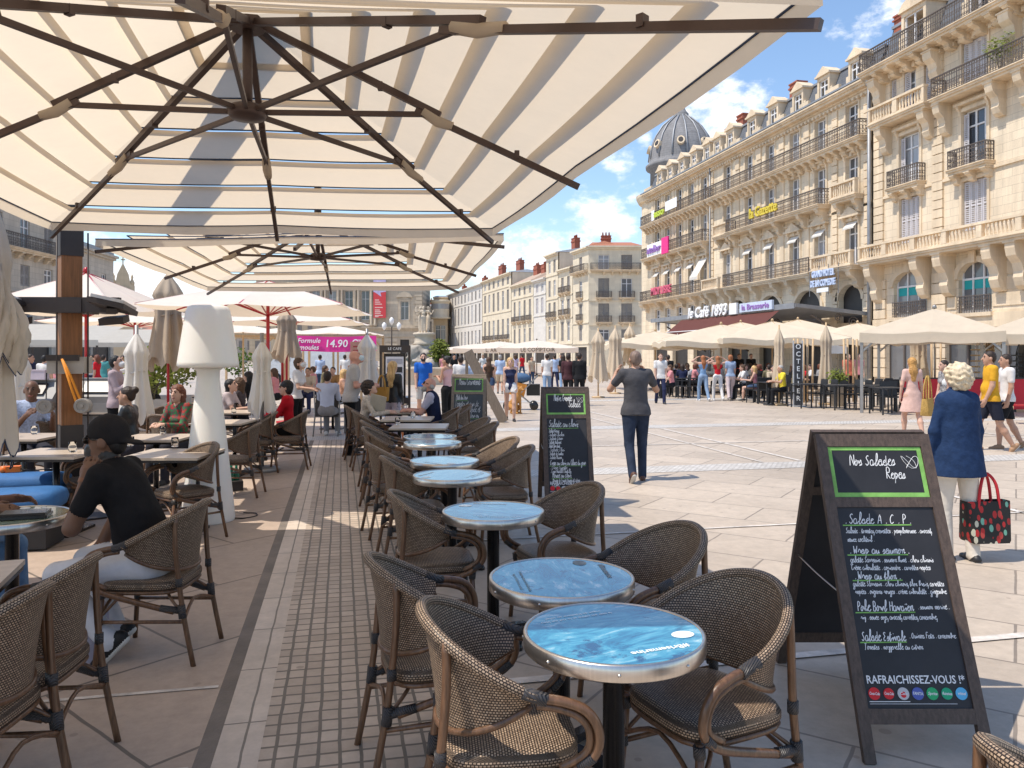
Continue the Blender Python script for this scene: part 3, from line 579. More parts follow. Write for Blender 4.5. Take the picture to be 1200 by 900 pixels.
rf = MB(); rf.poly([(0, -.35, 18.2), (LB, -.35, 18.2), (LB, -1.3, 21.1), (0, -1.3, 21.1)][::-1]); rf.poly([(0, -1.3, 21.1), (LB, -1.3, 21.1), (LB, -6, 21.9), (0, -6, 21.9)][::-1], 1); rf.bx(0, LB, -1.5, -1.15, 21.05, 21.22, 1); rf.poly([(LB, -.35, 18.2), (LB, -8, 18.2), (LB, -6, 21.9), (LB, -1.3, 21.1)])
roof = rf.obj('mansard_roof', [M_slate, M_zinc], B)
dormer(roof, 14.7, 18.3, 1.5, 2.3, .1, 'arch', 1.8); dormer(roof, 10.2, 18.3, 1.3, 2.3, .1, 'arch', 1.8); dormer(roof, 5.4, 18.3, 1.3, 2.3, .1, 'arch', 1.8)
chimney(roof, 17.5, -1.6, 20.6, .8, .8, 1.1)
# shop fronts
def shop(root, x0, x1, z0, z1, dep, n):
    f = MB(); w = (x1 - x0) / n
    for i in range(n + 1): f.bx(x0 + i * w - .05, x0 + i * w + .05, -dep - .02, -dep + .06, z0, z1)
    f.bx(x0, x1, -dep - .02, -dep + .055, z1 - .45, z1 - .38); o = f.obj('shop_window', M_iron, root); g = MB(); g.bx(x0, x1, -dep - .06, -dep - .025, z0, z1); g.obj('pane', M_glass, o); return o
for x0, x1, n in ((1.5, 5.0, 3), (6.2, 12.4, 5), (13.4, 17.0, 3)): shop(B, x0, x1, .15, 2.85, .25, n)
r = thing('shop_sign', 'blue and teal bank sign with two white letters C behind the glass', 'sign', (FX - .12, B0 + 10.5, 2.6))
for i, (m, yy) in enumerate(((mat('blue_panel', (.03, .09, .28), .4), .42), (mat('teal_panel', (.02, .42, .42), .4), -.5))):
    b = MB(); b.bx(-.05, .0, yy - .42, yy + .42, -.42, .42); b.obj('sign_panel', m, r); text_obj('letter', 'C', (-.06, yy, 0), (0, -1, 0), (0, 0, 1), M_wht, r, size=.7, depth=.02, bold=.02)
# balcony plant
def leafball(mb, c, r, n, size, seed, mi=0):
    rnd = random.Random(seed)
    for _ in range(n):
        u = Vector((rnd.gauss(0, 1), rnd.gauss(0, 1), rnd.gauss(0, 1))).normalized() * (rnd.random() ** .45); p = Vector(c) + Vector((u.x * r[0], u.y * r[1], u.z * r[2]))
        a = Vector((rnd.gauss(0, 1), rnd.gauss(0, 1), rnd.gauss(0, .6))).normalized(); q = a.orthogonal().normalized(); s = size * rnd.uniform(.6, 1.3)
        mb.poly([p, p + a * s * .5 + q * s * .28, p + a * s, p + a * s * .5 - q * s * .28], mi)
def leaf_mat(name, col): return cloth_mat(name, col, .3, .35)
M_leaf = leaf_mat('green_leaves', (.10, .16, .035)); M_leaf2 = leaf_mat('yellow_green_leaves', (.19, .22, .05)); M_stem = mat('plant_stem', (.12, .09, .05), .8)
def plant(name, label, loc, r, n, size, seed, m, pot=None, cat='plant', stem=.3):
    t = thing(name, label, cat, loc)
    b = MB(); leafball(b, (0, 0, r[2] + stem), r, n, size, seed); b.obj('foliage', m, t)
    s = MB(); rr = random.Random(seed)
    for k in range(5): s.tube([(0, 0, 0), (rr.uniform(-.2, .2) * r[0], rr.uniform(-.2, .2) * r[1], stem * .7), (rr.uniform(-.6, .6) * r[0], rr.uniform(-.6, .6) * r[1], stem + r[2])], [.02, .015, .006], 5)
    s.obj('stem', M_stem, t)
    if pot: pot(t)
    return t
plant('balcony_plant', 'bushy green plant growing over the iron balcony railing of the pale building', (FX - .65, 31.3, 14.97), (.45, .9, .65), 260, .22, 3, M_leaf2, stem=.5)
# ---- cafe marquee and awning
q = thing('cafe_marquee', 'zinc and glass cafe marquee with a maroon awning, scrolled iron brackets and hanging lantern', 'marquee', (0, 0, 0))
b = MB(); X0 = 26.0
for (y0, y1) in ((41.5, 63.2),):
    b.poly([(X0, y0, 4.62), (X0, y1, 4.62), (FX - .1, y1, 4.15), (FX - .1, y0, 4.15)]); b.poly([(X0, y0, 4.50), (FX - .1, y0, 4.03), (FX - .1, y1, 4.03), (X0, y1, 4.50)], 0)
    b.bx(X0 - .08, X0, y0 - .05, y1 + .05, 4.36, 4.68); b.beam((X0, y0 - .03, 4.55), (FX - .1, y0 - .03, 4.08), .1, .22); b.beam((X0, y1 + .03, 4.55), (FX - .1, y1 + .03, 4.08), .1, .22)
b.obj('marquee_roof', M_zinc, q)
for y in (41.7, 48.5, 55.5, 62.8):
    b = MB(); P = [(FX - .2, y, 1.9)] + [(FX - .2 - 3.6 * math.sin(a), y, 4.0 - 2.0 * (1 - math.sin(a)) * 1.0) for a in [math.pi / 2 * i / 8 for i in range(1, 9)]]; b.tube(P, .06, 6)
    for (xx, zz, rr) in ((FX - 1.0, 3.6, .35), (FX - 2.0, 3.85, .25), (FX - .7, 2.7, .3)): b.tube([(xx + rr * (1 - i / 22) * math.cos(i * .6), y, zz + rr * (1 - i / 22) * math.sin(i * .6)) for i in range(20)], .035, 5)
    b.obj('iron_bracket', M_iron, q)
M_mar = cloth_mat('maroon_awning', (.13, .05, .042), .12)
b = MB(); ya, yb = 43.0, 57.0; b.poly([(X0 - .1, ya, 4.3), (X0 - .1, yb, 4.3), (X0 - 1.3, yb, 3.35), (X0 - 1.3, ya, 3.35)][::-1]); b.bx(X0 - 1.33, X0 - 1.29, ya, yb, 2.95, 3.34); b.beam((X0 - 1.31, ya, 3.36), (X0 - 1.31, yb, 3.36), .05, .05, 1); b.obj('awning', [M_mar, M_wht], q)
for (t, yf, yn, s, m) in (('le Café 1893', 55.6, 49.4, .95, M_wht),):
    o = text_obj('letters', t, (X0 - .2, (yf + yn) / 2, 4.72), (0, -1, 0), (0, 0, 1), m, q, size=s * 1.15, depth=.1, bold=.025, shear=.15); o.scale.x = (yf - yn) / (max(abs(v.co.x) for v in o.data.vertices) * 2)
b = MB(); b.bx(X0 - .25, X0 - .1, 48.0, 49.0, 4.35, 5.1); b.obj('sign_board', M_wht, q)
b = MB(); b.bx(X0 - .24, X0 - .1, 43.6, 47.6, 4.42, 5.0); b.obj('sign_board', mat('pale_blue_board', (.55, .62, .75), .5), q)
o = text_obj('letters', 'la Brasserie', (X0 - .26, 45.6, 4.71), (0, -1, 0), (0, 0, 1), M_viol, q, size=.5, depth=.03, bold=.02); o.scale.x = 3.4 / (max(abs(v.co.x) for v in o.data.vertices) * 2)
for y in (44.2, 45.6, 50.5, 55.0): text_obj('logo', 'e', (X0 - 1.35, y, 3.14), (0, -1, 0), (0, 0, 1), M_wht, q, size=.42, depth=.02, shear=.3)
b = MB(); b.bx(X0 + 3.6, X0 + 3.8, 42.0, 43.6, 1.7, 3.1); b.obj('menu_panel', M_wht, q)
# ------------------------------------------------------------------ farther buildings round the square
def cam_rz(extra=0.0): return math.pi - YAW + extra                     # outward side of a facade turned towards the square's near end
def simple_building(name, label, p0, p1, H, rows, cols, wallm, roofm=None, depth=10, win_w=1.05, shut=None, balc=(), roof_h=1.8, cat='building', ground=None, corn=.5, margin=.5, chims=(), colpos=None, shut_every=0, roof='hip', rail_all=()):
    p0, p1 = Vector((p0[0], p0[1], 0)), Vector((p1[0], p1[1], 0)); v = p1 - p0; L = v.length; rz = math.atan2(v.y, v.x)
    r = thing(name, label, cat, p0, rz)
    xs = colpos or [margin + (L - 2 * margin) * (i + .5) / cols for i in range(cols)]; ops = []
    for (za, zb) in rows:
        for x in xs: ops.append((x - win_w / 2, x + win_w / 2, za, zb))
    gr = []
    if ground:
        n, zt = ground
        for i in range(n): a = margin + (L - 2 * margin) * i / n + .25; c = margin + (L - 2 * margin) * (i + 1) / n - .25; gr.append((a, c, .15, zt)); ops.append(gr[-1])
    m = MB(); wall(m, L, 0, H, ops, .22); m.bx(0, L, -depth, -.24, 0, H - .01)
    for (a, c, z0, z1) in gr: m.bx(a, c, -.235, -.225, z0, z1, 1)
    m.bx(-.08, L + .08, .002, corn * .5, H - .45, H - .22); m.bx(-.12, L + .12, .002, corn, H - .218, H)
    for (za, zb) in rows: m.bx(0, L, .002, .1, za - .5, za - .35) 
    m.obj('wall', [wallm, M_shop], r)
    for k, (za, zb) in enumerate(rows):
        for i, x in enumerate(xs):
            if shut and (k + i * 2 + len(label)) % 3 != 0: shutter(r, x, za, win_w - .03, zb - za - .02, shut, -.1)
            else: window(r, x, za, win_w - .04, zb - za - .02, .2)
            if k in balc: balcony(r, x - win_w / 2 - .35, x + win_w / 2 + .35, za - .02, .5, .9, .2, [x - .6, x + .6], .35, .2)
    for k in rail_all: balcony(r, .2, L - .2, rows[k][0] - .02, .7, .95, .2, [i * 1.2 + .6 for i in range(int((L - .6) / 1.2))], .4, .22)
    rf = MB(); o = .5
    if roof == 'hip':
        A, Bp, C, D = (-o * .2, corn, H + .002), (L + o * .2, corn, H + .002), (L + o * .2, -depth, H + .002), (-o * .2, -depth, H + .002); e, g = (L * .12, -depth * .45, H + roof_h), (L * .88, -depth * .45, H + roof_h)
        rf.poly([Bp, A, e, g]); rf.poly([C, Bp, g]); rf.poly([D, C, g, e]); rf.poly([A, D, e])
    else: rf.bx(0, L, -depth, .05, H + .002, H + roof_h)
    ro = rf.obj('roof', roofm or M_tile, r)
    for (x, y, w, h) in chims: chimney(ro, x, y, H, w, .9, h, 3)
    return r
def P(px, d): v = GD(px, d); return (v.x, v.y)
# corner house facing the near end of the square
simple_building('corner_building', 'cream corner apartment house with grey shutters, iron balconies and red tiled roof', P(752, 112), P(690, 112), 17.1, [(3.6, 5.2), (6.25, 8.9), (9.75, 12.5), (13.7, 15.85)], 2, S_cream, M_tile, 9, 1.55, M_shutg, (1, 2), 1.1, rail_all=(3,), chims=((4.5, -5, 1.4, 2.1),), ground=None)
x = simple_building('corner_building', 'narrow cream side of the corner house with a low ochre shopfront', P(689.9, 112), P(671.5, 118.1), 17.05, [(3.6, 6.0), (6.6, 9.0), (9.9, 12.4), (13.7, 15.85)], 1, S_cream, M_tile, 6, 1.2, M_shutg, (1, 2), 1.0, ground=(1, 2.7), rail_all=(3,))
simple_building('row_house', 'low cream house with small balconies beside the corner house', P(671, 118.3), P(654.4, 124.3), 14.9, [(3.7, 6.7), (7.7, 10.1), (11.2, 13.6)], 2, S_cream, M_tanroof, 8, 1.15, M_shutg, (1, 2), 1.2, ground=(2, 2.8))
simple_building('row_house', 'tall narrow cream house with a bare rubble side wall', P(654, 124.5), P(640, 130), 17.9, [(4.0, 6.2), (7.6, 10.0), (11.0, 13.6), (14.8, 16.9)], 2, S_cream, M_zinc, 9, 1.05, M_shutg, (1,), .9, ground=(1, 2.9), chims=((2.6, -4, 1.6, 2.6),))
b = MB(); b.bx(-.15, -.004, -9, -.5, 14.4, 18.6); o_ = None
simple_building('row_house', 'low cream house with a white shop awning and blue shopfront', P(639.6, 130.2), P(625.5, 136.5), 14.4, [(8.6, 11.2), (12.2, 13.6)], 2, S_white, M_tanroof, 8, 1.3, M_shut, (), 1.6, ground=(1, 3.2))
simple_building('row_house', 'low cream house with long iron balconies and tall chimneys', P(625.2, 136.7), P(599.4, 149.6), 14.6, [(3.3, 6.3), (7.7, 11.4), (12.4, 13.9)], 4, S_cream, M_tanroof, 9, 1.2, M_shutg, (1,), 2.2, chims=((2.5, -3, 1.8, 3.0), (8, -3.4, 2.2, 3.4)), ground=(3, 2.6))
simple_building('row_house', 'cream house with five tall grey shuttered bays and window boxes', P(599, 149.9), P(565.4, 171.3), 17.4, [(4.6, 8.6), (10.4, 14.2), (15.2, 16.7)], 6, S_cream, M_zinc, 9, 1.5, M_shutg, (0,), .9, chims=((4, -3, 2.6, 2.6), (17, -3, 3.0, 3.0)), ground=(5, 3.2))
simple_building('row_house', 'long white rendered house with three rows of dark narrow windows', P(565, 171.6), P(524.8, 206.5), 17.2, [(3.0, 7.0), (8.7, 12.9), (13.9, 15.9)], 10, S_white, M_tanroof, 9, 1.35, M_shutg, (), .9, chims=((9, -3, 2.2, 2.0), (30, -3, 2.0, 1.8)), ground=(8, 1.9))
# rounded tower house and grey house beyond
t = simple_building('tower_house', 'ochre house with a rounded pale upper storey behind the fountain', P(524.4, 200), P(508, 200), 16.2, [(5.2, 9.0)], 2, S_ochre, M_zinc, 8, 1.2, None, (), .6, ground=(1, 3.0))
b = MB(); b.lathe([(2.6, 10.6), (2.7, 11.0), (2.3, 11.2), (2.3, 13.0), (2.3, 14.6), (2.55, 14.8), (2.7, 15.3), (2.2, 15.4)], 20, (1.8, .2, 0)); b.lathe([(2.31, 13.1), (2.31, 14.4)], 20, (1.8, .2, 0), 1, caps=False); b.obj('round_bay', [S_cream, M_glass], t)
simple_building('grey_house', 'small grey house with a dark roof between opera and tower house', P(508, 215), P(494, 215), 14.8, [(2.8, 6.0), (7.2, 10.6)], 2, S_grey, M_zinc, 8, 1.2, M_shutg, (), 1.2, chims=((1.2, -2, 1.4, 1.8),))
# opera house closing the square
O0, O1 = P(495, 190), P(300, 190)
o0, o1 = Vector((*O0, 0)), Vector((*O1, 0)); LO = (o1 - o0).length; OP = thing('opera_house', 'large stone opera facade with columns, tall windows and a red banner', 'opera house', o0, math.atan2((o1 - o0).y, (o1 - o0).x))
mb = MB(); ops = []; wx = [4.3] + [13.8 + 4.0 * i for i in range(5)] + [38.2]
for x in wx: ops += [(x - .95, x + .95, 10.0, 14.4 if x in (4.3, 38.2) else 17.0), (x - 1.1, x + 1.1, .3, 5.2)]
wall(mb, LO, 0, 22, ops, .5); mb.bx(0, LO, -18, -.52, 0, 21.9)
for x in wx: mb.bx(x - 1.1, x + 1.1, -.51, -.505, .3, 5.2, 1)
mb.obj('wall', [S_opera, M_shop], OP)
tr = MB(); cornice(tr, -.2, LO + .2, 20.2, [(.3, .4), (.6, .5), (1.0, .5)]); cornice(tr, 0, LO, 7.4, [(.25, .3), (.5, .3), (.7, .25)]); tr.bx(0, LO, .002, .2, 5.8, 6.2)
for z in (1.0, 2.2, 3.4, 4.6): tr.bx(0, 2.8, .002, .12, z, z + .95); tr.bx(6.0, 9.0, .002, .12, z, z + .95)
for i in range(13): tr.bx(.05, .05 + (1.5 if i % 2 else 1.9), .002, .22, 8.4 + i * .9, 8.4 + i * .9 + .78)
for x in (4.3, 38.2): surround(tr, x, 10.0, 1.9, 4.4, .4, .2, 'ped'); tr.extr([(-2.0, 0), (2.0, 0), (1.4, .9), (0, 1.5), (-1.4, .9)], (1, 0, 0), (0, 0, 1), (0, 1, 0), (x, 0, 15.4), .002, .5)
for x in wx[1:-1]: surround(tr, x, 10.0, 1.9, 7.0, .3, .15, None)
for x in [11.8 + 4.0 * i for i in range(6)]:
    for s in (-.45, .45): tr.lathe([(.42, 8.4), (.42, 8.9), (.34, 9.1), (.3, 18.0), (.4, 18.4), (.46, 19.0)], 10, (x + s, .55, 0))
    stone_rail(tr, x + .9, x + 3.1, .7, 8.3, 1.1)
tr.obj('stone_trim', S_opera, OP)
for x in wx: window(OP, x, 10.0, 1.86, 4.38 if x in (4.3, 38.2) else 6.98, .42)
b = MB(); b.bx(-.1, LO + .1, -18, .2, 22.002, 22.5); b.obj('roof', M_zinc, OP)
bn = thing('wall_banner', 'tall red banner with a pale lilac top hanging on the opera facade', 'banner', OP.matrix_world @ Vector((0, 0, 0)), OP.rotation_euler.z)
bn.location = o0 + (o1 - o0).normalized() * 10.2 + Vector((0, 0, 10.4)); nv = Vector((-FW[0], -FW[1], 0)); bn.location += nv * .9
b = MB(); b.bx(-1.5, 1.5, -.02, .02, 0, 6.3); b.obj('red_cloth', mat('banner_red', (.62, .06, .07), .7, 0, .05), bn)
b = MB(); b.extr([(-1.5, 6.3), (-1.5, 9.2), (1.5, 9.2), (1.5, 6.3), (.9, 6.0), (-.4, 5.1), (-.2, 6.1)], (1, 0, 0), (0, 0, 1), (0, 1, 0), (0, 0, 0), -.03, .03); b.obj('lilac_cloth', mat('banner_lilac', (.50, .45, .66), .7, 0, .2, 1.0), bn)
b = MB()
for k, (zz, ww) in enumerate(((4.3, 1.0), (3.8, 1.3), (3.3, 1.7), (2.5, 1.9), (1.9, 1.2), (1.5, 1.5), (1.1, 1.4), (.6, 1.9), (.3, .9))): b.bx(1.15 - ww, 1.15, .022, .03, zz - .11, zz + .11)
b.obj('banner_lettering', mat('banner_pale_letters', (.8, .55, .5), .7), bn)
# left side of the square
def VPdir(px): a = (px - 600) / FPX; v = Vector((a * RT[0] + FW[0], a * RT[1] + FW[1], 0)); return v.normalized()
e = GD(67, 60); u = VPdir(566); s0 = e - u * 30
simple_building('left_building', 'grey stone apartment house with a dark iron balcony behind the wooden mast', (e.x, e.y), (s0.x, s0.y), 13.0, [(4.0, 6.2), (5.9 + .6, 8.0), (9.05, 11.3)], 7, S_grey, M_tile, 9, 1.15, M_shutg, (), 1.4, rail_all=(2,), ground=(4, 3.3), colpos=[1.2, 4.2, 7.4, 10.6, 14, 18, 22])
e = GD(133, 80); u = VPdir(500); s0 = e - u * 20
simple_building('left_building', 'plain grey stone house with a parapet between mast and gabled church', (e.x, e.y), (s0.x, s0.y), 11.6, [(3.6, 5.6), (7.6, 9.6)], 5, S_grey, M_zinc, 8, 1.1, M_shutg, (), .5, ground=(4, 2.8), roof='flat')
g0, g1 = P(158, 98), P(130, 96.8); gv = Vector((g1[0] - g0[0], g1[1] - g0[1], 0)); CH = thing('gabled_church', 'ornate ochre stone gable with a cross finial and round window', 'church', (*g0, 0), math.atan2(gv.y, gv.x)); w = gv.length
b = MB(); P_ = [(0, 0), (w, 0), (w, 10.2), (w * .82, 10.4), (w * .74, 11.6), (w * .5, 13.0), (w * .26, 11.6), (w * .18, 10.4), (0, 10.2)]; b.extr(P_, (1, 0, 0), (0, 0, 1), (0, 1, 0), (0, 0, 0), -2, 0)
for i in range(9): a = math.pi * i / 8; b.box((w / 2 + w * .26 * math.cos(a), .08, 9.2 + w * .26 * math.sin(a)), (.45, .2, .4), R=Matrix.Rotation(-a, 3, 'Y'))
for x in (.3, w - .3): b.lathe([(.25, 10.2), (.3, 10.6), (.12, 11.0), (.16, 11.3), (.02, 11.7)], 8, (x, -.3, 0))
b.box((w / 2, -.1, 13.3), (.14, .14, .8)); b.box((w / 2, -.1, 13.4), (.5, .14, .14)); b.bx(-.1, w + .1, .002, .3, 8.0, 8.3); b.obj('wall', S_ochre, CH)
b = MB(); b.extr([(w * .15 * math.cos(2 * math.pi * j / 16), w * .15 * math.sin(2 * math.pi * j / 16)) for j in range(16)], (1, 0, 0), (0, 0, 1), (0, 1, 0), (w / 2, 0, 9.3), .01, .1); b.obj('round_window', M_glass, CH)
simple_building('grey_house', 'far pale grey house with small windows beyond the planters', P(190, 120), P(160, 120), 5.2, [(1.5, 2.6), (3.2, 4.3)], 2, S_grey, M_tile, 8, .7, None, (), .6)
simple_building('far_block', 'long low stone block behind the parasols at the far left', P(290, 150), P(165, 128), 6.0, [(2.4, 4.2)], 9, S_grey, M_tile, 8, 1.0, M_shutg, (), .8)
simple_building('far_block', 'far ochre stone block half hidden by the white parasols', P(372, 175), P(280, 170), 9.5, [(2.6, 4.6), (5.8, 8.2)], 7, S_ochre, M_tile, 8, 1.0, M_shutg, (), .8)
# ------------------------------------------------------------------ large louvred parasols over the terrace
M_cream = cloth_mat('cream_canopy', (.74, .64, .515), .54, .10, (.82, .69, .525)); M_brown = mat('brown_metal', (.075, .05, .042), .45, .4, .1, 8, rnd=.05)
M_navy = mat('navy_hem', (.03, .05, .10), .8); M_wood = mat('mast_wood', (.26, .105, .035), .45, 0, .3, 5, .15, 30, stretch=(9, 9, .6)); M_sheath = mat('dark_metal_sheath', (.055, .045, .042), .5, .3, .1)
BANDS = [.0, .16, .30, .44, .58, .72, .86, 1.0]
def louvre_canopy(name, label, C, zr0, zr1, hub, zlow, group, cat='parasol'):
    # C: four corners in order, hub: centre; zr0/zr1 rib height at hub / corners
    Hc = Vector((hub[0], hub[1], 0)); r = thing(name, label, cat, (hub[0], hub[1], 0), 0, group)
    C = [Vector((c[0], c[1], 0)) - Hc for c in C]; mids = [(C[i] + C[(i + 1) % 4]) / 2 for i in range(4)]
    rim = []
    for i in range(4): rim += [C[i], mids[i]]
    def zrib(t): return zr0 + (zr1 - zr0) * t
    cl = MB(); hem = MB(); ncol = 5
    for i in range(4):
        a, m, b2 = C[i], mids[i], C[(i + 1) % 4]
        for k in range(7):
            ta, tb = BANDS[k], BANDS[k + 1] + (.030 if k < 6 else 0); rows = []
            for q in range(4):
                f = q / 3; t = ta + (tb - ta) * f; row = []
                for j in range(2 * ncol + 1):
                    u = j / (2 * ncol); pnt = a.lerp(b2, u) * t; hu = (u * 2) % 1.0
                    sag = -.014 * t * math.sin(math.pi * hu) * (1 + .5 * math.sin(k * 2.3 + i)); z = zrib(t) + .03 + .062 * f * min(1, k + .4) + sag
                    row.append((pnt.x, pnt.y, z))
                rows.append(row)
            cl.grid(rows, 0, True)
            hem.tube([(p[0], p[1], p[2] - .002) for p in rows[-1]], .007, 4, caps=False)
            if k == 6:
                cl.grid([rows[-1], [(p[0] * 1.002, p[1] * 1.002, p[2] - .075 + .008 * math.sin(j * 1.3)) for j, p in enumerate(rows[-1])]], 0, True)
    co = cl.obj('canopy', M_cream, r); hem.obj('hem', M_navy, co)
    h = MB(); h.lathe([(.10, -.06), (.12, -.02), (.10, .04), (.05, .10)], 14, (0, 0, zr0)); h.tube([(0, 0, zlow), (0, 0, zr0)], .030, 8); h.lathe([(.02, -.05), (.1, -.04), (.125, .0), (.1, .035), (.03, .06)], 16, (0, 0, zlow)); h.obj('hub', M_brown, r)
    for i, e in enumerate(rim):
        rb = MB(); n = e.normalized(); p0 = n * .1 + Vector((0, 0, zrib(.02) - .02)); p1 = e * 1.0 + Vector((0, 0, zr1 - .02))
        rb.beam(p0, p0.lerp(p1, .56), .04, .04); rb.beam(p0.lerp(p1, .48) - Vector((0, 0, .046)), p1 + n * (.0 if i % 2 == 0 else .02) - Vector((0, 0, .02)), .03, .036)
        for t in (.36, .80): rb.beam(p0.lerp(p1, t) - Vector((0, 0, .012)), p0.lerp(p1, t) + n * .03 - Vector((0, 0, .012)), .044, .048)
        ro = rb.obj('rib', M_brown, r)
        tt = .50; st = MB(); st.beam(n * .08 + Vector((0, 0, zlow)), p0.lerp(p1, tt) - Vector((0, 0, .05)), .024, .03); st.obj('strut', M_brown, r)
        sl = MB(); a, b2 = p0.lerp(p1, .505), p0.lerp(p1, .60); sl.tube([a - Vector((0, 0, .03)), a.lerp(b2, .5) - Vector((0, 0, .045)), b2 - Vector((0, 0, .03))], [.03, .034, .028], 8); sl.obj('sleeve', M_cream, ro)
    return r
def atz(px, py, z):
    d = FPX * (z - CAMH) / (HOR - py); return AT(px, py, d)
ZE = 2.777
FLc, FRc, NRc = atz(60, 268, ZE), atz(577, 275, ZE), atz(962, 3, ZE); NLc = FLc + NRc - FRc
hub1 = GD(290, 4.78); 
P1 = louvre_canopy('large_parasol', 'very large cream louvred parasol with brown ribs overhead, nearest the camera', [FLc, FRc, NRc, NLc], 3.70, ZE - .03, hub1, 3.14, 'large louvred parasols on the wooden mast')
c2 = [atz(243, 340, ZE), atz(537, 338, ZE), atz(590, 281, ZE), atz(112, 287, ZE)]
hub2 = (c2[0] + c2[1] + c2[2] + c2[3]) / 4
P2 = louvre_canopy('large_parasol', 'second cream louvred parasol with brown ribs, farther along behind the wooden mast', c2, 3.45, ZE - .03, hub2, 2.98, 'large louvred parasols on the wooden mast')
P0 = louvre_canopy('large_parasol', 'unseen third cream louvred parasol, added left of the nearest one to shade the terrace', [Vector((-2.52, 6.3, 0)), Vector((-2.34, 1.2, 0)), Vector((-7.0, 1.3, 0)), Vector((-7.2, 6.4, 0))], 3.70, ZE - .03, Vector((-4.9, 3.8, 0)), 3.14, 'large louvred parasols on the wooden mast')  # stands out of view, added to keep the sun off the left terrace
MP = GD(82, 8.0); MRZ = math.radians(28)
ms = thing('wooden_mast', 'square wooden parasol mast with dark metal sleeves at foot and top', 'mast', (MP.x, MP.y, 0), MRZ)
b = MB(); b.bx(-.095, .095, -.095, .095, .88, 2.75); b.obj('post', M_wood, ms)
b = MB(); b.bx(-.105, .105, -.105, .105, 0, .95); b.bx(-.3, .3, -.3, .3, 0.005, .02); b.obj('base_sleeve', M_sheath, ms)
b = MB(); b.bx(-.105, .105, -.105, .105, 2.66, 4.15)
for x in (-.05, .05): b.lathe([(.012, 0), (.012, .012)], 8, (x, -.106, 2.95))
b.obj('top_sleeve', M_sheath, ms)
b = MB()
for hb in (hub1, hub2, Vector((-4.9, 3.8, 0))):
    v = Matrix.Rotation(-MRZ, 3, 'Z') @ Vector((hb.x - MP.x, hb.y - MP.y, 0)); b.beam((0, 0, 4.0), (v.x, v.y, 4.02), .2, .14); b.tube([(v.x, v.y, 3.96), (v.x, v.y, 3.5 if hb is hub2 else 3.72)], .05, 8)
b.obj('cantilever_arm', M_sheath, ms)
b = MB(); 
for s in (-1, 1):
    b.tube([(s * .14, -.12, .3), (s * .14, -.12, 2.9)], .008, 6)
b.obj('cable', M_sheath, ms)
# grey winch drums and the orange strap buckled to the mast
M_drum = mat('grey_plastic', (.30, .28, .26), .5, 0, .06)
wd = thing('cable_drum', 'pair of grey round cable drums strapped to the wooden mast', 'drum', (MP.x, MP.y, 1.2), 0)
for s in (-1, 1):
    b = MB(); q = Matrix.Rotation(math.pi / 2, 4, 'X'); b.M = Matrix.Translation((s * .17, -.16, -.05)) @ q; b.lathe([(.02, -.06), (.06, -.06), (.074, -.05), (.074, .05), (.07, .058), (.05, .058), (.046, .05), (.02, .05), (.018, .062)], 24, sm=False); dr = b.obj('drum', M_drum, wd)
    b = MB(); b.tube([(s * .17, -.15, .02), (s * .17, -.14, .28)], .006, 6); b.obj('bracket', M_sheath, dr)
b = MB(); b.bx(-.17, .17, -.14, .14, .27, .44); b.obj('meter_box', mat('pale_grey_box', (.42, .39, .35), .5), wd)
st = thing('ratchet_strap', 'orange strap hanging down the front of the wooden mast', 'strap', (MP.x, MP.y, 0))
b = MB(); b.tube([(-.02, -.17, 1.62), (.08, -.19, 1.3), (.14, -.18, 1.1), (.17, -.17, 1.08), (.15, -.175, 1.2), (.06, -.18, 1.45), (-.02, -.17, 1.62)], .013, 6); b.obj('strap_webbing', mat('orange_strap', (.72, .26, .02), .6), st)
b = MB(); b.box((-.02, -.145, 1.63), (.3, .06, .06)); b.obj('clamp', M_sheath, st)
# heater cross on the mast
ht = thing('patio_heater', 'dark metal heater frame with tilted silvery panels clamped round the wooden mast', 'heater', (MP.x, MP.y, 2.1), math.radians(-8))
b = MB()
b.box((.05, -.16, .06), (1.02, .06, .15)); b.box((.02, .15, .06), (.7, .06, .12)); b.bx(-.2, .2, -.2, .2, -.02, .12); b.beam((-.4, -.16, .03), (-.62, -.5, -.02), .10, .05); b.beam((.5, -.16, .03), (.62, -.5, -.02), .10, .05); b.beam((0, .15, .06), (0, .95, .06), .12, .08); b.obj('frame', M_sheath, ht)
M_alu = mat('silver_heater_panel', (.55, .54, .53), .3, .6, .1)
for (x, y, a) in ((-.50, -.40, .30), (.56, -.30, -.22)):
    R = Euler((-.10, -a, .1)).to_matrix(); q = MB(); q.box((x, y, .08), (.30, .46, .03), R=R); o = q.obj('heater_panel', M_alu, ht)
    q = MB(); q.box(Vector((x, y, .08)) + R @ Vector((0, 0, -.045)), (.34, .50, .05), R=R); q.obj('heater_housing', M_sheath, ht)
    q = MB(); q.box((x * .85, y + .2, -.09), (.24, .16, .07), R=Euler((.2, a * .4, 0)).to_matrix()); q.obj('lower_panel', M_sheath, ht)
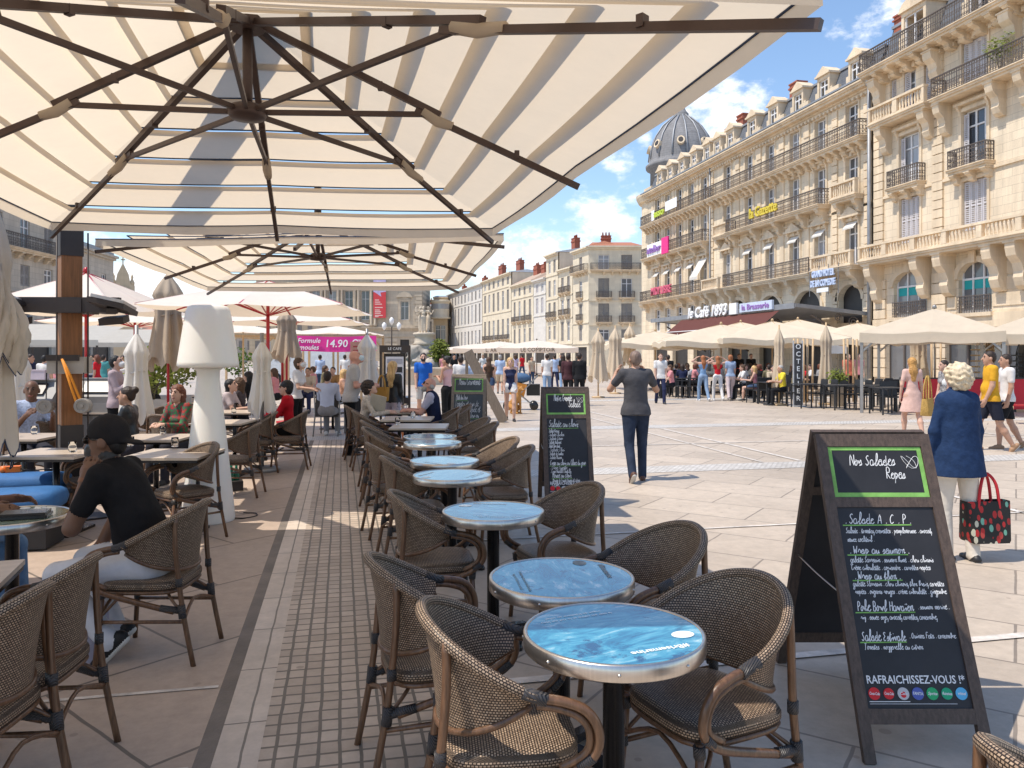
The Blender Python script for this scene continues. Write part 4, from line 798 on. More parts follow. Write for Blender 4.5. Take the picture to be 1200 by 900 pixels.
# ------------------------------------------------------------------ ordinary parasols
M_red = mat('red_paint', (.42, .012, .02), .35, 0, .06, coat=.3); M_pwood = mat('pale_wood', (.50, .35, .20), .6, 0, .2, 6, stretch=(8, 8, 1)); M_pgrey = mat('grey_pole', (.30, .29, .28), .4, .5, .08)
M_white_cloth = cloth_mat('white_parasol_cloth', (.80, .74, .67), .35, .05, (.9, .70, .48)); M_ecru = cloth_mat('ecru_parasol_cloth', (.66, .54, .40), .25, .07); M_tan = cloth_mat('tan_folded_cloth', (.46, .37, .28), .2, .1)
def parasol(name, label, loc, w, d, ze, za, rz, polem, cloth=M_white_cloth, ribs=8, pole_r=.035, group=None, valance=.0, posts=None, capm=None, wave=0.0, inner=None):
    r = thing(name, label, 'parasol', loc, rz, group); c = MB(); n = 6; A = [(-w / 2, -d / 2), (w / 2, -d / 2), (w / 2, d / 2), (-w / 2, d / 2)]
    for i in range(4):
        a, b2 = Vector((*A[i], 0)), Vector((*A[(i + 1) % 4], 0)); rows = []
        for q in range(7):
            t = q / 6; row = []
            for j in range(2 * n + 1):
                u = j / (2 * n); p = a.lerp(b2, u) * t; sag = -.05 * t * abs(math.sin(math.pi * 2 * u)) if ribs == 8 else -.05 * t * math.sin(math.pi * u)
                row.append((p.x, p.y, za + (ze - za) * (t ** 1.06) + sag + wave * t * t * math.sin(j * 1.1 + i)))
            rows.append(row)
        c.grid(rows, 0, False)
        if valance:
            c.grid([rows[-1], [(p[0] * 1.003, p[1] * 1.003, p[2] - valance + .012 * math.sin(j * 2.1)) for j, p in enumerate(rows[-1])]], 0, False)
    c.obj('canopy', cloth, r)
    p = MB(); p.tube([(0, 0, 0.03), (0, 0, za + .04)], pole_r, 10); p.lathe([(.02, 0), (.07, .0), (.05, .09), (.01, .12)], 10, (0, 0, za)); p.obj('pole', polem, r)
    bb = MB(); bb.lathe([(.3, 0), (.3, .05), (.08, .07), (.07, .2)], 16); bb.obj('base', M_sheath, r)
    if posts is None:
        rb = MB(); rim = []
        for i in range(4): rim += [A[i], ((A[i][0] + A[(i + 1) % 4][0]) / 2, (A[i][1] + A[(i + 1) % 4][1]) / 2)]
        for e in rim:
            o = MB(); o.beam((e[0] * .04, e[1] * .04, za - .03), (e[0] * .98, e[1] * .98, ze + .0), .028, .03); o.beam((0, 0, ze - .12), (e[0] * .5, e[1] * .5, za + (ze - za) * .5 - .03), .02, .022); o.obj('rib', inner or polem, r)
    else:
        for (x, y) in A:
            o = MB(); o.beam((x * .97, y * .97, 0), (x * .97, y * .97, ze - .02), .08, .08); o.obj('post', posts, r)
        o = MB()
        for i in range(4): o.beam((A[i][0] * .97, A[i][1] * .97, ze - .08), (A[(i + 1) % 4][0] * .97, A[(i + 1) % 4][1] * .97, ze - .08), .06, .08)
        for (x, y) in A: o.beam((x * .97, y * .97, ze - .55), (x * .7, y * .97, ze - .1), .05, .05)
        o.obj('frame', posts, r)
    return r
M_fold = cloth_mat('white_folded_cloth', (.84, .79, .72), .3, .06)
def folded(name, label, loc, h, z0, r0, polem, cloth=M_fold, group=None, seed=1, hem=False, tip=.12, tie=.45, pleats=8):
    t = thing(name, label, 'folded parasol', loc, 0, group); rnd = random.Random(seed); n = pleats * 6; rows = []
    prof = [(0, .10), (.05, .26), (.12, .48), (.2, .66), (.24, .70), (.27, .62), (.36, .58), (tie, .56), (.55, .62), (.7, .72), (.85, .84), (.95, .92), (1.0, .94)]
    for (f, rr) in prof:
        z = h - (h - z0) * f; row = []
        for j in range(n + 1):
            a = 2 * math.pi * j / n; am = .30 * min(1, f * 3); k = 1 + am * math.sin(pleats * a + 1.2 * f + .5 * math.sin(3 * a + seed)) * (.75 + .25 * math.sin(2 * a + seed * 2))
            zz = z + (.10 * math.sin(pleats * a) + .07 * math.sin(3 * a + seed)) * (f ** 4)
            row.append((r0 * rr * k * math.cos(a), r0 * rr * k * math.sin(a), zz))
        rows.append(row)
    c = MB(); c.grid(rows, 0, True, flip=True); co = c.obj('folded_cloth', cloth, t)
    if hem: q = MB(); q.tube(rows[-1][:-1], .006, 4, closed=True); q.tube([r[3] for r in rows], .005, 4); q.tube([r[int(n * .62)] for r in rows], .005, 4); q.tube([r[int(n * .75)] for r in rows], .005, 4); q.obj('hem', M_navy, co)
    p = MB(); p.tube([(0, 0, 0.02), (0, 0, h + tip)], .028, 8); p.lathe([(.25, 0), (.25, .05), (.06, .07)], 12); p.obj('pole', polem, t)
    s = MB(); zz = h - (h - z0) * tie; s.tube([(r0 * .53 * math.cos(2 * math.pi * j / 16), r0 * .53 * math.sin(2 * math.pi * j / 16), zz + .02 * math.sin(j)) for j in range(16)], .014, 5, closed=True); s.obj('tie', cloth, t)
    return t
TP = 'red-poled parasols of the terrace'
parasol('red_pole_parasol', 'cream parasol on a red pole right of the big white lamp, nearer of two', (*GD(314, 15.9).xy, 0), 3.7, 4.0, 2.56, 3.15, -YAW + .05, M_red, group=TP)
parasol('red_pole_parasol', 'cream parasol on a red pole half hidden behind the nearer one', (*GD(331, 22).xy, 0), 4.4, 3.6, 2.56, 3.1, -YAW + .05, M_red, group=TP)
parasol('red_pole_parasol', 'cream parasol on a red pole directly behind the wooden mast', (*GD(101, 16.5).xy, 0), 3.1, 3.0, 2.56, 3.38, -YAW - .10, M_red, group=TP)
parasol('red_pole_parasol', 'cream parasol on a red pole between the mast and the white lamp, farther back', (*GD(158, 21).xy, 0), 3.6, 3.0, 2.50, 2.9, -YAW, M_red, group=TP)
folded('folded_parasol', 'white folded parasol left of the white lamp with pointed cap', (*GD(160, 11.5).xy, 0), 1.97, .72, .22, M_pgrey, seed=3)
folded('folded_parasol', 'white folded parasol right of the white lamp beside the red coat', (*GD(307, 11.2).xy, 0), 1.85, .86, .18, M_pgrey, seed=5)
folded('folded_parasol', 'white folded parasol behind the standing waiter in grey', (*GD(430, 15.5).xy, 0), 2.05, .95, .25, M_pgrey, seed=8)
folded('folded_parasol', 'tall tan folded parasol with red pole just left of the white lamp', (*GD(197, 16.3).xy, 0), 3.32, 1.45, .40, M_red, M_tan, seed=2)
folded('folded_parasol', 'tan folded parasol on a red pole behind the red coat', (*GD(336, 19).xy, 0), 2.75, 1.6, .30, M_red, M_tan, seed=4)
lf = folded('folded_parasol', 'large cream folded canopy with navy piping at the far left edge', (*GD(-6, 6.9).xy, 0), 3.0, .80, .17, M_pgrey, cloth_mat('off_white_cloth', (.66, .59, .50), .3, .08), seed=9, hem=True, pleats=6)
rq = random.Random(4)
for k in range(5):
    a0 = -1.9 + k * .42; z0 = 2.7 - .14 * k + rq.uniform(-.05, .05); ln_ = rq.uniform(.5, .85); wd = rq.uniform(.16, .26); fl = MB(); rows = []
    for i in range(9):
        f = i / 8; row = []
        for j in range(7):
            u = j / 6 - .5; a = a0 + u * .9; rr_ = .13 + .08 * math.sin(f * math.pi) + .045 * math.sin(f * 5 + j * 1.5 + k) + .06 * f; row.append((rr_ * math.cos(a) , rr_ * math.sin(a), z0 - ln_ * f - .10 * math.sin(j * 1.1 + k) * f))
        rows.append(row)
    fl.grid(rows, 0, True); o = fl.obj('cloth_flap', MATS['off_white_cloth'], lf); hm_ = MB(); hm_.tube(rows[-1], .005, 4); hm_.obj('hem', M_navy, o)
folded('folded_parasol', 'small white folded parasol behind the cream folded canopy at far left', (*GD(22, 10.8).xy, 0), 1.75, .55, .2, M_pgrey, seed=6)
# white pavilions behind
wp = parasol('market_pavilion', 'white pavilion on pale wooden posts carrying the pink price banner', (*GD(396, 29.5).xy, 0), 3.0, 3.0, 2.42, 2.72, -YAW, M_pwood, posts=M_pwood)
parasol('market_pavilion', 'white pavilion on pale wooden posts behind the big white lamp', (*GD(285, 31).xy, 0), 3.2, 3.0, 2.50, 2.85, -YAW + .3, M_pwood, posts=M_pwood)
parasol('market_pavilion', 'white pavilion on wooden posts between lamp and pink banner, partly hidden', (*GD(330, 38).xy, 0), 4.0, 3.4, 2.55, 2.95, -YAW - .2, M_pwood, posts=M_pwood)
bn = thing('price_banner', 'bright pink banner with white price lettering hung on the white pavilion', 'banner', (*GD(394.5, 27.8).xy, 2.03), -YAW)
b = MB(); rows = [[((j / 12 - .5) * 2.82, -.02 * math.sin(j * 1.2), z + .02 * math.cos(j / 12 * math.pi * 2)) for j in range(13)] for z in (-.27, .27)]; b.grid(rows, 0, True); b.obj('banner_cloth', mat('pink_banner', (.70, .035, .27), .6, 0, .05), bn)
for (t, x, z, s, sh) in (('Formule', -.98, .11, .24, .25), ('moules', -.98, -.13, .24, .25), ('14.90 €', .16, .0, .37, .1), ('moules', 1.0, .12, .18, .1), ('frites', 1.08, -.1, .18, .1)):
    text_obj('lettering', t, (x, -.03, z), (1, 0, 0), (0, 0, 1), M_wht, bn, size=s, depth=.01, bold=.012, shear=sh)
# far terrace at the right-hand row of houses
for i, (px, d, w, lab) in enumerate(((585, 66, 7.5, 'long white parasol with brown lettering before the white houses, leftmost'), (629, 60, 6.0, 'long white parasol with brown lettering right of the leftmost one'), (560, 80, 8, 'pale far parasol behind the lettered ones'))):
    pr_ = parasol('terrace_parasol', lab, (*GD(px, d).xy, 0), w, 4.5, 2.15, 2.75, -YAW, M_iron, group='far lettered parasols', valance=.35)
    if i < 2: text_obj('lettering', 'L. ARMETTA' if i == 0 else 'LE COMPTOIR', (0, -2.28, 1.98), (1, 0, 0), (0, 0, 1), M_brown, pr_, size=.4, depth=.01)
# terrace parasols of the cafe on the right
TR = 'cream parasols of the cafe terrace on the right'
for (px, d, w, dp_, ze, za, rot, lab) in (
        (768, 37, 5.0, 4.0, 2.15, 2.75, .1, 'cream terrace parasol behind the man with raised hands'),
        (845, 34, 5.6, 4.2, 2.2, 2.95, .0, 'cream terrace parasol with sagging edge left of the vertical sign'),
        (905, 33, 5.0, 4.2, 2.3, 3.05, -.05, 'cream terrace parasol with raised cap under the marquee'),
        (868, 40, 5.0, 4.0, 2.5, 3.3, .05, 'cream terrace parasol farther back, only its cap showing'),
        (935, 38, 5.0, 4.0, 2.5, 3.35, .0, 'cream terrace parasol farther back below the marquee bracket'),
        (1005, 36, 4.6, 4.0, 2.35, 3.1, .0, 'cream terrace parasol behind the gazebo left of the long-haired woman')):
    parasol('terrace_parasol', lab, (*GD(px, d).xy, 0), w, dp_, ze, za, -YAW + rot, M_pwood, cloth_mat('terrace_cream_cloth', (.74, .64, .50), .3, .06), group=TR, valance=.22, wave=.05)
for (px, d, h, z0, r0, lab) in ((701, 30, 2.55, .7, .36, 'tan folded parasol before the corner house, leftmost of three'), (721, 33, 2.75, .75, .36, 'tan folded parasol before the corner house, middle of three'), (738, 36, 2.95, 1.2, .36, 'tan folded parasol before the corner house, rightmost of three'),
                            (913, 25.6, 2.5, .55, .21, 'ecru folded parasol right of the vertical menu sign'), (968, 26, 2.6, .5, .25, 'ecru folded parasol beside the planter'), (1076, 25.5, 2.5, .6, .32, 'ecru folded parasol behind the long-haired woman')):
    folded('folded_parasol', lab, (*GD(px, d).xy, 0), h, z0, r0, M_pwood, M_ecru, group='folded parasols on the right', seed=int(px))
def gazebo(label, px0, px1, d, ze, za, dep, rz):
    w = (px1 - px0) / FPX * d; c = GD((px0 + px1) / 2, d + dep / 2)
    return parasol('gazebo', label, (c.x, c.y, 0), w, dep, ze, za, rz, M_pgrey, cloth_mat('gazebo_cloth', (.70, .60, .47), .35, .06), valance=.28, posts=M_pgrey, pole_r=.02)
gazebo('cream gazebo on grey metal posts behind the curly-haired woman', 1018, 1172, 21.0, 2.28, 3.0, 4.0, -YAW - .55)
gazebo('cream gazebo on grey metal posts at the right edge', 1150, 1320, 21.5, 2.28, 3.05, 4.0, -YAW - .5)
# ------------------------------------------------------------------ terrace furniture
def weave_mat(name, c1, c2, hole, bw=.0115, bh=.0088):
    m = mat(name, c1, .45, 0, .1, 6, spec=.35); N, L, b = nodes(m)
    uv = N.new('ShaderNodeUVMap'); uv.uv_map = 'UVMap'; br = N.new('ShaderNodeTexBrick'); L.new(uv.outputs[0], br.inputs['Vector']); br.offset = .5
    br.inputs['Scale'].default_value = 1; br.inputs['Brick Width'].default_value = bw; br.inputs['Row Height'].default_value = bh; br.inputs['Mortar Size'].default_value = .0019; br.inputs['Mortar Smooth'].default_value = .25
    br.inputs['Color1'].default_value = (*c1, 1); br.inputs['Color2'].default_value = (*c2, 1); br.inputs['Mortar'].default_value = (*hole, 1); L.new(br.outputs['Color'], b.inputs['Base Color'])
    bp = N.new('ShaderNodeBump'); bp.inputs['Strength'].default_value = .8; bp.inputs['Distance'].default_value = .003; bp.invert = True; L.new(br.outputs['Fac'], bp.inputs['Height']); L.new(bp.outputs[0], b.inputs['Normal'])
    return m
M_weave = weave_mat('woven_rattan', (.45, .325, .225), (.27, .185, .125), (.026, .017, .012)); M_bamboo = mat('bamboo_tube', (.135, .068, .035), .32, 0, .45, 5, .1, 60, stretch=(14, 14, 2), rnd=.12, coat=.2)
M_bind = mat('dark_binding', (.05, .046, .047), .4, 0, .2, 30)
def ridges(m):
    N, L, b = nodes(m); tc = N.new('ShaderNodeTexCoord'); w = N.new('ShaderNodeTexWave'); w.inputs['Scale'].default_value = 55; w.bands_direction = 'DIAGONAL'; L.new(tc.outputs['Object'], w.inputs['Vector'])
    bp = N.new('ShaderNodeBump'); bp.inputs['Strength'].default_value = .9; bp.inputs['Distance'].default_value = .003; L.new(w.outputs['Fac'], bp.inputs['Height']); L.new(bp.outputs[0], b.inputs['Normal'])
ridges(M_bind)
def smooth_path(P, n=4):
    P = [Vector(p) for p in P]; out = []
    for i in range(len(P) - 1):
        p0, p1, p2, p3 = P[max(0, i - 1)], P[i], P[i + 1], P[min(len(P) - 1, i + 2)]
        for k in range(n):
            t = k / n; out.append(.5 * ((2 * p1) + (p2 - p0) * t + (2 * p0 - 5 * p1 + 4 * p2 - p3) * t * t + (3 * p1 - p0 - 3 * p2 + p3) * t ** 3))
    out.append(P[-1]); return out
def make_chair():
    t = thing('rattan_armchair', 'x', 'armchair')
    A = math.radians(102); nu, nv = 30, 7; rows = []; uvs = []
    def shell(th, f):
        zt = .655 + .185 * max(0, math.cos(th * .88)) ** 1.15; zb = .49 + .12 * (abs(th) / A) ** 2.2; z = zb + (zt - zb) * f
        k = f ** 1.5; a, b_ = .238 + .05 * k, .232 + .05 * k
        return Vector((a * math.sin(th), -b_ * math.cos(th) + .0, z))
    for j in range(nv + 1):
        f = j / nv; row = [shell(-A + 2 * A * i / nu, f) for i in range(nu + 1)]; uvs.append([(i / nu * .95, row[i].z) for i in range(nu + 1)]); rows.append(row)
    b = MB(); b.grid(rows, 0, True, uvs, flip=False)
    inner = [[p * 1.0 + Vector((-p.x, -p.y, 0)).normalized() * .012 for p in r] for r in rows]; b.grid(inner, 0, True, uvs, flip=True)
    back = b.obj('backrest', M_weave, t)
    b = MB(); top = [shell(-A + 2 * A * i / 40, 1.0) + Vector((0, 0, .0)) for i in range(41)]; b.tube(top, .0195, 8); b.obj('rolled_rim', M_weave, back)
    b = MB(); b.tube([shell(-A + 2 * A * i / 30, 0.0) for i in range(31)], .0115, 7); b.obj('lower_rim', M_bamboo, back)
    # seat: rounded square, woven over the edge
    n = 40; rings = []; uv = []
    def sq(a, hw, hd, p=4.2): c, s = math.cos(a), math.sin(a); r = (abs(c) ** p + abs(s) ** p) ** (-1 / p); return hw * r * c, hd * r * s
    for (k, z) in ((.0, .462), (.5, .462), (.85, .459), (.96, .452), (1.0, .438), (1.0, .412), (.97, .405), (.0, .404)):
        row = []; u = []
        for i in range(n + 1):
            x, y = sq(2 * math.pi * i / n, .222 * max(k, .001), .218 * max(k, .001)); row.append((x, y + .0, z)); u.append((x, y) if z > .445 or z < .406 else (math.atan2(y, x) * .24, z))
        rings.append(row); uv.append(u)
    b = MB(); b.grid(rings, 0, True, uv, flip=True); seat = b.obj('seat', M_weave, t)
    b = MB(); b.tube([(*sq(2 * math.pi * i / 32, .212, .208), .394) for i in range(32)], .011, 7, closed=True); b.obj('seat_frame', M_bamboo, seat)
    for s in (-1, 1):
        b = MB(); b.tube(smooth_path([(s * .205, -.30, 0), (s * .203, -.25, .25), (s * .204, -.222, .45), (s * .212, -.205, .66), (s * .205, -.205, .80)], 3), .0145, 8); b.obj('leg', M_bamboo, t)
        b = MB(); b.tube([(s * .225, .215, 0), (s * .212, .195, .25), (s * .205, .185, .41)], .0145, 8); b.obj('leg', M_bamboo, t)
        b = MB(); e = shell(s * A, 1.0); b.tube(smooth_path([e - Vector((0, .02, 0)), (s * .292, .13, .645), (s * .298, .205, .615), (s * .296, .243, .55), (s * .284, .232, .475), (s * .262, .15, .41), (s * .236, -.02, .35), (s * .212, -.20, .295)], 5), .0155, 8)
        b.tube(smooth_path([e - Vector((0, .0, .024)), (s * .285, .12, .622), (s * .289, .185, .595), (s * .287, .218, .545), (s * .276, .208, .48), (s * .257, .135, .43)], 5), .0125, 7)
        b.obj('armrest', M_bamboo, t)
    b = MB()
    for s in (-1, 1): b.tube([(s * .205, -.25, .24), (s * .212, .20, .24)], .010, 7); b.tube(smooth_path([(s * .208, -.23, .30), (s * .17, -.16, .36), (s * .12, -.12, .395)], 4), .008, 6); b.tube(smooth_path([(s * .212, .19, .27), (s * .18, .12, .35), (s * .12, .08, .395)], 4), .008, 6)
    b.tube(smooth_path([(-.205, -.25, .25), (0, -.225, .31), (.205, -.25, .25)], 4), .009, 7); b.tube(smooth_path([(-.21, .2, .27), (0, .19, .36), (.21, .2, .27)], 4), .009, 7)
    b.obj('stretcher', M_bamboo, t)
    for s in (-1, 1):
        e = shell(s * A, 1.0); e2 = shell(s * (A - .16), 1.0)
        for path, r in (([e2, e, Vector((s * .289, .09, .648))], .0205), ([(s * .204, -.222, .428), (s * .204, -.222, .472)], .019), ([(s * .204, -.242, .26), (s * .206, -.235, .33)], .0215), ([(s * .206, -.225, .30), (s * .222, -.13, .318)], .019), ([(s * .206, .187, .365), (s * .207, .19, .405)], .020), ([(s * .2115, .195, .225), (s * .2125, .197, .26)], .0175), ([(s * .283, .23, .47), (s * .27, .19, .435)], .0175)):
            b = MB(); b.tube(path, r, 8); b.obj('binding', M_bind, t)
    return t
CH0 = make_chair(); CHN = [0]
def chair(x, y, face, label, group):
    """face: compass direction in degrees the seat looks to (0 = +X, 90 = +Y)"""
    rz = math.radians(face - 90)
    if CHN[0] == 0: o = CH0; o.location = (x, y, 0); o.rotation_euler = (0, 0, rz); o['label'] = label; o['group'] = group
    else: o = dup(CH0, (x, y, 0), rz, label, group)
    CHN[0] += 1; return o
# bistro tables
M_steel = mat('brushed_steel', (.58, .54, .50), .28, .95, .1, 3, stretch=(30, 30, 1)); M_black = mat('black_metal', (.022, .020, .020), .25, .3, .1, coat=.2)
def print_mat():
    m = mat('sea_photo_print', (.1, .4, .6), .12, 0, .1, spec=.5); N, L, b = nodes(m); tc = N.new('ShaderNodeTexCoord'); oi = N.new('ShaderNodeObjectInfo')
    ad = N.new('ShaderNodeVectorMath'); ad.operation = 'ADD'; L.new(tc.outputs['Object'], ad.inputs[0]); sc = N.new('ShaderNodeVectorMath'); sc.operation = 'SCALE'; cb = N.new('ShaderNodeCombineXYZ'); L.new(oi.outputs['Random'], cb.inputs[0]); L.new(oi.outputs['Random'], cb.inputs[1]); L.new(cb.outputs[0], sc.inputs[0]); sc.inputs['Scale'].default_value = 5.0; L.new(sc.outputs[0], ad.inputs[1])
    mp = N.new('ShaderNodeMapping'); mp.inputs['Scale'].default_value = (4.5, 11, 1); mp.inputs['Rotation'].default_value = (0, 0, .35); L.new(ad.outputs[0], mp.inputs[0])
    n1 = N.new('ShaderNodeTexNoise'); n1.inputs['Scale'].default_value = 1.1; n1.inputs['Detail'].default_value = 10; n1.inputs['Roughness'].default_value = .68; n1.inputs['Distortion'].default_value = 1.1; L.new(mp.outputs[0], n1.inputs['Vector'])
    rp = N.new('ShaderNodeValToRGB'); e = rp.color_ramp.elements; e[0].position = .30; e[0].color = (.02, .07, .15, 1); e[1].position = .72; e[1].color = (.62, .70, .72, 1)
    for p, c in ((.43, (.03, .17, .29, 1)), (.50, (.05, .26, .39, 1)), (.57, (.10, .33, .45, 1)), (.64, (.30, .48, .55, 1))): q = e.new(p); q.color = c
    L.new(n1.outputs['Fac'], rp.inputs[0]); n2 = N.new('ShaderNodeTexNoise'); n2.inputs['Scale'].default_value = 3.4; n2.inputs['Detail'].default_value = 9; n2.inputs['Roughness'].default_value = .7; L.new(ad.outputs[0], n2.inputs['Vector']); r2 = N.new('ShaderNodeMapRange'); r2.inputs[1].default_value = .56; r2.inputs[2].default_value = .60; L.new(n2.outputs['Fac'], r2.inputs[0]); mx = N.new('ShaderNodeMixRGB'); L.new(r2.outputs[0], mx.inputs[0]); L.new(rp.outputs[0], mx.inputs[1]); mx.inputs[2].default_value = (.02, .075, .16, 1)
    n3 = N.new('ShaderNodeTexNoise'); n3.inputs['Scale'].default_value = 4.3; n3.inputs['Detail'].default_value = 9; n3.inputs['Roughness'].default_value = .72; L.new(mp.outputs[0], n3.inputs['Vector']); n3.inputs['Scale'].default_value = .9; r3 = N.new('ShaderNodeMapRange'); r3.inputs[1].default_value = .57; r3.inputs[2].default_value = .68; L.new(n3.outputs['Fac'], r3.inputs[0]); m3 = N.new('ShaderNodeMixRGB'); L.new(r3.outputs[0], m3.inputs[0]); L.new(mx.outputs[0], m3.inputs[1]); m3.inputs[2].default_value = (.60, .68, .70, 1); L.new(m3.outputs[0], b.inputs['Base Color']); b.inputs['Coat Weight'].default_value = .5; b.inputs['Coat Roughness'].default_value = .06
    return m
M_print = print_mat(); M_sand = mat('print_beige', (.35, .30, .25), .2, 0, .4, 14); M_pw = mat('print_white', (.78, .83, .85), .25, 0, .03)
def make_table():
    t = thing('bistro_table', 'x', 'table'); r = .3
    b = MB(); b.lathe([(.0005, .746), (r - .012, .746), (r - .012, .7485), (.0005, .7485)], 56, sm=False, caps=False); top = b.obj('table_top', M_print, t)
    b = MB(); b.lathe([(r - .012, .7), (r - .004, .698), (r, .702), (r, .748), (r - .004, .7515), (r - .012, .7515), (r - .014, .747), (r - .014, .71), (r - .012, .7)], 56, caps=False)
    for k in range(8): a = k * math.pi / 4 + .3; b.ell((r * math.cos(a), r * math.sin(a), .722), (.006, .006, .006), 6, 4)
    b.obj('steel_rim', M_steel, t)
    b = MB(); b.lathe([(.0005, .72), (r - .016, .72), (r - .016, .74), (.0005, .74)], 40, caps=False, sm=False); b.obj('underside', M_black, t)
    b = MB(); b.lathe([(.036, .05), (.036, .70), (.12, .712), (.12, .72)], 20); b.lathe([(.055, .03), (.055, .09), (.038, .11)], 20); b.obj('column', M_black, t)
    b = MB()
    for k in range(4):
        a = math.pi / 4 + k * math.pi / 2; c, s = math.cos(a), math.sin(a); b.beam((c * .03, s * .03, .055), (c * .24, s * .24, .03), .05, .035); b.lathe([(.028, 0), (.028, .02), (.02, .035)], 10, (c * .235, s * .235, 0))
    b.obj('foot', M_black, t)
    return t, top
TB0, TOP0 = make_table()
TPX = [(719, 739), (658, 675), (578, 598), (530, 556), (521, 539), (507, 518), (504, 511)]
ORD = ['nearest', 'second nearest', 'third', 'fourth', 'fifth', 'sixth', 'seventh and farthest']
TROW = 'round bistro tables in a row along the sett strip'; CROW = 'rattan armchairs at the round bistro tables'
TXY = []
for k, (px, py) in enumerate(TPX):
    p = G(px, py, .75); TXY.append(p); lab = ORD[k] + ' round steel-rimmed table with blue sea print of the bistro row'
    if k == 0: o = TB0; o.location = (p.x, p.y, 0); o.rotation_euler = (0, 0, .2); o['label'] = lab; o['group'] = TROW
    else: o = dup(TB0, (p.x, p.y, 0), .2 + k * 1.3, lab, TROW)
    tp = [c for c in o.children if c.name.startswith('table_top')][0]
    if k < 2:
        b = MB(); b.lathe([(.0005, 0), (.04, 0), (.04, .0006), (.0005, .0006)], 20, (.19, -.12, .7495), sm=False, sy=.75, caps=False); b.obj('print_patch', M_pw, tp)
        w = text_obj('print_lettering', '#Brisemarine', (.05, -.20, .7502), (-1, .05, 0), (-.05, -1, 0), M_pw, tp, size=.038, depth=.0005, bold=.02)
        w = text_obj('print_lettering', 'la mer est calme et le ciel est bleu', (-.05, .16, .7502), (-1, .0, 0), (0, -1, 0), M_pw, tp, size=.02, depth=.0005)
        w = text_obj('print_lettering', 'vague de fraicheur au soleil', (-.05, .19, .7502), (-1, .0, 0), (0, -1, 0), M_pw, tp, size=.02, depth=.0005)
def ch_at(px, py, face, lab, grp=CROW): p = G(px, py, .46); return chair(p.x, p.y, face, lab, grp)
SIDE = ' armchair of woven brown rattan at the '
ROWCH = [  # left px,py,face / right px,py,face per table
    ((594, 844, -6), (824, 812, 194)), ((512, 757, 6), (752, 716, 188)), ((512, 650, -2), (652, 643, 190)), ((488, 590, 4), (588, 574, 178)),
    ((466, 567, 8), (573, 560, 186)), ((455, 541, -6), (556, 533, 180)), ((450, 529, 3), (548, 525, 188))]
for k, (l, r) in enumerate(ROWCH):
    ch_at(l[0], l[1], l[2], 'left' + SIDE + ORD[k] + ' bistro table'); ch_at(r[0], r[1], r[2], 'right' + SIDE + ORD[k] + ' bistro table')
c_ = G(1186, 889, .845) + Vector((RT[0], RT[1], 0)) * .27
chair(c_.x, c_.y, -6, 'rattan armchair of which only the top rim shows at the lower right corner', 'rattan armchair at the lower right')
# square terrace tables with tumblers
M_lam = mat('pale_table_laminate', (.50, .41, .325), .35, 0, .12, 3, stretch=(1, 8, 1)); M_glassc = None
def clear_glass():
    m = bpy.data.materials.new('clear_glass'); m.use_nodes = True; N, L, b = nodes(m); b.inputs['Base Color'].default_value = (.95, .97, .97, 1); b.inputs['Roughness'].default_value = .03; b.inputs['Transmission Weight'].default_value = 1.0; b.inputs['IOR'].default_value = 1.2
    MATS['clear_glass'] = m; return m
M_glassc = clear_glass()
def make_sq():
    t = thing('square_table', 'x', 'table'); b = MB(); b.bx(-.35, .35, -.35, .35, .728, .75); b.obj('table_top', M_lam, t)
    b = MB(); b.bx(-.345, .345, -.345, .345, .705, .727); b.obj('edge_board', M_black, t)
    b = MB(); b.lathe([(.03, .03), (.03, .70)], 14); b.bx(-.2, .2, -.2, .2, .695, .704); b.obj('column', M_black, t)
    b = MB(); b.bx(-.24, .24, -.24, .24, 0, .03); b.obj('foot', M_black, t); return t
SQ0 = make_sq(); SQN = [0]
def sq_table(px, py, rz, lab, grp='square terrace tables'):
    p = G(px, py, .75)
    if SQN[0] == 0: o = SQ0; o.location = (p.x, p.y, 0); o.rotation_euler = (0, 0, rz); o['label'] = lab; o['group'] = grp
    else: o = dup(SQ0, (p.x, p.y, 0), rz, lab, grp)
    SQN[0] += 1; return o
sq_table(-118, 690, .12, 'square pale table corner jutting in at the left edge before the near armchairs')
sq_table(28, 511, -.2, 'square pale table with two tumblers left of the mast foot')
sq_table(66, 530, -.2, 'square pale table with tumbler right under the mast, beside the black cap'); sq_table(183, 512, -.2, 'square pale table with a tall tumbler right of the black cap')
sq_table(204, 531, -.2, 'square pale table with a dark runner behind the seated man in black'); sq_table(262, 494, -.2, 'square pale table just right of the white lamp neck'); sq_table(275, 482, -.2, 'square pale table with three tumblers right of the white lamp')
sq_table(312, 477, -.2, 'square pale table before the woman in the red coat'); sq_table(130, 482, -.2, 'square pale table before the woman in the leather jacket')
sq_table(492, 499, -.2, 'square pale table between elderly man and curly-haired woman, nearest of three'); sq_table(478, 490, -.2, 'square pale table between elderly man and curly-haired woman, middle of three'); sq_table(468, 482, -.2, 'square pale table between elderly man and curly-haired woman, farthest of three')
sq_table(390, 463, -.2, 'square pale table behind the man in the pale blue shirt'); sq_table(250, 463, -.2, 'square pale table in front of the two chatting diners behind the lamp')
def make_tumbler():
    b = MB(); b.lathe([(.0005, .004), (.028, .004), (.033, .01), (.036, .05), (.034, .095), (.031, .095), (.033, .05), (.03, .014), (.0005, .012)], 16, caps=False); me = b.mesh('tumbler', M_glassc); return me
TUM = make_tumbler()
def tumbler(px, py, lab, grp='upturned glass tumblers on the square tables', z=.75):
    p = G(px, py, z); o = link('glass_tumbler', TUM, None, (p.x, p.y, z + .001)); tag(o, lab, 'glass', grp); return o
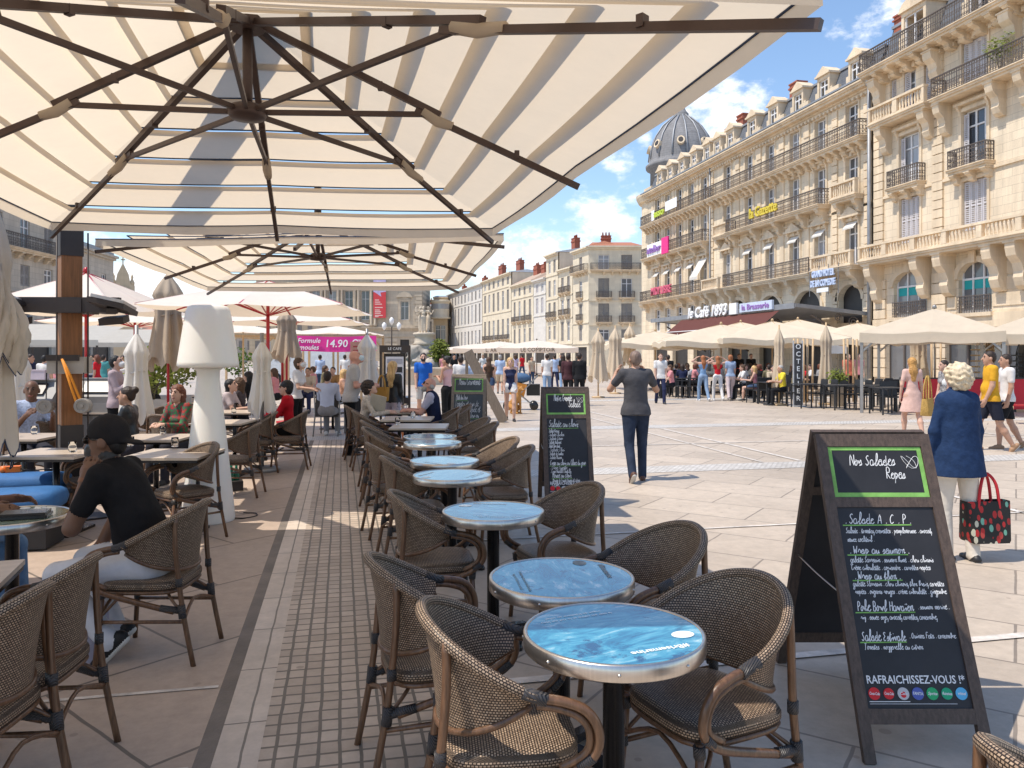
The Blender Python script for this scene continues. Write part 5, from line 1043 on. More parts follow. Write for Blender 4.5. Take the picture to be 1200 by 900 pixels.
for (px, py, lab) in ((18, 512, 'glass tumbler left of another on the table left of the mast'), (40, 509, 'glass tumbler right of another on the table left of the mast'), (85, 530, 'glass tumbler beside the black cap on the table under the mast'), (191, 509, 'tall glass tumbler on the table right of the black cap'),
                      (153, 523, 'glass tumbler just behind the collar of the man in black'), (205, 524, 'glass tumbler on the dark runner behind the man in black'), (277, 479, 'glass tumbler, leftmost of three right of the lamp'), (286, 475, 'glass tumbler, middle of three right of the lamp'), (295, 477, 'glass tumbler, rightmost of three right of the lamp'), (274, 485, 'glass tumbler before three others right of the lamp'),
                      (131, 479, 'glass tumbler in front of the woman in the leather jacket'), (285, 474, 'glass tumbler on the table before the red coat, left'), (298, 472, 'glass tumbler on the table before the red coat, right'), (468, 478, 'glass tumbler by the elbow of the curly-haired woman'), (475, 480, 'glass tumbler at the middle of the three joined tables'), (484, 490, 'glass tumbler before the hands of the elderly man'), (455, 476, 'glass tumbler at the far end of the three joined tables'), (466, 498, 'glass tumbler nearest the camera on the three joined tables')):
    tumbler(px, py, lab)
# armchairs on the terrace, left
TG = 'rattan armchairs of the left terrace'
CAPCH = ch_at(181, 668, 168, 'rattan armchair under the seated man in the black cap', TG)
for (px, py, f, lab) in ((22, 768, 172, 'rattan armchair at lower left in front of the man in black, right of another'), (-52, 822, 170, 'rattan armchair cut by the lower left corner of the picture'), (216, 572, 215, 'empty rattan armchair between the man in black and the white lamp'), (276, 535, 172, 'empty rattan armchair just right of the white lamp foot'), (300, 515, 185, 'empty rattan armchair left of the red coat'),
                         (338, 512, 176, 'rattan armchair under the woman in the red coat'), (425, 503, 4, 'rattan armchair under the woman with curly dark hair'), (436, 512, 4, 'rattan armchair just before the curly-haired woman'), (518, 507, 180, 'rattan armchair under the elderly man'), (532, 502, 184, 'rattan armchair behind the elderly man, against the chalkboard'),
                         (35, 505, 20, 'rattan armchair under the man in the pale blue shirt by the mast'), (52, 528, 85, 'rattan armchair with pale rim left of the mast foot'), (168, 506, 170, 'rattan armchair under the woman in the leather jacket'), (185, 510, 168, 'rattan armchair behind the leather jacket'), (200, 517, 60, 'rattan armchair between leather jacket and patterned jacket'), (214, 502, 250, 'rattan armchair under the woman in the patterned jacket'),
                         (262, 497, 100, 'rattan armchair half hidden by the white lamp, behind its neck'), (8, 530, 60, 'rattan armchair at the left edge beside the cream folded canopy'), (108, 560, 200, 'rattan armchair with a cane arm behind the raised hand of the man in black')):
    ch_at(px, py, f, lab, TG)
# round table of the man in the cap with a phone wallet
p = G(14, 604, .75); o = dup(TB0, (p.x, p.y, 0), 2.2, 'round steel-rimmed table with green print before the man in the black cap', 'round bistro tables on the left terrace'); CAPT = p
tp = [c for c in o.children if c.name.startswith('table_top')][0]; tp.data = tp.data.copy(); tp.data.materials.clear(); tp.data.materials.append(mat('green_grey_print', (.20, .26, .20), .15, 0, .5, 8, coat=.4))
b = MB(); b.bx(-.13, .13, -.07, .07, 0, .016); b.bx(-.11, .12, -.06, .075, .0165, .03); o = b.obj('black_wallet', M_black); q = G(28, 606, .752); o.location = (q.x, q.y, .7525); o.rotation_euler = (0, 0, .1); tag(o, 'flat black wallet lying on the green round table', 'wallet')
# tall white floor lamp
lp = thing('floor_lamp', 'giant white moulded plastic floor lamp shaped like a table lamp', 'lamp', (*GD(244, 7.85).xy, 0))
M_plast = mat('white_translucent_plastic', (.82, .79, .74), .35, 0, .03, 2, spec=.3); N_, L_, b_ = nodes(M_plast); b_.inputs['Subsurface Weight'].default_value = .3; b_.inputs['Subsurface Radius'].default_value = (.1, .07, .05)
b = MB(); b.lathe([(.10, 0), (.25, .0), (.257, .02), (.235, .25), (.188, .7), (.140, 1.15), (.108, 1.42), (.110, 1.50), (.15, 1.535)], 48); b.obj('lamp_body', M_plast, lp)
b = MB(); b.lathe([(.12, 1.53), (.275, 1.535), (.294, 1.555), (.290, 1.59), (.235, 1.95), (.210, 2.10), (.190, 2.14), (.16, 2.152), (.001, 2.155)], 48, caps=False); b.obj('lamp_shade', M_plast, lp)
b = MB(); b.tube(smooth_path([(.25, -.02, .02), (.35, .02, .008), (.45, .12, .008), (.42, .25, .008), (.3, .3, .008)], 5), .008, 6); b.obj('cable', M_black, lp)
# grey service counters
M_cnt = mat('grey_counter', (.20, .19, .18), .5, 0, .1)
for (px, d, w, lab) in ((38, 12.0, .95, 'grey service counter with a pink paper box behind the man in pale blue'), (118, 12.6, .8, 'grey service counter beside the waiter with the face mask')):
    t = thing('service_counter', lab, 'counter', (*GD(px, d).xy, 0), -YAW, 'grey service counters'); b = MB(); b.extr([(-.3, 0), (.3, 0), (.3, 1.25), (-.05, 1.25), (-.3, 1.0)], (0, 1, 0), (0, 0, 1), (1, 0, 0), (0, 0, 0), -w / 2, w / 2); b.obj('cabinet', M_cnt, t)
    b = MB(); b.bx(-w / 2 - .02, w / 2 + .02, -.06, .32, 1.252, 1.28); b.obj('counter_top', M_cnt, t); b = MB()
    for x in (-w / 4, w / 4): b.bx(x - w / 5, x + w / 5, -.315, -.302, .1, .9)
    b.obj('door', mat('grey_counter_door', (.25, .24, .23), .5, 0, .08), t)
    b = MB(); b.box((.05, -.19, 1.145), (w * .55, .22, .02), R=Matrix.Rotation(.78, 3, 'X')); b.obj('drawer_well', M_black, t)
t = thing('paper_box', 'pale pink paper box on the grey counter behind the man in pale blue', 'box', (*GD(45, 11.9).xy, 1.282), -YAW); b = MB(); b.bx(-.13, .13, -.06, .06, 0, .13); b.obj('box_body', mat('pink_paper', (.55, .46, .50), .6), t); b = MB(); b.box((0, 0, .14), (.27, .13, .02)); b.obj('lid', mat('pink_paper', (.55, .46, .50), .6), t)
# blue padded bench by the mast
M_bluef = mat('blue_fabric', (.030, .125, .32), .7, 0, .12, 8, .2, 90)
def cushion(mb, x0, x1, y0, y1, z0, z1, r=.05):
    n = 28; prof = [(-r, 0), (-r * .3, r * .5), (0, (z1 - z0) * .5), (-r * .3, (z1 - z0) - r * .5), (-r, z1 - z0)]; rows = []
    for (o, z) in [(-min(x1 - x0, y1 - y0) / 2 + .002, 0)] + prof + [(-min(x1 - x0, y1 - y0) / 4, z1 - z0 + .012), (-min(x1 - x0, y1 - y0) / 2 + .002, z1 - z0 + .018)]:
        row = []
        for i in range(n + 1):
            a = 2 * math.pi * i / n; c, s = math.cos(a), math.sin(a); k = (abs(c) ** 6 + abs(s) ** 6) ** (-1 / 6); row.append(((x0 + x1) / 2 + ((x1 - x0) / 2 + o) * k * c, (y0 + y1) / 2 + ((y1 - y0) / 2 + o) * k * s, z0 + z))
        rows.append(row)
    mb.grid(rows, 0, True)
for (px, py, z, w, d, lab) in ((4, 574, .5, .95, .5, 'nearer blue padded seat box below the mast'), (26, 556, .5, .85, .4, 'farther blue padded seat box below the mast')):
    p = G(px, py, z); t = thing('padded_seat', lab, 'seat', (p.x, p.y, 0), -YAW + .15, 'blue padded seats'); b = MB(); cushion(b, -w / 2, w / 2, -d / 2, d / 2, .33, .5); b.obj('seat_cushion', M_bluef, t); b = MB(); b.bx(-w / 2 + .06, w / 2 - .06, -d / 2 + .06, d / 2 - .06, .02, .335); b.obj('box', mat('dark_bench_base', (.03, .028, .03), .7), t)
t = thing('power_strip', 'small orange and black extension lead reel lying on the blue seats', 'cable reel', G(16, 553, .52), .2); b = MB(); b.box((0, 0, .03), (.12, .09, .055)); b.lathe([(.03, 0), (.04, .02), (.03, .06)], 12, (-.08, 0, 0)); b.obj('housing', mat('orange_plastic', (.75, .17, .02), .4), t); b = MB(); b.tube(smooth_path([(.05, 0, .03), (.15, -.03, .01), (.3, .02, .01), (.42, -.05, .01), (.5, .05, .04)], 4), .006, 6); b.obj('cord', M_black, t)
# ------------------------------------------------------------------ chalk handwriting
GL = {'a': '75 46 14 11 30 50 72 75 71 80 102', 'b': '02 54 79 4b 34 31 50 72 74 55 95', 'c': '65 46 14 11 30 60 82', 'd': '75 46 14 11 30 50 72 7b 71 80 102', 'e': '02 34 65 56 36 14 11 30 60 82', 'f': '02 55 7b 5d 48 20 1b 3a 51 84', 'g': '75 46 14 11 30 50 72 75 7b 4d 1b 82', 'h': '02 55 7c 4d 30 34 66 83 80 102',
 'i': '02 44 30 52 73', 'j': '02 56 4b 2d 0b 53', 'k': '02 55 7c 4d 30 35 76 44 80 103', 'l': '02 55 7b 5d 34 20 50 83', 'm': '04 25 20 24 56 50 54 86 80 a2', 'n': '04 25 20 24 66 63 70 92', 'o': '45 14 11 30 51 64 46 36 65 95', 'p': '04 36 1c 35 65 73 40 21 93', 'q': '75 46 14 11 30 50 72 75 7c 95', 'r': '02 36 55 74 61 82', 's': '02 46 53 61 30 10 72', 't': '02 4a 20 40 73', 'u': '04 25 21 50 85 80 102', 'v': '04 25 40 75 95', 'w': '04 25 31 54 60 95 b5', 'x': '04 35 61 80 40 75', 'y': '04 25 31 74 85 5c 2b 83', 'z': '04 65 20 60 5b 3b 73', '.': '20 31 20', ',': '21 20 0c', '-': '14 54', ':': '20 21', "'": '2a 18', '!': '1a 02'}
UP = {'S': '7a 5b 29 37 64 62 30 02', 'A': '00 5b 80|24 74', 'C': '8a 5b 17 12 40 82', 'G': '8a 5b 17 12 40 81 84 54', 'P': '20 2b 7a 77 35', 'W': '0b 20 47 70 9b', 'N': '00 1b 80 8b', 'R': '10 1b 7a 66 16 80', 'B': '10 1b 6a 66 16 74 60 10', 'H': '10 1b|16 76|8b 80', 'E': '7a 3b 19 56 13 30 81', 'Q': '5b 17 12 50 84 79 5b|52 90', 'F': '8b 1b 10|16 66', 'T': '0b 8b|4b 30 10', 'J': '3b 8b|6b 52 20 02', 'D': '10 1b 69 83 50 10', 'V': '0b 40 8b', 'L': '2b 10 70', 'M': '00 1b 45 7b 80', 'O': '4b 17 12 40 83 78 4b', 'U': '0b 12 40 72 7b', 'I': '3b 30', 'X': '0b 80|8b 00', 'Z': '0b 7b 00 80', 'K': '1b 10|7b 15 80', 'Y': '0b 46 40|8b 46'}
def script_strokes(txt, size, rnd):
    """strokes of a line of joined handwriting; size = height of a small letter"""
    out = []; cur = []; x = 0.0
    accents = {'é': ('e', '47 69'), 'è': ('e', '27 49'), 'ï': ('i', '27 28|67 68'), 'ô': ('o', ''), '€': ('e', '')}
    for ch in txt:
        if ch == ' ':
            if len(cur) > 1: out.append(cur)
            cur = []; x += 7; continue
        acc = None
        if ch in accents: ch, acc = accents[ch]
        up = ch in UP; g = UP.get(ch) or GL.get(ch)
        if g is None: x += 6; continue
        wmax = 0; jx = rnd.uniform(-.4, .4); sc = rnd.uniform(.9, 1.1)
        def pt(tok, low):
            a = int(tok[:-1], 16) if len(tok) == 2 else int(tok[:-1]); v = tok[-1]; b = int(v, 16)
            if low and v in 'cd' and ch in 'gjpqyz,': b = {'c': -5, 'd': -6}[v]
            elif low and ch in 'gjpqyz,' and v in 'ab': b = -5 if v == 'b' else -4
            return a, b
        for part in g.split('|'):
            pts = [pt(t, not up) for t in part.split()]
            if up:
                if len(cur) > 1: out.append(cur)
                cur = []
            for (a, b) in pts:
                wmax = max(wmax, a); cur.append((x + jx + a * sc, b * sc))
            if up or ch in ".,-:!'":
                out.append(cur); cur = []
        if ch == 'i': out.append([(x + 5, 8), (x + 5.3, 8.6)])
        if ch == 't': out.append([(x + 1, 7), (x + 7, 7.3)])
        if acc:
            for part in acc.split('|'):
                if part: out.append([(x + pt(t, True)[0], pt(t, True)[1]) for t in part.split()])
        x += wmax + (2.2 if up else .2)
    if len(cur) > 1: out.append(cur)
    k = size / 5.0
    return [[(p[0] * k + p[1] * k * .22, p[1] * k) for p in s] for s in out], x * k
def chalk_line(mb, o, ux, uy, txt, size, width=None, pen=.0016, seed=1):
    st, L = script_strokes(txt, size, random.Random(seed)); f = (width / L) if width else 1.0; f = f
    ux, uy, o = Vector(ux), Vector(uy), Vector(o)
    for s in st:
        P = smooth_path([(p[0] * f, p[1], 0) for p in s], 3) if len(s) > 2 else [Vector((p[0] * f, p[1], 0)) for p in s]
        prev = None
        for i, p in enumerate(P):
            d = (P[min(i + 1, len(P) - 1)] - P[max(i - 1, 0)]); d = d.normalized() if d.length > 1e-9 else Vector((1, 0, 0)); n = Vector((-d.y, d.x, 0)) * pen / 2
            a = mb.addv(o + ux * (p.x + n.x) + uy * (p.y + n.y)); b = mb.addv(o + ux * (p.x - n.x) + uy * (p.y - n.y))
            if prev: mb.face((prev[1], b, a, prev[0]))
            prev = (a, b)
    return L * f
# ------------------------------------------------------------------ folding chalkboards
M_bwood = mat('dark_board_wood', (.085, .058, .045), .55, 0, .35, 7, .2, 40, stretch=(10, 10, 1.5)); M_slateb = mat('chalkboard_black', (.022, .021, .024), .55, 0, .35, 2.5); M_green = mat('green_chalk_border', (.20, .42, .10), .7, 0, .25, 14); M_chalk = mat('white_chalk', (.74, .74, .75), .8, 0, .1, 60); M_gbwood = mat('weathered_board_wood', (.20, .155, .115), .65, 0, .25, 7, stretch=(10, 10, 1.5))
M_slateg = mat('chalkboard_grey', (.045, .055, .062), .55, 0, .3, 2.5)
LOGO = [('logo_red', (.62, .015, .02), 'Coca-Cola', 1), ('logo_red', (.62, .015, .02), 'Coca-Cola', .9), ('logo_silver', (.50, .49, .50), 'Cola', 1), ('logo_blue', (.08, .11, .38), 'FANTA', 1), ('logo_green', (.02, .36, .13), 'Sprite', 1), ('logo_green2', (.01, .33, .16), 'fuzetea', .95), ('logo_sky', (.10, .42, .68), 'vittel', 1)]
def chalkboard(label, px, dA, w, zt, spread, rz_extra, header, lines, wood, slate, group, detail=True, green=True, sagy=0):
    p = GD(px, dA); t = thing('chalkboard_sign', label, 'chalkboard', (p.x, p.y, 0), -YAW + rz_extra, group)
    foot = Vector((0, -spread, 0)); apex = Vector((0, -.02, zt)); up = (apex - foot).normalized(); X = Vector((1, 0, 0)); N = X.cross(up) * 1; Ls = (apex - foot).length      # N points towards the viewer
    if N.y > 0: N = -N
    def frame(mb, base, upv, nv, s):
        R = Matrix((X, upv, X.cross(upv))).transposed()
        def bar(x0, x1, h0, h1, th=.028): mb.box(base + X * (x0 + x1) / 2 + upv * (h0 + h1) / 2, (x1 - x0, h1 - h0, th), R=R)
        bar(-w / 2, -w / 2 + .048, 0, Ls); bar(w / 2 - .048, w / 2, 0, Ls); bar(-w / 2 + .048, w / 2 - .048, Ls - .06, Ls, .026); bar(-w / 2 + .048, w / 2 - .048, .145, .205, .026); return R, bar
    b = MB(); R, bar = frame(b, foot, up, N, 1); bar(-w / 2 + .048, w / 2 - .048, Ls - .345, Ls - .30, .026); b.obj('front_frame', wood, t)
    b = MB(); b.box(foot + up * ((.205 + Ls - .345) / 2), (w - .096, Ls - .345 - .205, .012), R=R); pan = b.obj('menu_panel', slate, t)
    b = MB(); b.box(foot + up * (Ls - .18), (w - .096, .24, .012), R=R); hp = b.obj('header_panel', slate, t)
    S = foot + N * .0075
    if green:
        g = MB(); gx, g0, g1 = w / 2 - .050, Ls - .298, Ls - .062
        for (x0, x1, a0, a1) in ((-gx, gx, g0, g0 + .02), (-gx, gx, g1 - .016, g1), (-gx, -gx + .017, g0 + .02, g1 - .016), (gx - .02, gx, g0 + .02, g1 - .016)):
            g.poly([S + X * x + up * a for x, a in ((x0, a0), (x1, a0), (x1, a1), (x0, a1))])
        g.obj('green_border', M_green, hp)
    S = foot + N * .0078; c = MB(); gl = MB(); pen = .0027 if detail else .0034
    for k, (h, x, size, wd, txt, ul) in enumerate(header): chalk_line(c, S + X * x + up * (Ls - h), X, up, txt, size, wd, pen * 1.25, k)
    if header:
        o_ = S + X * (w * .27) + up * (Ls - .135); P = [o_ + X * (.035 * math.sin(i * .9) + .002 * i) + up * (.03 * math.cos(i * 1.3)) for i in range(14)]; c.tube(smooth_path(P, 3), .0012, 4)
        c.obj('chalk_lettering', M_chalk, hp)
    c = MB()
    for k, (h, x, size, wd, txt, ul) in enumerate(lines):
        chalk_line(c, S + X * (x - w / 2) + up * (Ls - h), X, up, txt, size, wd, pen * (1.2 if ul else .85), k + 20)
        if ul: q = S + X * (x - w / 2 - .01) + up * (Ls - h - size * .55); ww = ul; gl.poly([q, q + X * ww + up * .002, q + X * ww + up * .007, q + up * .005])
    c.obj('chalk_lettering', M_chalk, pan)
    if gl.v: gl.obj('green_underline', M_green, pan)
    r_ = text_obj('printed_lettering', 'RAFRAICHISSEZ-VOUS !*', foot + N * .008 + up * .315, X, up, M_chalk, pan, size=.045, depth=.001, bold=.014); r_.scale.x = (w - .12) / (max(abs(v.co.x) for v in r_.data.vertices) * 2)
    for i, (mn, col, tx, sc) in enumerate(LOGO):
        x = -w / 2 + .085 + (w - .17) * i / 6; rad = .0245 * sc; q = foot + N * .008 + X * x + up * .262; lg = MB(); lg.extr([(rad * math.cos(a), rad * math.sin(a)) for a in [2 * math.pi * j / 24 for j in range(24)]], X, up, N, q, 0, .0008); lo = lg.obj('logo', mat(mn, col, .5, 0, .03), pan)
        if detail:
            ob = text_obj('logo_lettering', tx, q + N * .0014, X, up + X * .12, M_chalk, lo, size=.016, depth=.0004, bold=.02, shear=.25 if tx != 'FANTA' else 0); ob.scale.x = min(1.0, rad * 1.75 / (max(abs(v.co.x) for v in ob.data.vertices) * 2))
            if tx == 'Cola': m2 = MB(); m2.extr([(.012 * math.cos(a), .012 * math.sin(a)) for a in [2 * math.pi * j / 20 for j in range(20)]], X, up, N, q - up * .004, .0009, .0012); m2.obj('logo_spot', mat('logo_red', (.62, .015, .02)), lo)
    gl2 = MB(); q = foot + N * .008 + X * (-w / 2 + .06) + up * .222
    gl2.poly([q, q + X * (w - .17), q + X * (w - .17) + up * .0016, q + up * .0016]); q = q + up * .008; gl2.poly([q, q + X * .17, q + X * .17 + up * .003, q + up * .003]); gl2.obj('printed_rule', M_chalk, pan)
    rf = Vector((0, spread - .04, 0)); upr = (apex + Vector((0, .045, 0)) - rf).normalized(); b = MB(); R2, bar2 = frame(b, rf, upr, N, 1); bar2(-w / 2 + .048, w / 2 - .048, Ls - .345, Ls - .30, .026); b.obj('rear_frame', wood, t)
    b = MB(); b.box(rf + upr * (.205 + Ls - .06) * .5, (w - .096, Ls - .27, .012), R=R2); b.obj('rear_panel', slate, t)
    b = MB()
    for s in (-1, 1): b.tube(smooth_path([foot + up * (Ls * .48) + X * s * (w / 2 - .02) - N * .02, Vector((s * (w / 2 - .02), 0, zt * .485)), rf + upr * (Ls * .5) + X * s * (w / 2 - .02)], 4), .004, 5)
    b.obj('stay', M_steel, t)
    return t
MENU = [(.437, .075, .028, .30, '. Salade A . C . P .', .31), (.487, .075, .0155, .385, 'Salade . tomates, crevettes . pamplemousse . avocat,', 0), (.525, .075, .0155, .12, 'sauce cocktail .', 0),
        (.592, .075, .025, .265, '. Wrap au saumon :', .27), (.645, .073, .0155, .37, 'galette Sarrasin . saumon fumé . chou chinois', 0), (.690, .073, .0155, .35, 'Crème ciboulette . coriandre . carottes rapées', 0), (.735, .08, .023, .20, '. Wrap au thon :', .22),
        (.780, .068, .0155, .40, 'galette Sarrasin . chou chinois, thon frais, carottes', 0), (.826, .073, .0155, .40, 'rapées . oignons rouges . crème ciboulette . gingembre', 0), (.930, .07, .027, .245, 'Poke Bowl Hawaïen', .26), (.925, .335, .015, .135, ': saumon mariné :', 0), (.982, .08, .0155, .33, 'riz . sauce soja, avocat, carottes, concombre,', 0),
        (1.075, .07, .026, .19, 'Salade Estivale', .20), (1.072, .275, .0155, .2, ': Quinoa Feta . concombre', 0), (1.128, .075, .0155, .25, 'Tomates . mozzarelle au citron', 0)]
def menu_h(y): k = (y - 415) / 920; return (3.74 * k - .382) / (1.285 + .545 * k) * 1.39
MENU = [(menu_h(y), x, s * .66, w_, t_, u) for y, (h, x, s, w_, t_, u) in zip((613, 624, 634, 648, 658, 667, 678, 686, 695, 715, 713, 725, 750, 747, 760), MENU)]
chalkboard('large dark wooden folding chalkboard headed Nos Salades Repas, nearest the camera', 1018, 3.74, .535, 1.285, .545, 0.0, [(.150, -.125, .022, .21, 'Nos Salades', 0), (.212, .035, .022, .09, 'Repas', 0)], MENU, M_bwood, M_slateb, 'folding menu chalkboards')
MENU2 = [(.44, .07, .034, .32, 'Salade au choix', .33)] + [(.50 + i * .042, .06, .017, .12 + .05 * ((i * 7) % 4) / 3, t_, 0) for i, t_ in enumerate(('. Salade Niçoise', '. Salade Chicken', '. Salade César', '. Salade Italienne', '. Salade Chèvre chaud', '. Salade Thai', '. Salade de Gambas', '. Salade Maison'))] + [(.86, .07, .024, .38, 'Crêpe au choix ou Glace du jour', .39), (.905, .07, .017, .18, '. Crêpe Suzette', 0), (.945, .07, .017, .22, '. Crêpe Nutella Chantilly', 0), (.995, .09, .026, .2, 'Mousse au choix', .22), (1.04, .08, .017, .3, '. Mousse de Fruits Rouges et citron', 0), (1.09, .08, .026, .08, 'Café', .1)]
MENU2 = [(h, x, s, w_, t_.replace('ç', 'c').replace('ê', 'e'), u) for (h, x, s, w_, t_, u) in MENU2]
chalkboard('dark folding chalkboard with green header border, just behind the third bistro table', 662, 8.72, .53, 1.285, .5, .05, [(.145, -.13, .034, .2, 'Notre Grande', 0), (.215, .03, .034, .13, 'Salade', 0)], MENU2, M_bwood, M_slateb, 'folding menu chalkboards', detail=False)
MENU3 = [(.44, .08, .045, .2, 'Plat du Jour', .22), (.56, .07, .05, .4, 'Tomates et cœur de', 0), (.66, .1, .05, .4, 'Burrata Salade et', 0), (.76, .1, .04, .38, 'Desserts du Jour ou', .4), (.86, .1, .035, .3, 'Crepe Sucre', 0), (.93, .1, .035, .36, 'Salade Fruits Rouges', 0), (1.0, .1, .035, .4, 'Coupe Vanille Fraise', 0), (1.08, .07, .045, .15, 'Café', .17)]
CB3 = chalkboard('weathered grey-brown chalkboard of the daily menu beside the elderly man', 550, 13.6, .59, 1.30, .5, -.03, [(.175, -.17, .06, .36, 'Menu Gourmand', 0)], MENU3, M_gbwood, M_slateg, 'folding menu chalkboards', detail=False)
# tall folding sign seen edge-on behind the daily-menu board
p = GD(549, 19.2); t = thing('folding_sign', 'tall grey wooden sign leaf seen edge-on, leaning behind the daily-menu chalkboard', 'folding sign', (p.x, p.y, 0), -YAW)
b = MB(); b.beam((.87, -.06, .01), (-.02, 0, 1.735), .24, .07, up=(0, 1, 0)); b.obj('leaning_leaf', M_gbwood, t); b = MB(); b.beam((-.06, .1, 0), (-.04, .05, 1.66), .07, .1, up=(0, 1, 0)); b.obj('prop_leg', M_gbwood, t); b = MB(); b.beam((-.06, .1, .45), (.60, 0, .47), .02, .02); b.obj('stay', M_steel, t)
# tall menu stand with a framed card and orange legs
p = GD(463, 14.6); t = thing('menu_stand', 'tall dark menu display case with a white printed card and orange trestle legs', 'menu stand', (p.x, p.y, 0), -YAW)
b = MB()
for x in (-.265, .265): b.bx(x - .02, x + .02, -.03, .03, 0, 1.8)
b.bx(-.285, .285, -.04, .04, 1.70, 1.83); b.bx(-.245, .245, -.03, .03, .72, .86); b.obj('frame', M_sheath, t)
b = MB(); b.bx(-.2, .2, -.05, -.005, .86, 1.68); b.obj('display_case', M_black, t)
b = MB(); b.bx(-.165, .165, -.056, -.0505, .9, 1.62); cd = b.obj('menu_card', mat('menu_paper', (.56, .55, .60), .5, 0, .05), t)
b = MB()
b.bx(-.14, .14, -.0595, -.0565, 1.50, 1.58, 1); b.bx(-.14, .14, -.0595, -.0565, 1.33, 1.43, 0)
for i in range(7): b.bx(-.13, .13 - .05 * (i % 3), -.0595, -.0565, 1.25 - i * .045, 1.265 - i * .045, 1)
b.obj('printed_menu', [M_slateb, mat('menu_grey_print', (.30, .30, .36), .6)], cd)
text_obj('lettering', 'LE CAFE', (0, -.042, 1.765), (1, 0, 0), (0, 0, 1), M_chalk, t, size=.07, depth=.004)
for x in (-.1, .13):
    b = MB(); b.beam((x * 1.6, -.16, 0), (x * .5, 0, .72), .05, .05); b.obj('trestle_leg', mat('orange_wood', (.48, .17, .06), .5), t)
# red menu board behind the waiter
p = GD(423, 21); t = thing('menu_board', 'salmon menu board on a post behind the standing waiter in grey', 'menu board', (p.x, p.y, 0), -YAW); b = MB(); b.bx(-.28, .28, -.03, .03, 1.15, 2.0); b.obj('panel', mat('salmon_board', (.50, .26, .20), .6), t); b = MB(); b.bx(-.03, .03, .031, .09, 0, 1.9); b.obj('post', M_pwood, t); b = MB()
for i in range(6): b.bx(-.2, .2 - .04 * (i % 2), -.036, -.031, 1.85 - i * .11, 1.89 - i * .11)
b.obj('printed_menu', mat('menu_red_print', (.35, .05, .05), .6), t)
# vertical sign of the right-hand terrace
p = GD(935, 25.0); t = thing('vertical_sign', 'narrow vertical black sign with white capitals standing on the right terrace', 'sign', (p.x, p.y, 0), -YAW); b = MB(); b.bx(-.13, .13, -.03, .03, .05, 2.0); b.obj('panel', mat('sign_grey_black', (.05, .05, .055), .5), t); b = MB()
for x in (-.142, .142): b.bx(x - .012, x + .012, -.035, .035, 0, 2.1)
b.bx(-.2, .2, -.2, .2, 0, .03); b.obj('frame', mat('sign_frame_grey', (.45, .45, .46), .4), t)
for i, ch in enumerate('OCTELIER'): text_obj('letter', ch, (0, -.04, 1.9 - i * .235), (1, 0, 0), (0, 0, 1), M_wht, t, size=.22, depth=.006, bold=.008)
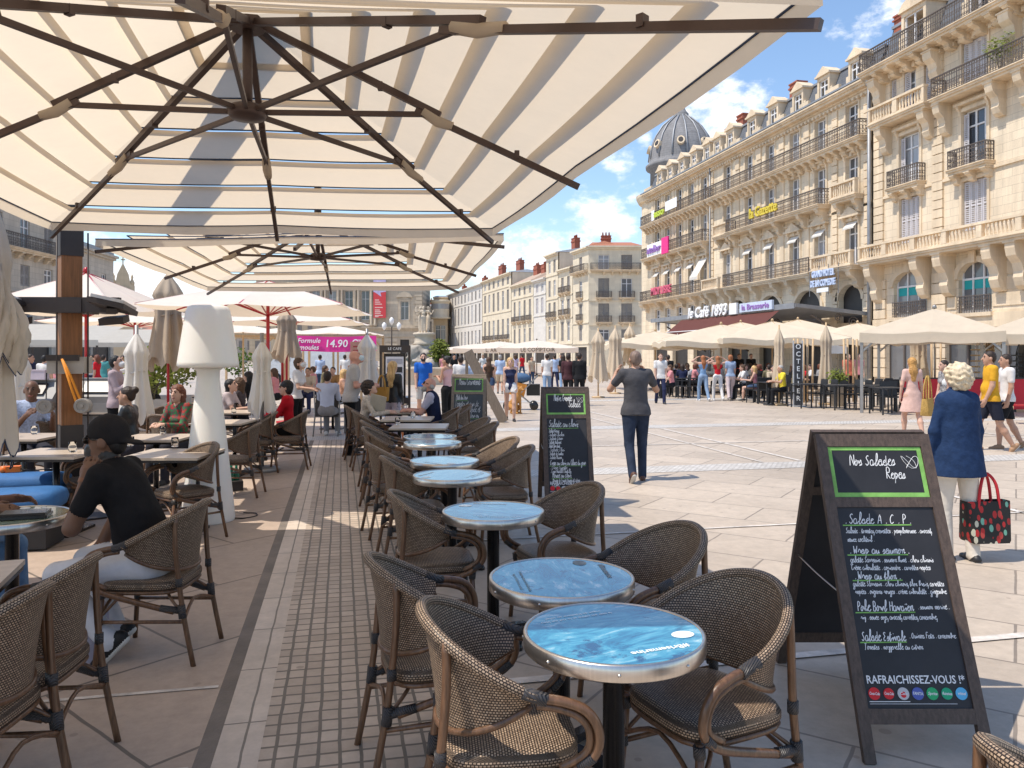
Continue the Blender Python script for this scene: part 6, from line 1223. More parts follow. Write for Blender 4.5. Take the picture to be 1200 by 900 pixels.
# ------------------------------------------------------------------ people: each body one continuous surface grown from a skeleton
def v3(*a): return np.array(a, dtype=float)
class Fig:
    def __init__(s): s.p = []; s.hemz = None
    def cap(s, a, b, ra, rb, m, k=.02, flat=None, cut=None):
        s.p.append(('c', np.array(a, float), np.array(b, float), ra, rb, m, k, flat, cut))
    def ell(s, c, r, m, k=.02, R=None): s.p.append(('e', np.array(c, float), np.array(r, float), None if R is None else np.array(R, float), 0, m, k, None, None))
    def dist(s, q, X):
        if q[0] == 'c':
            _, a, b, ra, rb, m, k, flat, cut = q
            if flat is not None:
                ax, f = flat; ax = np.array(ax, float); tr = lambda P: P + np.outer(((P - a) @ ax), ax) * (1 / f - 1) if P.ndim == 2 else P + ax * ((P - a) @ ax) * (1 / f - 1)
                P = tr(X); bb = tr(b); sc = min(1.0, f) ** .5
            else: P = X; bb = b; sc = 1.0
            d = bb - a; L = d @ d + 1e-12; t = np.clip(((P - a) @ d) / L, 0, 1); dd = (np.linalg.norm(P - a - t[:, None] * d, axis=1) - (ra + (rb - ra) * t)) * sc; return dd if cut is None else np.maximum(dd, cut - X[:, 2])
        _, c, r, R, _, m, k, _, _ = q; P = X - c
        if R is not None: P = P @ R
        k0 = np.linalg.norm(P / r, axis=1); k1 = np.linalg.norm(P / (r * r), axis=1) + 1e-9; return k0 * (k0 - 1) / k1
    def bbox(s, q):
        if q[0] == 'c':
            f = 1.0 if q[7] is None else max(1.0, q[7][1]); r = max(q[3], q[4]) * f; return np.minimum(q[1], q[2]) - r, np.maximum(q[1], q[2]) + r
        r = q[2].max(); return q[1] - r, q[1] + r
    def mesh(s, name, mats, vox, noise=None):
        bb = [s.bbox(q) for q in s.p]; lo = np.min([b[0] for b in bb], axis=0) - 3 * vox; hi = np.max([b[1] for b in bb], axis=0) + 3 * vox
        n = np.ceil((hi - lo) / vox).astype(int) + 1; S = np.full(n, 1.0)
        ax = [lo[i] + vox * np.arange(n[i]) for i in range(3)]
        for q, (a, b) in zip(s.p, bb):
            mg = q[6] + 3 * vox; i0 = np.maximum(0, np.floor((a - mg - lo) / vox).astype(int)); i1 = np.minimum(n, np.ceil((b + mg - lo) / vox).astype(int) + 1)
            g = np.stack(np.meshgrid(*[ax[i][i0[i]:i1[i]] for i in range(3)], indexing='ij'), -1); sh = g.shape[:3]; d = s.dist(q, g.reshape(-1, 3)).reshape(sh)
            sl = tuple(slice(i0[i], i1[i]) for i in range(3)); o = S[sl]; k = max(q[6], 1e-5); h = np.maximum(k - np.abs(o - d), 0) / k; S[sl] = np.minimum(o, d) - h * h * k * .25
        if noise is not None:
            amp, fr = noise; g = np.stack(np.meshgrid(*ax, indexing='ij'), -1); x, y, z = g[..., 0], g[..., 1], g[..., 2]
            S = S + amp * (np.sin(fr * x + 2 * np.sin(fr * .7 * z)) * np.sin(fr * y + 1.3) + .7 * np.sin(fr * 1.9 * z + 1.7 * np.sin(fr * x)) + .5 * np.sin(fr * 2.3 * y + fr * 1.7 * x))
        V, Fc = surfnet(S, lo, vox); me = bpy.data.meshes.new(name); me.from_pydata(V.tolist(), [], Fc.tolist())
        c = V[Fc].mean(axis=1); best = np.full(len(c), 1e9); mi = np.zeros(len(c), int)
        for q, (a, b) in zip(s.p, bb):
            ok = np.all((c > a - .05) & (c < b + .05), axis=1)
            if not ok.any(): continue
            d = s.dist(q, c[ok]); idx = np.where(ok)[0]; better = d < best[idx]; best[idx[better]] = d[better]; mi[idx[better]] = q[5]
        if s.hemz is not None: mi[(mi == 2) & (c[:, 2] > s.hemz)] = 1
        for m in mats: me.materials.append(m)
        me.polygons.foreach_set('material_index', mi.tolist()); me.polygons.foreach_set('use_smooth', [True] * len(Fc)); me.update(); return me
def surfnet(S, lo, vox):
    I = S < 0; nx, ny, nz = S.shape; acc = np.zeros((nx - 1, ny - 1, nz - 1, 3)); cnt = np.zeros((nx - 1, ny - 1, nz - 1))
    for axis in range(3):
        sl0 = [slice(None)] * 3; sl1 = [slice(None)] * 3; sl0[axis] = slice(0, -1); sl1[axis] = slice(1, None)
        a, b = S[tuple(sl0)], S[tuple(sl1)]; cr = (a < 0) != (b < 0); t = np.where(cr, a / np.where(cr, a - b, 1), 0)
        o = [i for i in range(3) if i != axis]
        for d0 in (0, 1):
            for d1 in (0, 1):
                q = [slice(None)] * 3; q[o[0]] = slice(d0, d0 + S.shape[o[0]] - 1); q[o[1]] = slice(d1, d1 + S.shape[o[1]] - 1)
                c, tt = cr[tuple(q)], t[tuple(q)]; acc[..., axis] += np.where(c, tt, 0); acc[..., o[0]] += c * d0; acc[..., o[1]] += c * d1; cnt += c
    mx = cnt > 0; idx = np.full(mx.shape, -1); idx[mx] = np.arange(mx.sum()); ijk = np.argwhere(mx); V = lo + (ijk + acc[mx] / cnt[mx][:, None]) * vox
    F = []
    for axis in range(3):
        o = [(axis + 1) % 3, (axis + 2) % 3]; sl0 = [slice(1, -1)] * 3; sl1 = [slice(1, -1)] * 3; sl0[axis] = slice(0, -1); sl1[axis] = slice(1, None)
        a, b = I[tuple(sl0)], I[tuple(sl1)]
        for (w, flip) in ((a & ~b, False), (~a & b, True)):
            e = np.argwhere(w)
            if not len(e): continue
            for i in o: e[:, i] += 1
            def at(d0, d1):
                g = e.copy(); g[:, o[0]] += d0; g[:, o[1]] += d1; return idx[g[:, 0], g[:, 1], g[:, 2]]
            q = np.stack([at(-1, -1), at(0, -1), at(0, 0), at(-1, 0)], 1); F.append(q[:, ::-1] if flip else q)
    return V, np.concatenate(F)
def nrm(v): v = np.array(v, float); return v / (np.linalg.norm(v) + 1e-9)
def rotm(yaw=0, pitch=0, roll=0): return np.array(Matrix.Rotation(yaw, 3, 'Z') @ Matrix.Rotation(pitch, 3, 'X') @ Matrix.Rotation(roll, 3, 'Y'))
SKIN, TOP, BOT, SHOE, ACC, DARK, SOLE = range(7)
def hand(f, w, d, nrmv, side, curl=.5, s=1.0, rmin=.0075, m=SKIN):
    """a palm and five fingers; d: hand direction, nrmv: palm normal (fingers curl towards it), side: thumb side direction"""
    d, nv = nrm(d), nrm(nrmv); nv = nrm(nv - d * (nv @ d)); t = nrm(np.array(side, float) - d * (np.array(side) @ d) - nv * (np.array(side) @ nv)); w = np.array(w)
    p = w + d * .045 * s; R = np.stack([t, d, nv], 1); f.ell(p, (.040 * s, .05 * s, .016 * s), m, .012, R); f.cap(w, p, .025 * s, .024 * s, m, .015)
    for i, (o, ln_) in enumerate(((.029, .068), (.010, .076), (-.010, .070), (-.028, .055))):
        b = w + d * .085 * s + t * o * s; r = max(rmin, .0088 * s); a0 = curl * .5; a1 = curl * 1.3; a2 = curl * 1.9; q = b; seg = ln_ * s
        for ang, frac in ((a0, .42), (a1, .32), (a2, .26)):
            e = q + (d * math.cos(ang) + nv * math.sin(ang)) * seg * frac; f.cap(q, e, r, r * .92, m, .004); q = e
    b = w + d * .025 * s + t * .03 * s; e1 = b + nrm(t * .75 + d * .7 + nv * .25) * .036 * s; e2 = e1 + nrm(d * .9 + t * .2 + nv * (.2 + curl * .5)) * .03 * s; f.cap(b, e1, max(rmin, .0115 * s), max(rmin, .0105 * s), m, .008); f.cap(e1, e2, max(rmin, .0100 * s), max(rmin, .0085 * s), m, .004)
def person_fig(H=1.75, pose='stand', lean=0.0, arms=((.05, .02, -1), (.05, .12, -1)), fores=((0, .25, -1), (0, .25, -1)), legs=None, head=(0, 0), top='tee', bottom='pants', female=False, vox=.012, fat=1.0, twist=0.0, bare_feet=False, seat=.46, curl=.45, face=True, shoes=True, headtilt=0.0, mask=False, glasses=False, hem=None):
    """arms / fores: (outward, forward, up) directions for left and right; legs: per side (thigh dir, shin dir)"""
    s = H / 1.75; f = Fig(); k = .025
    if hem is None: hem = 0 if pose == 'sit' or bottom == 'bare' else (.06 if not female else .01)
    if legs is None: legs = [((.03, .0, -1), (0, -.03, -1)), ((.03, .0, -1), (0, -.03, -1))]
    tl, sl = .43 * s, .41 * s; hw = (.085 if not female else .09) * s; sw = (.185 if not female else .160) * s
    hips = []; 
    def D(v, side): return nrm((v[0] * side, v[1], v[2]))
    dz = []
    for side, (th, sh) in zip((-1, 1), legs): dz.append(-(D(th, side)[2] * tl + D(sh, side)[2] * sl))
    pz = (seat + .085 * s) if pose == 'sit' else max(dz) + .085 * s
    pel = v3(0, 0, pz); tv = v3(0, math.sin(lean), math.cos(lean)); fw = v3(0, math.cos(lean), -math.sin(lean)); Rz = rotm(twist)
    def U(h): return pel + Rz @ (tv * h * s)
    X = Rz @ v3(1, 0, 0); fwd = Rz @ fw; FL = (fwd, .68)
    bm = BOT if bottom in ('pants', 'shorts', 'skirt') else TOP
    bb = 1.06 if top in ('jacket', 'shirt') else 1.0
    f.cap(pel + v3(-.055 * s, 0, 0), pel + v3(.055 * s, 0, 0), .108 * s * fat, .108 * s * fat, bm, .04, (v3(0, 1, 0), .88))
    if female: f.cap(U(.04), U(.18), .115 * s * fat, .098 * s * fat, TOP, .04, FL); f.cap(U(.18), U(.37), .100 * s * fat, .118 * s * fat, TOP, .04, FL); f.ell(U(.30) + fwd * .062 * s, (.115 * s, .06 * s, .065 * s), TOP, .03)
    else: f.cap(U(.03), U(.18), .125 * s * fat * bb, .122 * s * fat * bb, TOP, .05, FL); f.cap(U(.18), U(.38), .125 * s * fat * bb, .150 * s * bb * min(fat, 1.1), TOP, .05, FL)
    if hem and top not in ('tank',): f.hemz = pel[2] - hem * s
    if hem and top not in ('tank',): f.cap(U(.12), pel + v3(0, 0, -.16 * s), (.108 if female else .130) * s * fat, (.192 if female else .208) * s * fat, TOP, .03, (v3(0, 1, 0), .66), pel[2] - hem * s)
    if fat > 1.12: f.ell(U(.14) + fwd * .05 * s, (.13 * s, .10 * s, .12 * s), TOP, .05)
    shz = .475; SH = [U(shz) + X * side * (sw - .03 * s) for side in (-1, 1)]; f.cap(SH[0], SH[1], .058 * s, .058 * s, TOP if top != 'tank' else SKIN, .05, (fwd, .9)); f.cap(U(.40) - X * .09 * s, U(.40) + X * .09 * s, .085 * s, .085 * s, TOP, .04, (fwd, .8))
    nb = U(.50); hd = nb + tv * .03 * s + np.array([0, 0, .115 * s]) + fwd * .025 * s; f.cap(U(.46), nb + tv * .07 * s + fwd * .012 * s, .056 * s * (.88 if female else 1), .050 * s * (.88 if female else 1), SKIN, .02)
    HR = Rz @ rotm(head[0], -head[1], headtilt)
    hc = hd + HR @ v3(0, .005, .01) * s
    def hp(x, y, z): return hc + HR @ (v3(x, y, z) * s)
    f.ell(hp(0, -.012, .02), v3(.074, .092, .092) * s, SKIN, .02, HR); f.ell(hp(0, .018, -.045), v3(.056, .068, .068) * s, SKIN, .03, HR); f.cap(hp(0, .05, -.098), hp(0, .055, -.10), .022 * s, .022 * s, SKIN, .03)
    if face:
        f.cap(hp(0, .082, .012), hp(0, .104, -.026), .009 * s, .0145 * s, SKIN, .012)
        for sd in (-1, 1):
            f.ell(hp(sd * .076, -.012, -.01), v3(.012, .022, .032) * s, SKIN, .006, HR); f.cap(hp(sd * .018, .083, .034), hp(sd * .048, .073, .036), .0065 * s, .005 * s, DARK, .003); f.ell(hp(sd * .031, .079, .012), v3(.0105, .008, .0055) * s, DARK, .002, HR)
        f.ell(hp(0, .082, -.062), v3(.024, .011, .0065) * s, ACC if not mask else SKIN, .003, HR)
        if mask: f.ell(hp(0, .055, -.05), v3(.060, .062, .050) * s, ACC, .006, HR)
        if glasses:
            for sd in (-1, 1): f.ell(hp(sd * .033, .088, .012), v3(.027, .008, .02) * s, DARK, .003, HR); f.cap(hp(sd * .06, .08, .016), hp(sd * .078, -.01, .014), .004 * s, .004 * s, DARK, .002)
    # arms
    rm = max(.0082, vox * .74); joints = {}
    for i, side in enumerate((-1, 1)):
        a = Rz @ D(arms[i], side); b = Rz @ D(fores[i], side); S0 = SH[i] + X * side * .012 * s; el = S0 + a * .285 * s; wr = el + b * .245 * s
        ua = .048 * s * (.86 if female else 1) * (1.08 if top in ('jacket', 'shirt') else 1); fa = .040 * s * (.85 if female else 1)
        long_ = top in ('long', 'jacket', 'shirt')
        if long_:
            f.cap(S0, el, ua * 1.12, ua * .98, TOP, .03); f.cap(el, el + b * .225 * s, ua * .98, fa * .92, TOP, .02); f.cap(el + b * .2 * s, wr, fa * .72, fa * .66, SKIN, .01)
        elif top == 'tank': f.cap(S0, el, ua, ua * .82, SKIN, .03); f.cap(el, wr, fa, fa * .66, SKIN, .02)
        else:
            f.cap(S0, S0 + a * .17 * s, ua * 1.2, ua * 1.16, TOP, .03); f.cap(S0 + a * .15 * s, el, ua * .95, ua * .84, SKIN, .006); f.cap(el, wr, fa, fa * .66, SKIN, .02)
        up = v3(0, 0, 1); pn = np.cross(b, X * side); pn = pn if np.linalg.norm(pn) > .2 else fwd
        inward = -X * side; tdir = fwd if b[2] < -.6 else (up if abs(b[2]) < .8 else fwd)
        hand(f, wr, b + v3(0, 0, -.15 if abs(b[2]) < .7 else 0), inward if b[2] < -.6 else (inward * .5 - up * .6 if b[2] < .5 else inward), tdir if b[2] < .5 else -fwd * .2 + up * .1 - X * side, curl, s * (.9 if female else 1), rm)
        joints['el%d' % i] = el; joints['wr%d' % i] = wr; joints['sh%d' % i] = S0
    # legs
    loose = 1.12 if bottom == 'pants' else 1.0
    for i, side in enumerate((-1, 1)):
        th, sh = D(legs[i][0], side), D(legs[i][1], side); hp_ = pel + v3(side * hw, 0, -.02 * s); kn = hp_ + th * tl; an = kn + sh * sl; t1 = .088 * s * min(fat, 1.12); t2 = .058 * s; c1 = .056 * s; c2 = .036 * s
        if bottom == 'pants': f.cap(hp_, kn, t1 * 1.04, t2 * 1.1, BOT, .03); f.cap(kn, an + sh * .01 * s, t2 * 1.08, c2 * 1.5, BOT, .02)
        elif bottom == 'shorts' and pose != 'sit': f.cap(hp_, hp_ + th * tl * 1.0, t1 * 1.12, t2 * 1.42, BOT, .02, None, (hp_ + th * tl * .86)[2]); f.cap(hp_ + th * tl * .6, kn, t2 * 1.1, t2 * .9, SKIN, .004); f.cap(kn, kn + sh * sl * .35, t2 * .88, c1 * 1.02, SKIN, .02); f.cap(kn + sh * sl * .35, an, c1 * 1.02, c2 * .9, SKIN, .02)
        elif bottom == 'mini': f.cap(hp_ + v3(0, 0, .03), hp_ + th * tl * .55, t1 * 1.16, t1 * 1.06, BOT, .02, None, (hp_ + th * tl * .30)[2]); f.cap(hp_ + th * tl * .22, kn, t1 * .86, t2 * .92, SKIN, .006); f.cap(kn, kn + sh * sl * .35, t2 * .88, c1, SKIN, .02); f.cap(kn + sh * sl * .35, an, c1, c2 * .85, SKIN, .02)
        else: f.cap(hp_, kn, t1 * .95, t2 * .92, SKIN, .03); f.cap(kn, kn + sh * sl * .35, t2 * .88, c1, SKIN, .02); f.cap(kn + sh * sl * .35, an, c1, c2 * .85, SKIN, .02)
        toe = nrm(v3(sh[0] * .1 + side * .12, 1, 0)); tilt = 0.0
        back = sh[1]
        if back < -.35: toe = nrm(v3(side * .05, .75, -.75))
        elif back > .25: toe = nrm(v3(side * .1, 1, .35))
        toe = Rz @ toe if False else toe; sm = SHOE if shoes else SKIN
        dn = v3(0, 0, -1) - toe * (toe @ v3(0, 0, -1)); dn = nrm(dn)
        heel = an - toe * .05 * s + dn * .040 * s; tip = an + toe * .155 * s + dn * .052 * s; fl_ = (dn, .8); f.cap(heel, an + toe * .06 * s + dn * .036 * s, .037 * s, .041 * s, sm, .012); f.cap(an + toe * .05 * s + dn * .042 * s, tip, .040 * s, .030 * s, sm, .012, fl_); f.cap(an, an + dn * .03 * s, .038 * s, .037 * s, sm if shoes else SKIN, .01)
        f.cap(heel + dn * .030 * s, tip + dn * .018 * s, .031 * s, .027 * s, SOLE if shoes else SKIN, .006, (dn, .45))
        joints['kn%d' % i] = kn; joints['an%d' % i] = an; joints['hip%d' % i] = hp_
    joints.update(head=hc, HR=HR, pel=pel, X=X, fwd=fwd, tv=tv, s=s, U=U, hp=hp); return f, joints
def hair_fig(J, style):
    h = Fig(); hp, R, s = J['hp'], J['HR'], J['s']; nz = None
    if style == 'short': h.ell(hp(0, -.022, .036), v3(.079, .092, .088) * s, 0, .02, R); h.ell(hp(0, -.06, -.01), v3(.068, .05, .07) * s, 0, .03, R); nz = (.0016, 130)
    elif style == 'crop': h.ell(hp(0, -.018, .028), v3(.0765, .0915, .0885) * s, 0, .02, R); h.ell(hp(0, -.062, -.02), v3(.062, .04, .06) * s, 0, .02, R)
    elif style == 'fringe': h.ell(hp(0, -.055, -.015), v3(.071, .045, .052) * s, 0, .02, R); h.ell(hp(-.06, -.04, -.005), v3(.02, .04, .035) * s, 0, .02, R); h.ell(hp(.06, -.04, -.005), v3(.02, .04, .035) * s, 0, .02, R); nz = (.001, 120)
    elif style == 'long': h.ell(hp(0, -.022, .036), v3(.085, .095, .088) * s, 0, .02, R); h.cap(hp(0, -.06, .0), hp(0, -.095, -.17), .078 * s, .075 * s, 0, .04, (R @ v3(0, 1, 0), .62)); h.cap(hp(0, -.095, -.17), hp(0, -.10, -.34), .075 * s, .05 * s, 0, .04, (R @ v3(0, 1, 0), .5)); nz = (.0022, 75)
    elif style == 'mid': h.ell(hp(0, -.022, .036), v3(.088, .096, .09) * s, 0, .02, R); h.cap(hp(-.05, -.045, .0), hp(-.065, -.04, -.14), .05 * s, .036 * s, 0, .03); h.cap(hp(.05, -.045, .0), hp(.065, -.04, -.14), .05 * s, .036 * s, 0, .03); h.cap(hp(0, -.07, .0), hp(0, -.075, -.15), .062 * s, .06 * s, 0, .04); nz = (.0028, 70)
    elif style == 'curly': h.ell(hp(0, -.03, .045), v3(.108, .115, .098) * s, 0, .02, R); h.ell(hp(0, -.07, -.02), v3(.10, .07, .085) * s, 0, .04, R); nz = (.0065, 78)
    elif style == 'bun': h.ell(hp(0, -.022, .034), v3(.079, .093, .088) * s, 0, .02, R); h.ell(hp(0, -.06, -.01), v3(.068, .045, .06) * s, 0, .02, R); h.ell(hp(0, -.105, .075), v3(.045, .045, .045) * s, 0, .02, R); nz = (.0016, 90)
    elif style == 'bob': h.ell(hp(0, -.022, .036), v3(.088, .10, .09) * s, 0, .02, R); h.ell(hp(0, -.05, -.03), v3(.088, .065, .085) * s, 0, .03, R); nz = (.002, 80)
    elif style == 'ponytail': h.ell(hp(0, -.022, .034), v3(.079, .093, .088) * s, 0, .02, R); h.cap(hp(0, -.10, .04), hp(0, -.13, -.16), .032 * s, .018 * s, 0, .02); nz = (.0016, 90)
    return h, nz
SK = {'light': (.56, .34, .25), 'tan': (.46, .26, .175), 'brown': (.15, .075, .046), 'rosy': (.58, .30, .225)}
def skin(k): return mat('skin_' + k, SK[k], .5, 0, .06, 8, spec=.35)
def fab(name, col, var=.10, scale=14, bump=.25): return mat(name + '_fabric', col, .85, 0, var, scale, bump * 2.6, 9, spec=.15)
HAIRM = {'black': (.012, .010, .010), 'dark': (.03, .017, .011), 'brown': (.075, .038, .018), 'auburn': (.14, .045, .022), 'blond': (.52, .33, .14), 'golden': (.46, .24, .07), 'ginger': (.33, .12, .045), 'grey': (.35, .33, .31), 'pale': (.62, .50, .34), 'stubble': (.20, .135, .105)}
def hairm(k): return mat('hair_' + k, HAIRM[k], .55, 0, .35, 40, .3, 90, stretch=(1, 1, .25))
M_shoeb = mat('black_shoe', (.02, .02, .022), .5); M_shoew = mat('white_trainer', (.66, .64, .62), .55, 0, .06); M_sole = mat('pale_sole', (.55, .53, .50), .7); M_dark = mat('dark_feature', (.02, .014, .012), .4); M_lip = mat('lip', (.36, .13, .11), .5); M_maskm = mat('blue_face_mask', (.50, .60, .66), .8); M_maskw = mat('white_face_mask', (.66, .66, .66), .8)
PMESH = {}
def person(label, loc, face_deg, skin_k='light', top_m=None, bot_m=None, shoe_m=None, hair=('short', 'dark'), hair_mat=None, acc_m=None, group=None, vox=.012, key=None, extra=None, sole=None, z=0.0, **kw):
    t = thing('person', label, 'person', (loc[0], loc[1], z), math.radians(face_deg - 90), group); ck = key
    if ck is not None and ck in PMESH: me, hm, J = PMESH[ck]
    else:
        f, J = person_fig(vox=vox, **kw)
        if extra: extra(f, J)
        me = f.mesh('body', [None] * 7, vox); hm = None
        if hair[0] != 'bald':
            h, nz = hair_fig(J, hair[0]); hm = h.mesh('hair', [None], max(.007, vox * .8), nz)
        if ck is not None: PMESH[ck] = (me, hm, J)
    o = link('body', me, t); ms = [skin(skin_k), top_m, bot_m or top_m, shoe_m or M_shoeb, acc_m or M_lip, M_dark, sole or M_sole]
    for i, m in enumerate(ms): o.material_slots[i].link = 'OBJECT'; o.material_slots[i].material = m
    if hm is not None:
        o = link('hair', hm, t); o.material_slots[0].link = 'OBJECT'; o.material_slots[0].material = hairm(hair[1])
    return t, J
def bag_obj(label, p, rz, w, h, d, m, strap_m, strap_h, name='handbag', pat=None):
    t = thing(name, label, 'bag', p, rz); b = MB(); rows = []
    for (z, k) in ((0, .86), (.02, .94), (h * .5, 1.0), (h, 1.06)):
        rows.append([(w / 2 * k * c[0], d / 2 * (1.1 - .5 * z / h) * c[1], z) for c in [(max(-1, min(1, 1.35 * math.cos(a))), max(-1, min(1, 1.35 * math.sin(a)))) for a in [2 * math.pi * j / 24 for j in range(25)]]])
    b.grid(rows, 0, True); b.grid([[(0, 0, .001)] * 25, rows[0]], 0, True); o = b.obj('bag_body', m, t)
    for s in (-1, 1):
        q = MB(); q.tube(smooth_path([(-w * .26, s * d * .28, h * .75), (-w * .18, s * d * .25, h + strap_h * .6), (0, s * .012, h + strap_h), (w * .18, s * d * .25, h + strap_h * .6), (w * .26, s * d * .28, h * .75)], 5), .013, 6); q.obj('bag_handle', strap_m, t)
    return t
# ------------------------------------------------------------------ the cast
def DIRL(px): return 0
CAM_DEG = 90 - math.degrees(YAW)          # compass of the view direction
AWAY, TOWARD, RIGHTW, LEFTW = CAM_DEG, CAM_DEG + 180, CAM_DEG - 90, CAM_DEG + 90
def gp(px, d): v = GD(px, d); return (v.x, v.y)
SIT = [((.05, 1, -.05), (.02, .05, -1)), ((.05, 1, -.05), (.02, .05, -1))]
W1 = [((.02, .38, -1), (.0, .02, -1)), ((.02, -.22, -1), (.0, -.50, -1))]; W2 = [((.02, -.25, -1), (.0, -.55, -1)), ((.02, .36, -1), (.0, .05, -1))]
# --- man in the black cap, elbow on the round table
def cap_extra(f, J):
    hp, R, s = J['hp'], J['HR'], J['s']
    f.ell(hp(0, .075, -.055), v3(.05, .035, .05) * s, DARK, .01, R)            # beard
    f.ell(hp(.0, -.005, -.075), v3(.06, .05, .035) * s, DARK, .01, R)
    f.cap(J['U'](.012) - J['X'] * .07 - J['fwd'] * .045, J['U'](.012) + J['X'] * .07 - J['fwd'] * .045, .085, .085, ACC, .01, (J['fwd'], .80))
def sit_at(p, dz=0): return p
cp = CAPCH.location; fdeg = 168
t, J = person('man in a black cap and black t-shirt sitting with chin on hand', (cp.x, cp.y), fdeg, 'brown', fab('black_tee', (.012, .011, .012), .2), fab('white_jeans', (.56, .56, .60), .06), mat('black_trainer', (.012, .012, .014), .6), ('crop', 'black'), acc_m=fab('red_waistband', (.40, .01, .02)), vox=.0075, extra=cap_extra, sole=mat('white_sole', (.62, .60, .57), .7, 0, .1),
    H=1.87, pose="sit", lean=.44, arms=((.06, .40, -.80), (.14, .30, -.85)), fores=((-.34, -.10, .95), (-.30, .35, -.85)), legs=[((.14, 1, -.12), (.03, -.80, -1)), ((.12, 1, -.10), (.0, -.42, -1))], head=(.06, .10), top='tee', bottom='pants', seat=.46, fat=1.22, curl=.9, glasses=True)
f = Fig(); hp, R, s = J['hp'], J['HR'], J['s']
f.ell(hp(0, -.018, .050), v3(.086, .102, .088) * s, 0, .02, R); f.ell(hp(0, -.055, .01), v3(.078, .062, .05) * s, 0, .03, R); f.cap(hp(-.035, -.10, -.005), hp(.035, -.10, -.005), .016, .016, 0, .02); f.ell(hp(0, -.135, -.02), v3(.06, .055, .010) * s, 0, .015, R @ rotm(0, .25)); f.ell(hp(0, -.02, .136), v3(.012, .012, .006) * s, 0, .004, R)
o = link('cap', f.mesh('cap', [fab('black_cap', (.018, .016, .017), .15)], .008), t)
b = MB(); w = J['wr0']; e = J['el0']; dv = nrm(w - e); b.tube([tuple(w - dv * .018), tuple(w + dv * .004)], .034, 14, caps=False); b.obj('bracelet', mat('brown_leather', (.22, .09, .04), .5), t)
b = MB(); w = J['wr1']; e = J['el1']; dv = nrm(w - e); b.tube([tuple(w - dv * .03), tuple(w - dv * .012)], .034, 14, caps=False); b.obj('wrist_strap', M_black, t)
b = MB(); b.ell(tuple(hp(.079, .0, -.04)), (.006, .006, .006), 8, 6); b.obj('ear_stud', M_steel, t)
# neighbour at the left edge of the picture
person('person at the left edge in a red-orange sleeve and jeans, mostly outside the picture', gp(-82, 4.65), RIGHTW + 8, 'brown', fab('red_orange_knit', (.42, .07, .03)), fab('blue_jeans', (.13, .22, .36), .15), None, ('short', 'black'), vox=.009, H=1.72, pose='sit', lean=.12, arms=((.05, .35, -.9), (.1, .4, -.9)), fores=((-.1, 1, .12), (-.1, 1, .10)), legs=SIT, top='tee', seat=.46)
# --- seated diners
def sitter(label, px, d, face, sk, top_m, bot_m, hair, lean=.15, H=1.70, female=False, arms=((.08, .45, -.85), (.08, .45, -.85)), fores=((-.35, .9, .12), (-.35, .9, .12)), head=(0, -.1), top='tee', vox=.0105, group='seated diners of the left terrace', **k):
    return person(label, gp(px, d), face, sk, top_m, bot_m, k.pop('shoe', None), hair, group=group, vox=vox, H=H, pose='sit', lean=lean, arms=arms, fores=fores, legs=k.pop('legs', SIT), head=head, top=top, female=female, **k)
sitter('bald man in a pale blue printed shirt sitting left of the mast', 36, 9.6, TOWARD + 42, 'brown', fab('pale_blue_print', (.40, .46, .60), .35, 40), fab('dark_trousers', (.03, .03, .04)), ('bald', 'black'), .05, 1.82, arms=((.12, .35, -.85), (.1, .4, -.85)), fores=((-.15, .75, .55), (-.35, .65, .6)), head=(-.35, .02), vox=.0095, fat=1.05)
sitter('woman with a dark bun in a black leather jacket seated right of the mast', 157, 9.5, LEFTW + 6, 'tan', mat('black_leather_jacket', (.022, .023, .026), .38, 0, .3, 12, .4, 20), fab('dark_trousers', (.03, .03, .04)), ('bun', 'dark'), .12, 1.68, True, top='jacket', head=(0, -.03))
sitter('woman with auburn hair in a red and green patterned jacket looking at the camera', 213, 10.2, TOWARD - 18, 'light', fab('dark_scarf', (.08, .075, .075)), fab('dark_trousers', (.03, .03, .04)), ('mid', 'auburn'), .12, 1.68, True, top='jacket', head=(.15, 0), vox=.0095)
def patterned():
    m = mat('patterned_jacket_fabric', (.3, .1, .05), .8); N, L, b = nodes(m); tc = N.new('ShaderNodeTexCoord'); n1 = N.new('ShaderNodeTexNoise'); n1.inputs['Scale'].default_value = 26; L.new(tc.outputs['Object'], n1.inputs['Vector']); rp = N.new('ShaderNodeValToRGB'); e = rp.color_ramp.elements; e[0].position = .38; e[0].color = (.03, .16, .05, 1); e[1].position = .62; e[1].color = (.34, .03, .02, 1); q = e.new(.5); q.color = (.07, .06, .06, 1); L.new(n1.outputs['Fac'], rp.inputs[0]); L.new(rp.outputs[0], b.inputs['Base Color']); return m
PERS = [o for o in bpy.data.objects if o.name.startswith('person') and 'patterned jacket' in o.get('label', '')][0]
PERS.children[0].material_slots[TOP].material = patterned()
sitter('woman with long dark hair in a pale top seated behind the lamp neck', 263, 13.2, RIGHTW - 5, 'light', fab('pale_mauve_top', (.50, .42, .42)), fab('dark_trousers', (.03, .03, .04)), ('long', 'black'), .2, 1.65, True, head=(0, -.25))
sitter('brown-haired woman in dark flowered top facing the long-haired one behind the lamp', 284, 13.6, LEFTW, 'light', fab('dark_flowered_top', (.06, .05, .055), .5, 20), fab('dark_trousers', (.03, .03, .04)), ('mid', 'brown'), .1, 1.65, True, top='long')
def mask_only(f, J): pass
sitter('woman with short black hair and sunglasses in a bright red jacket', 339, 11.9, LEFTW + 4, 'light', fab('bright_red_jacket', (.52, .012, .022), .10), fab('black_trousers', (.012, .012, .013)), ('bob', 'black'), .05, 1.66, True, top='jacket', glasses=True, head=(.1, -.05), fores=((-.25, .9, .0), (-.25, .9, .0)), vox=.0095)
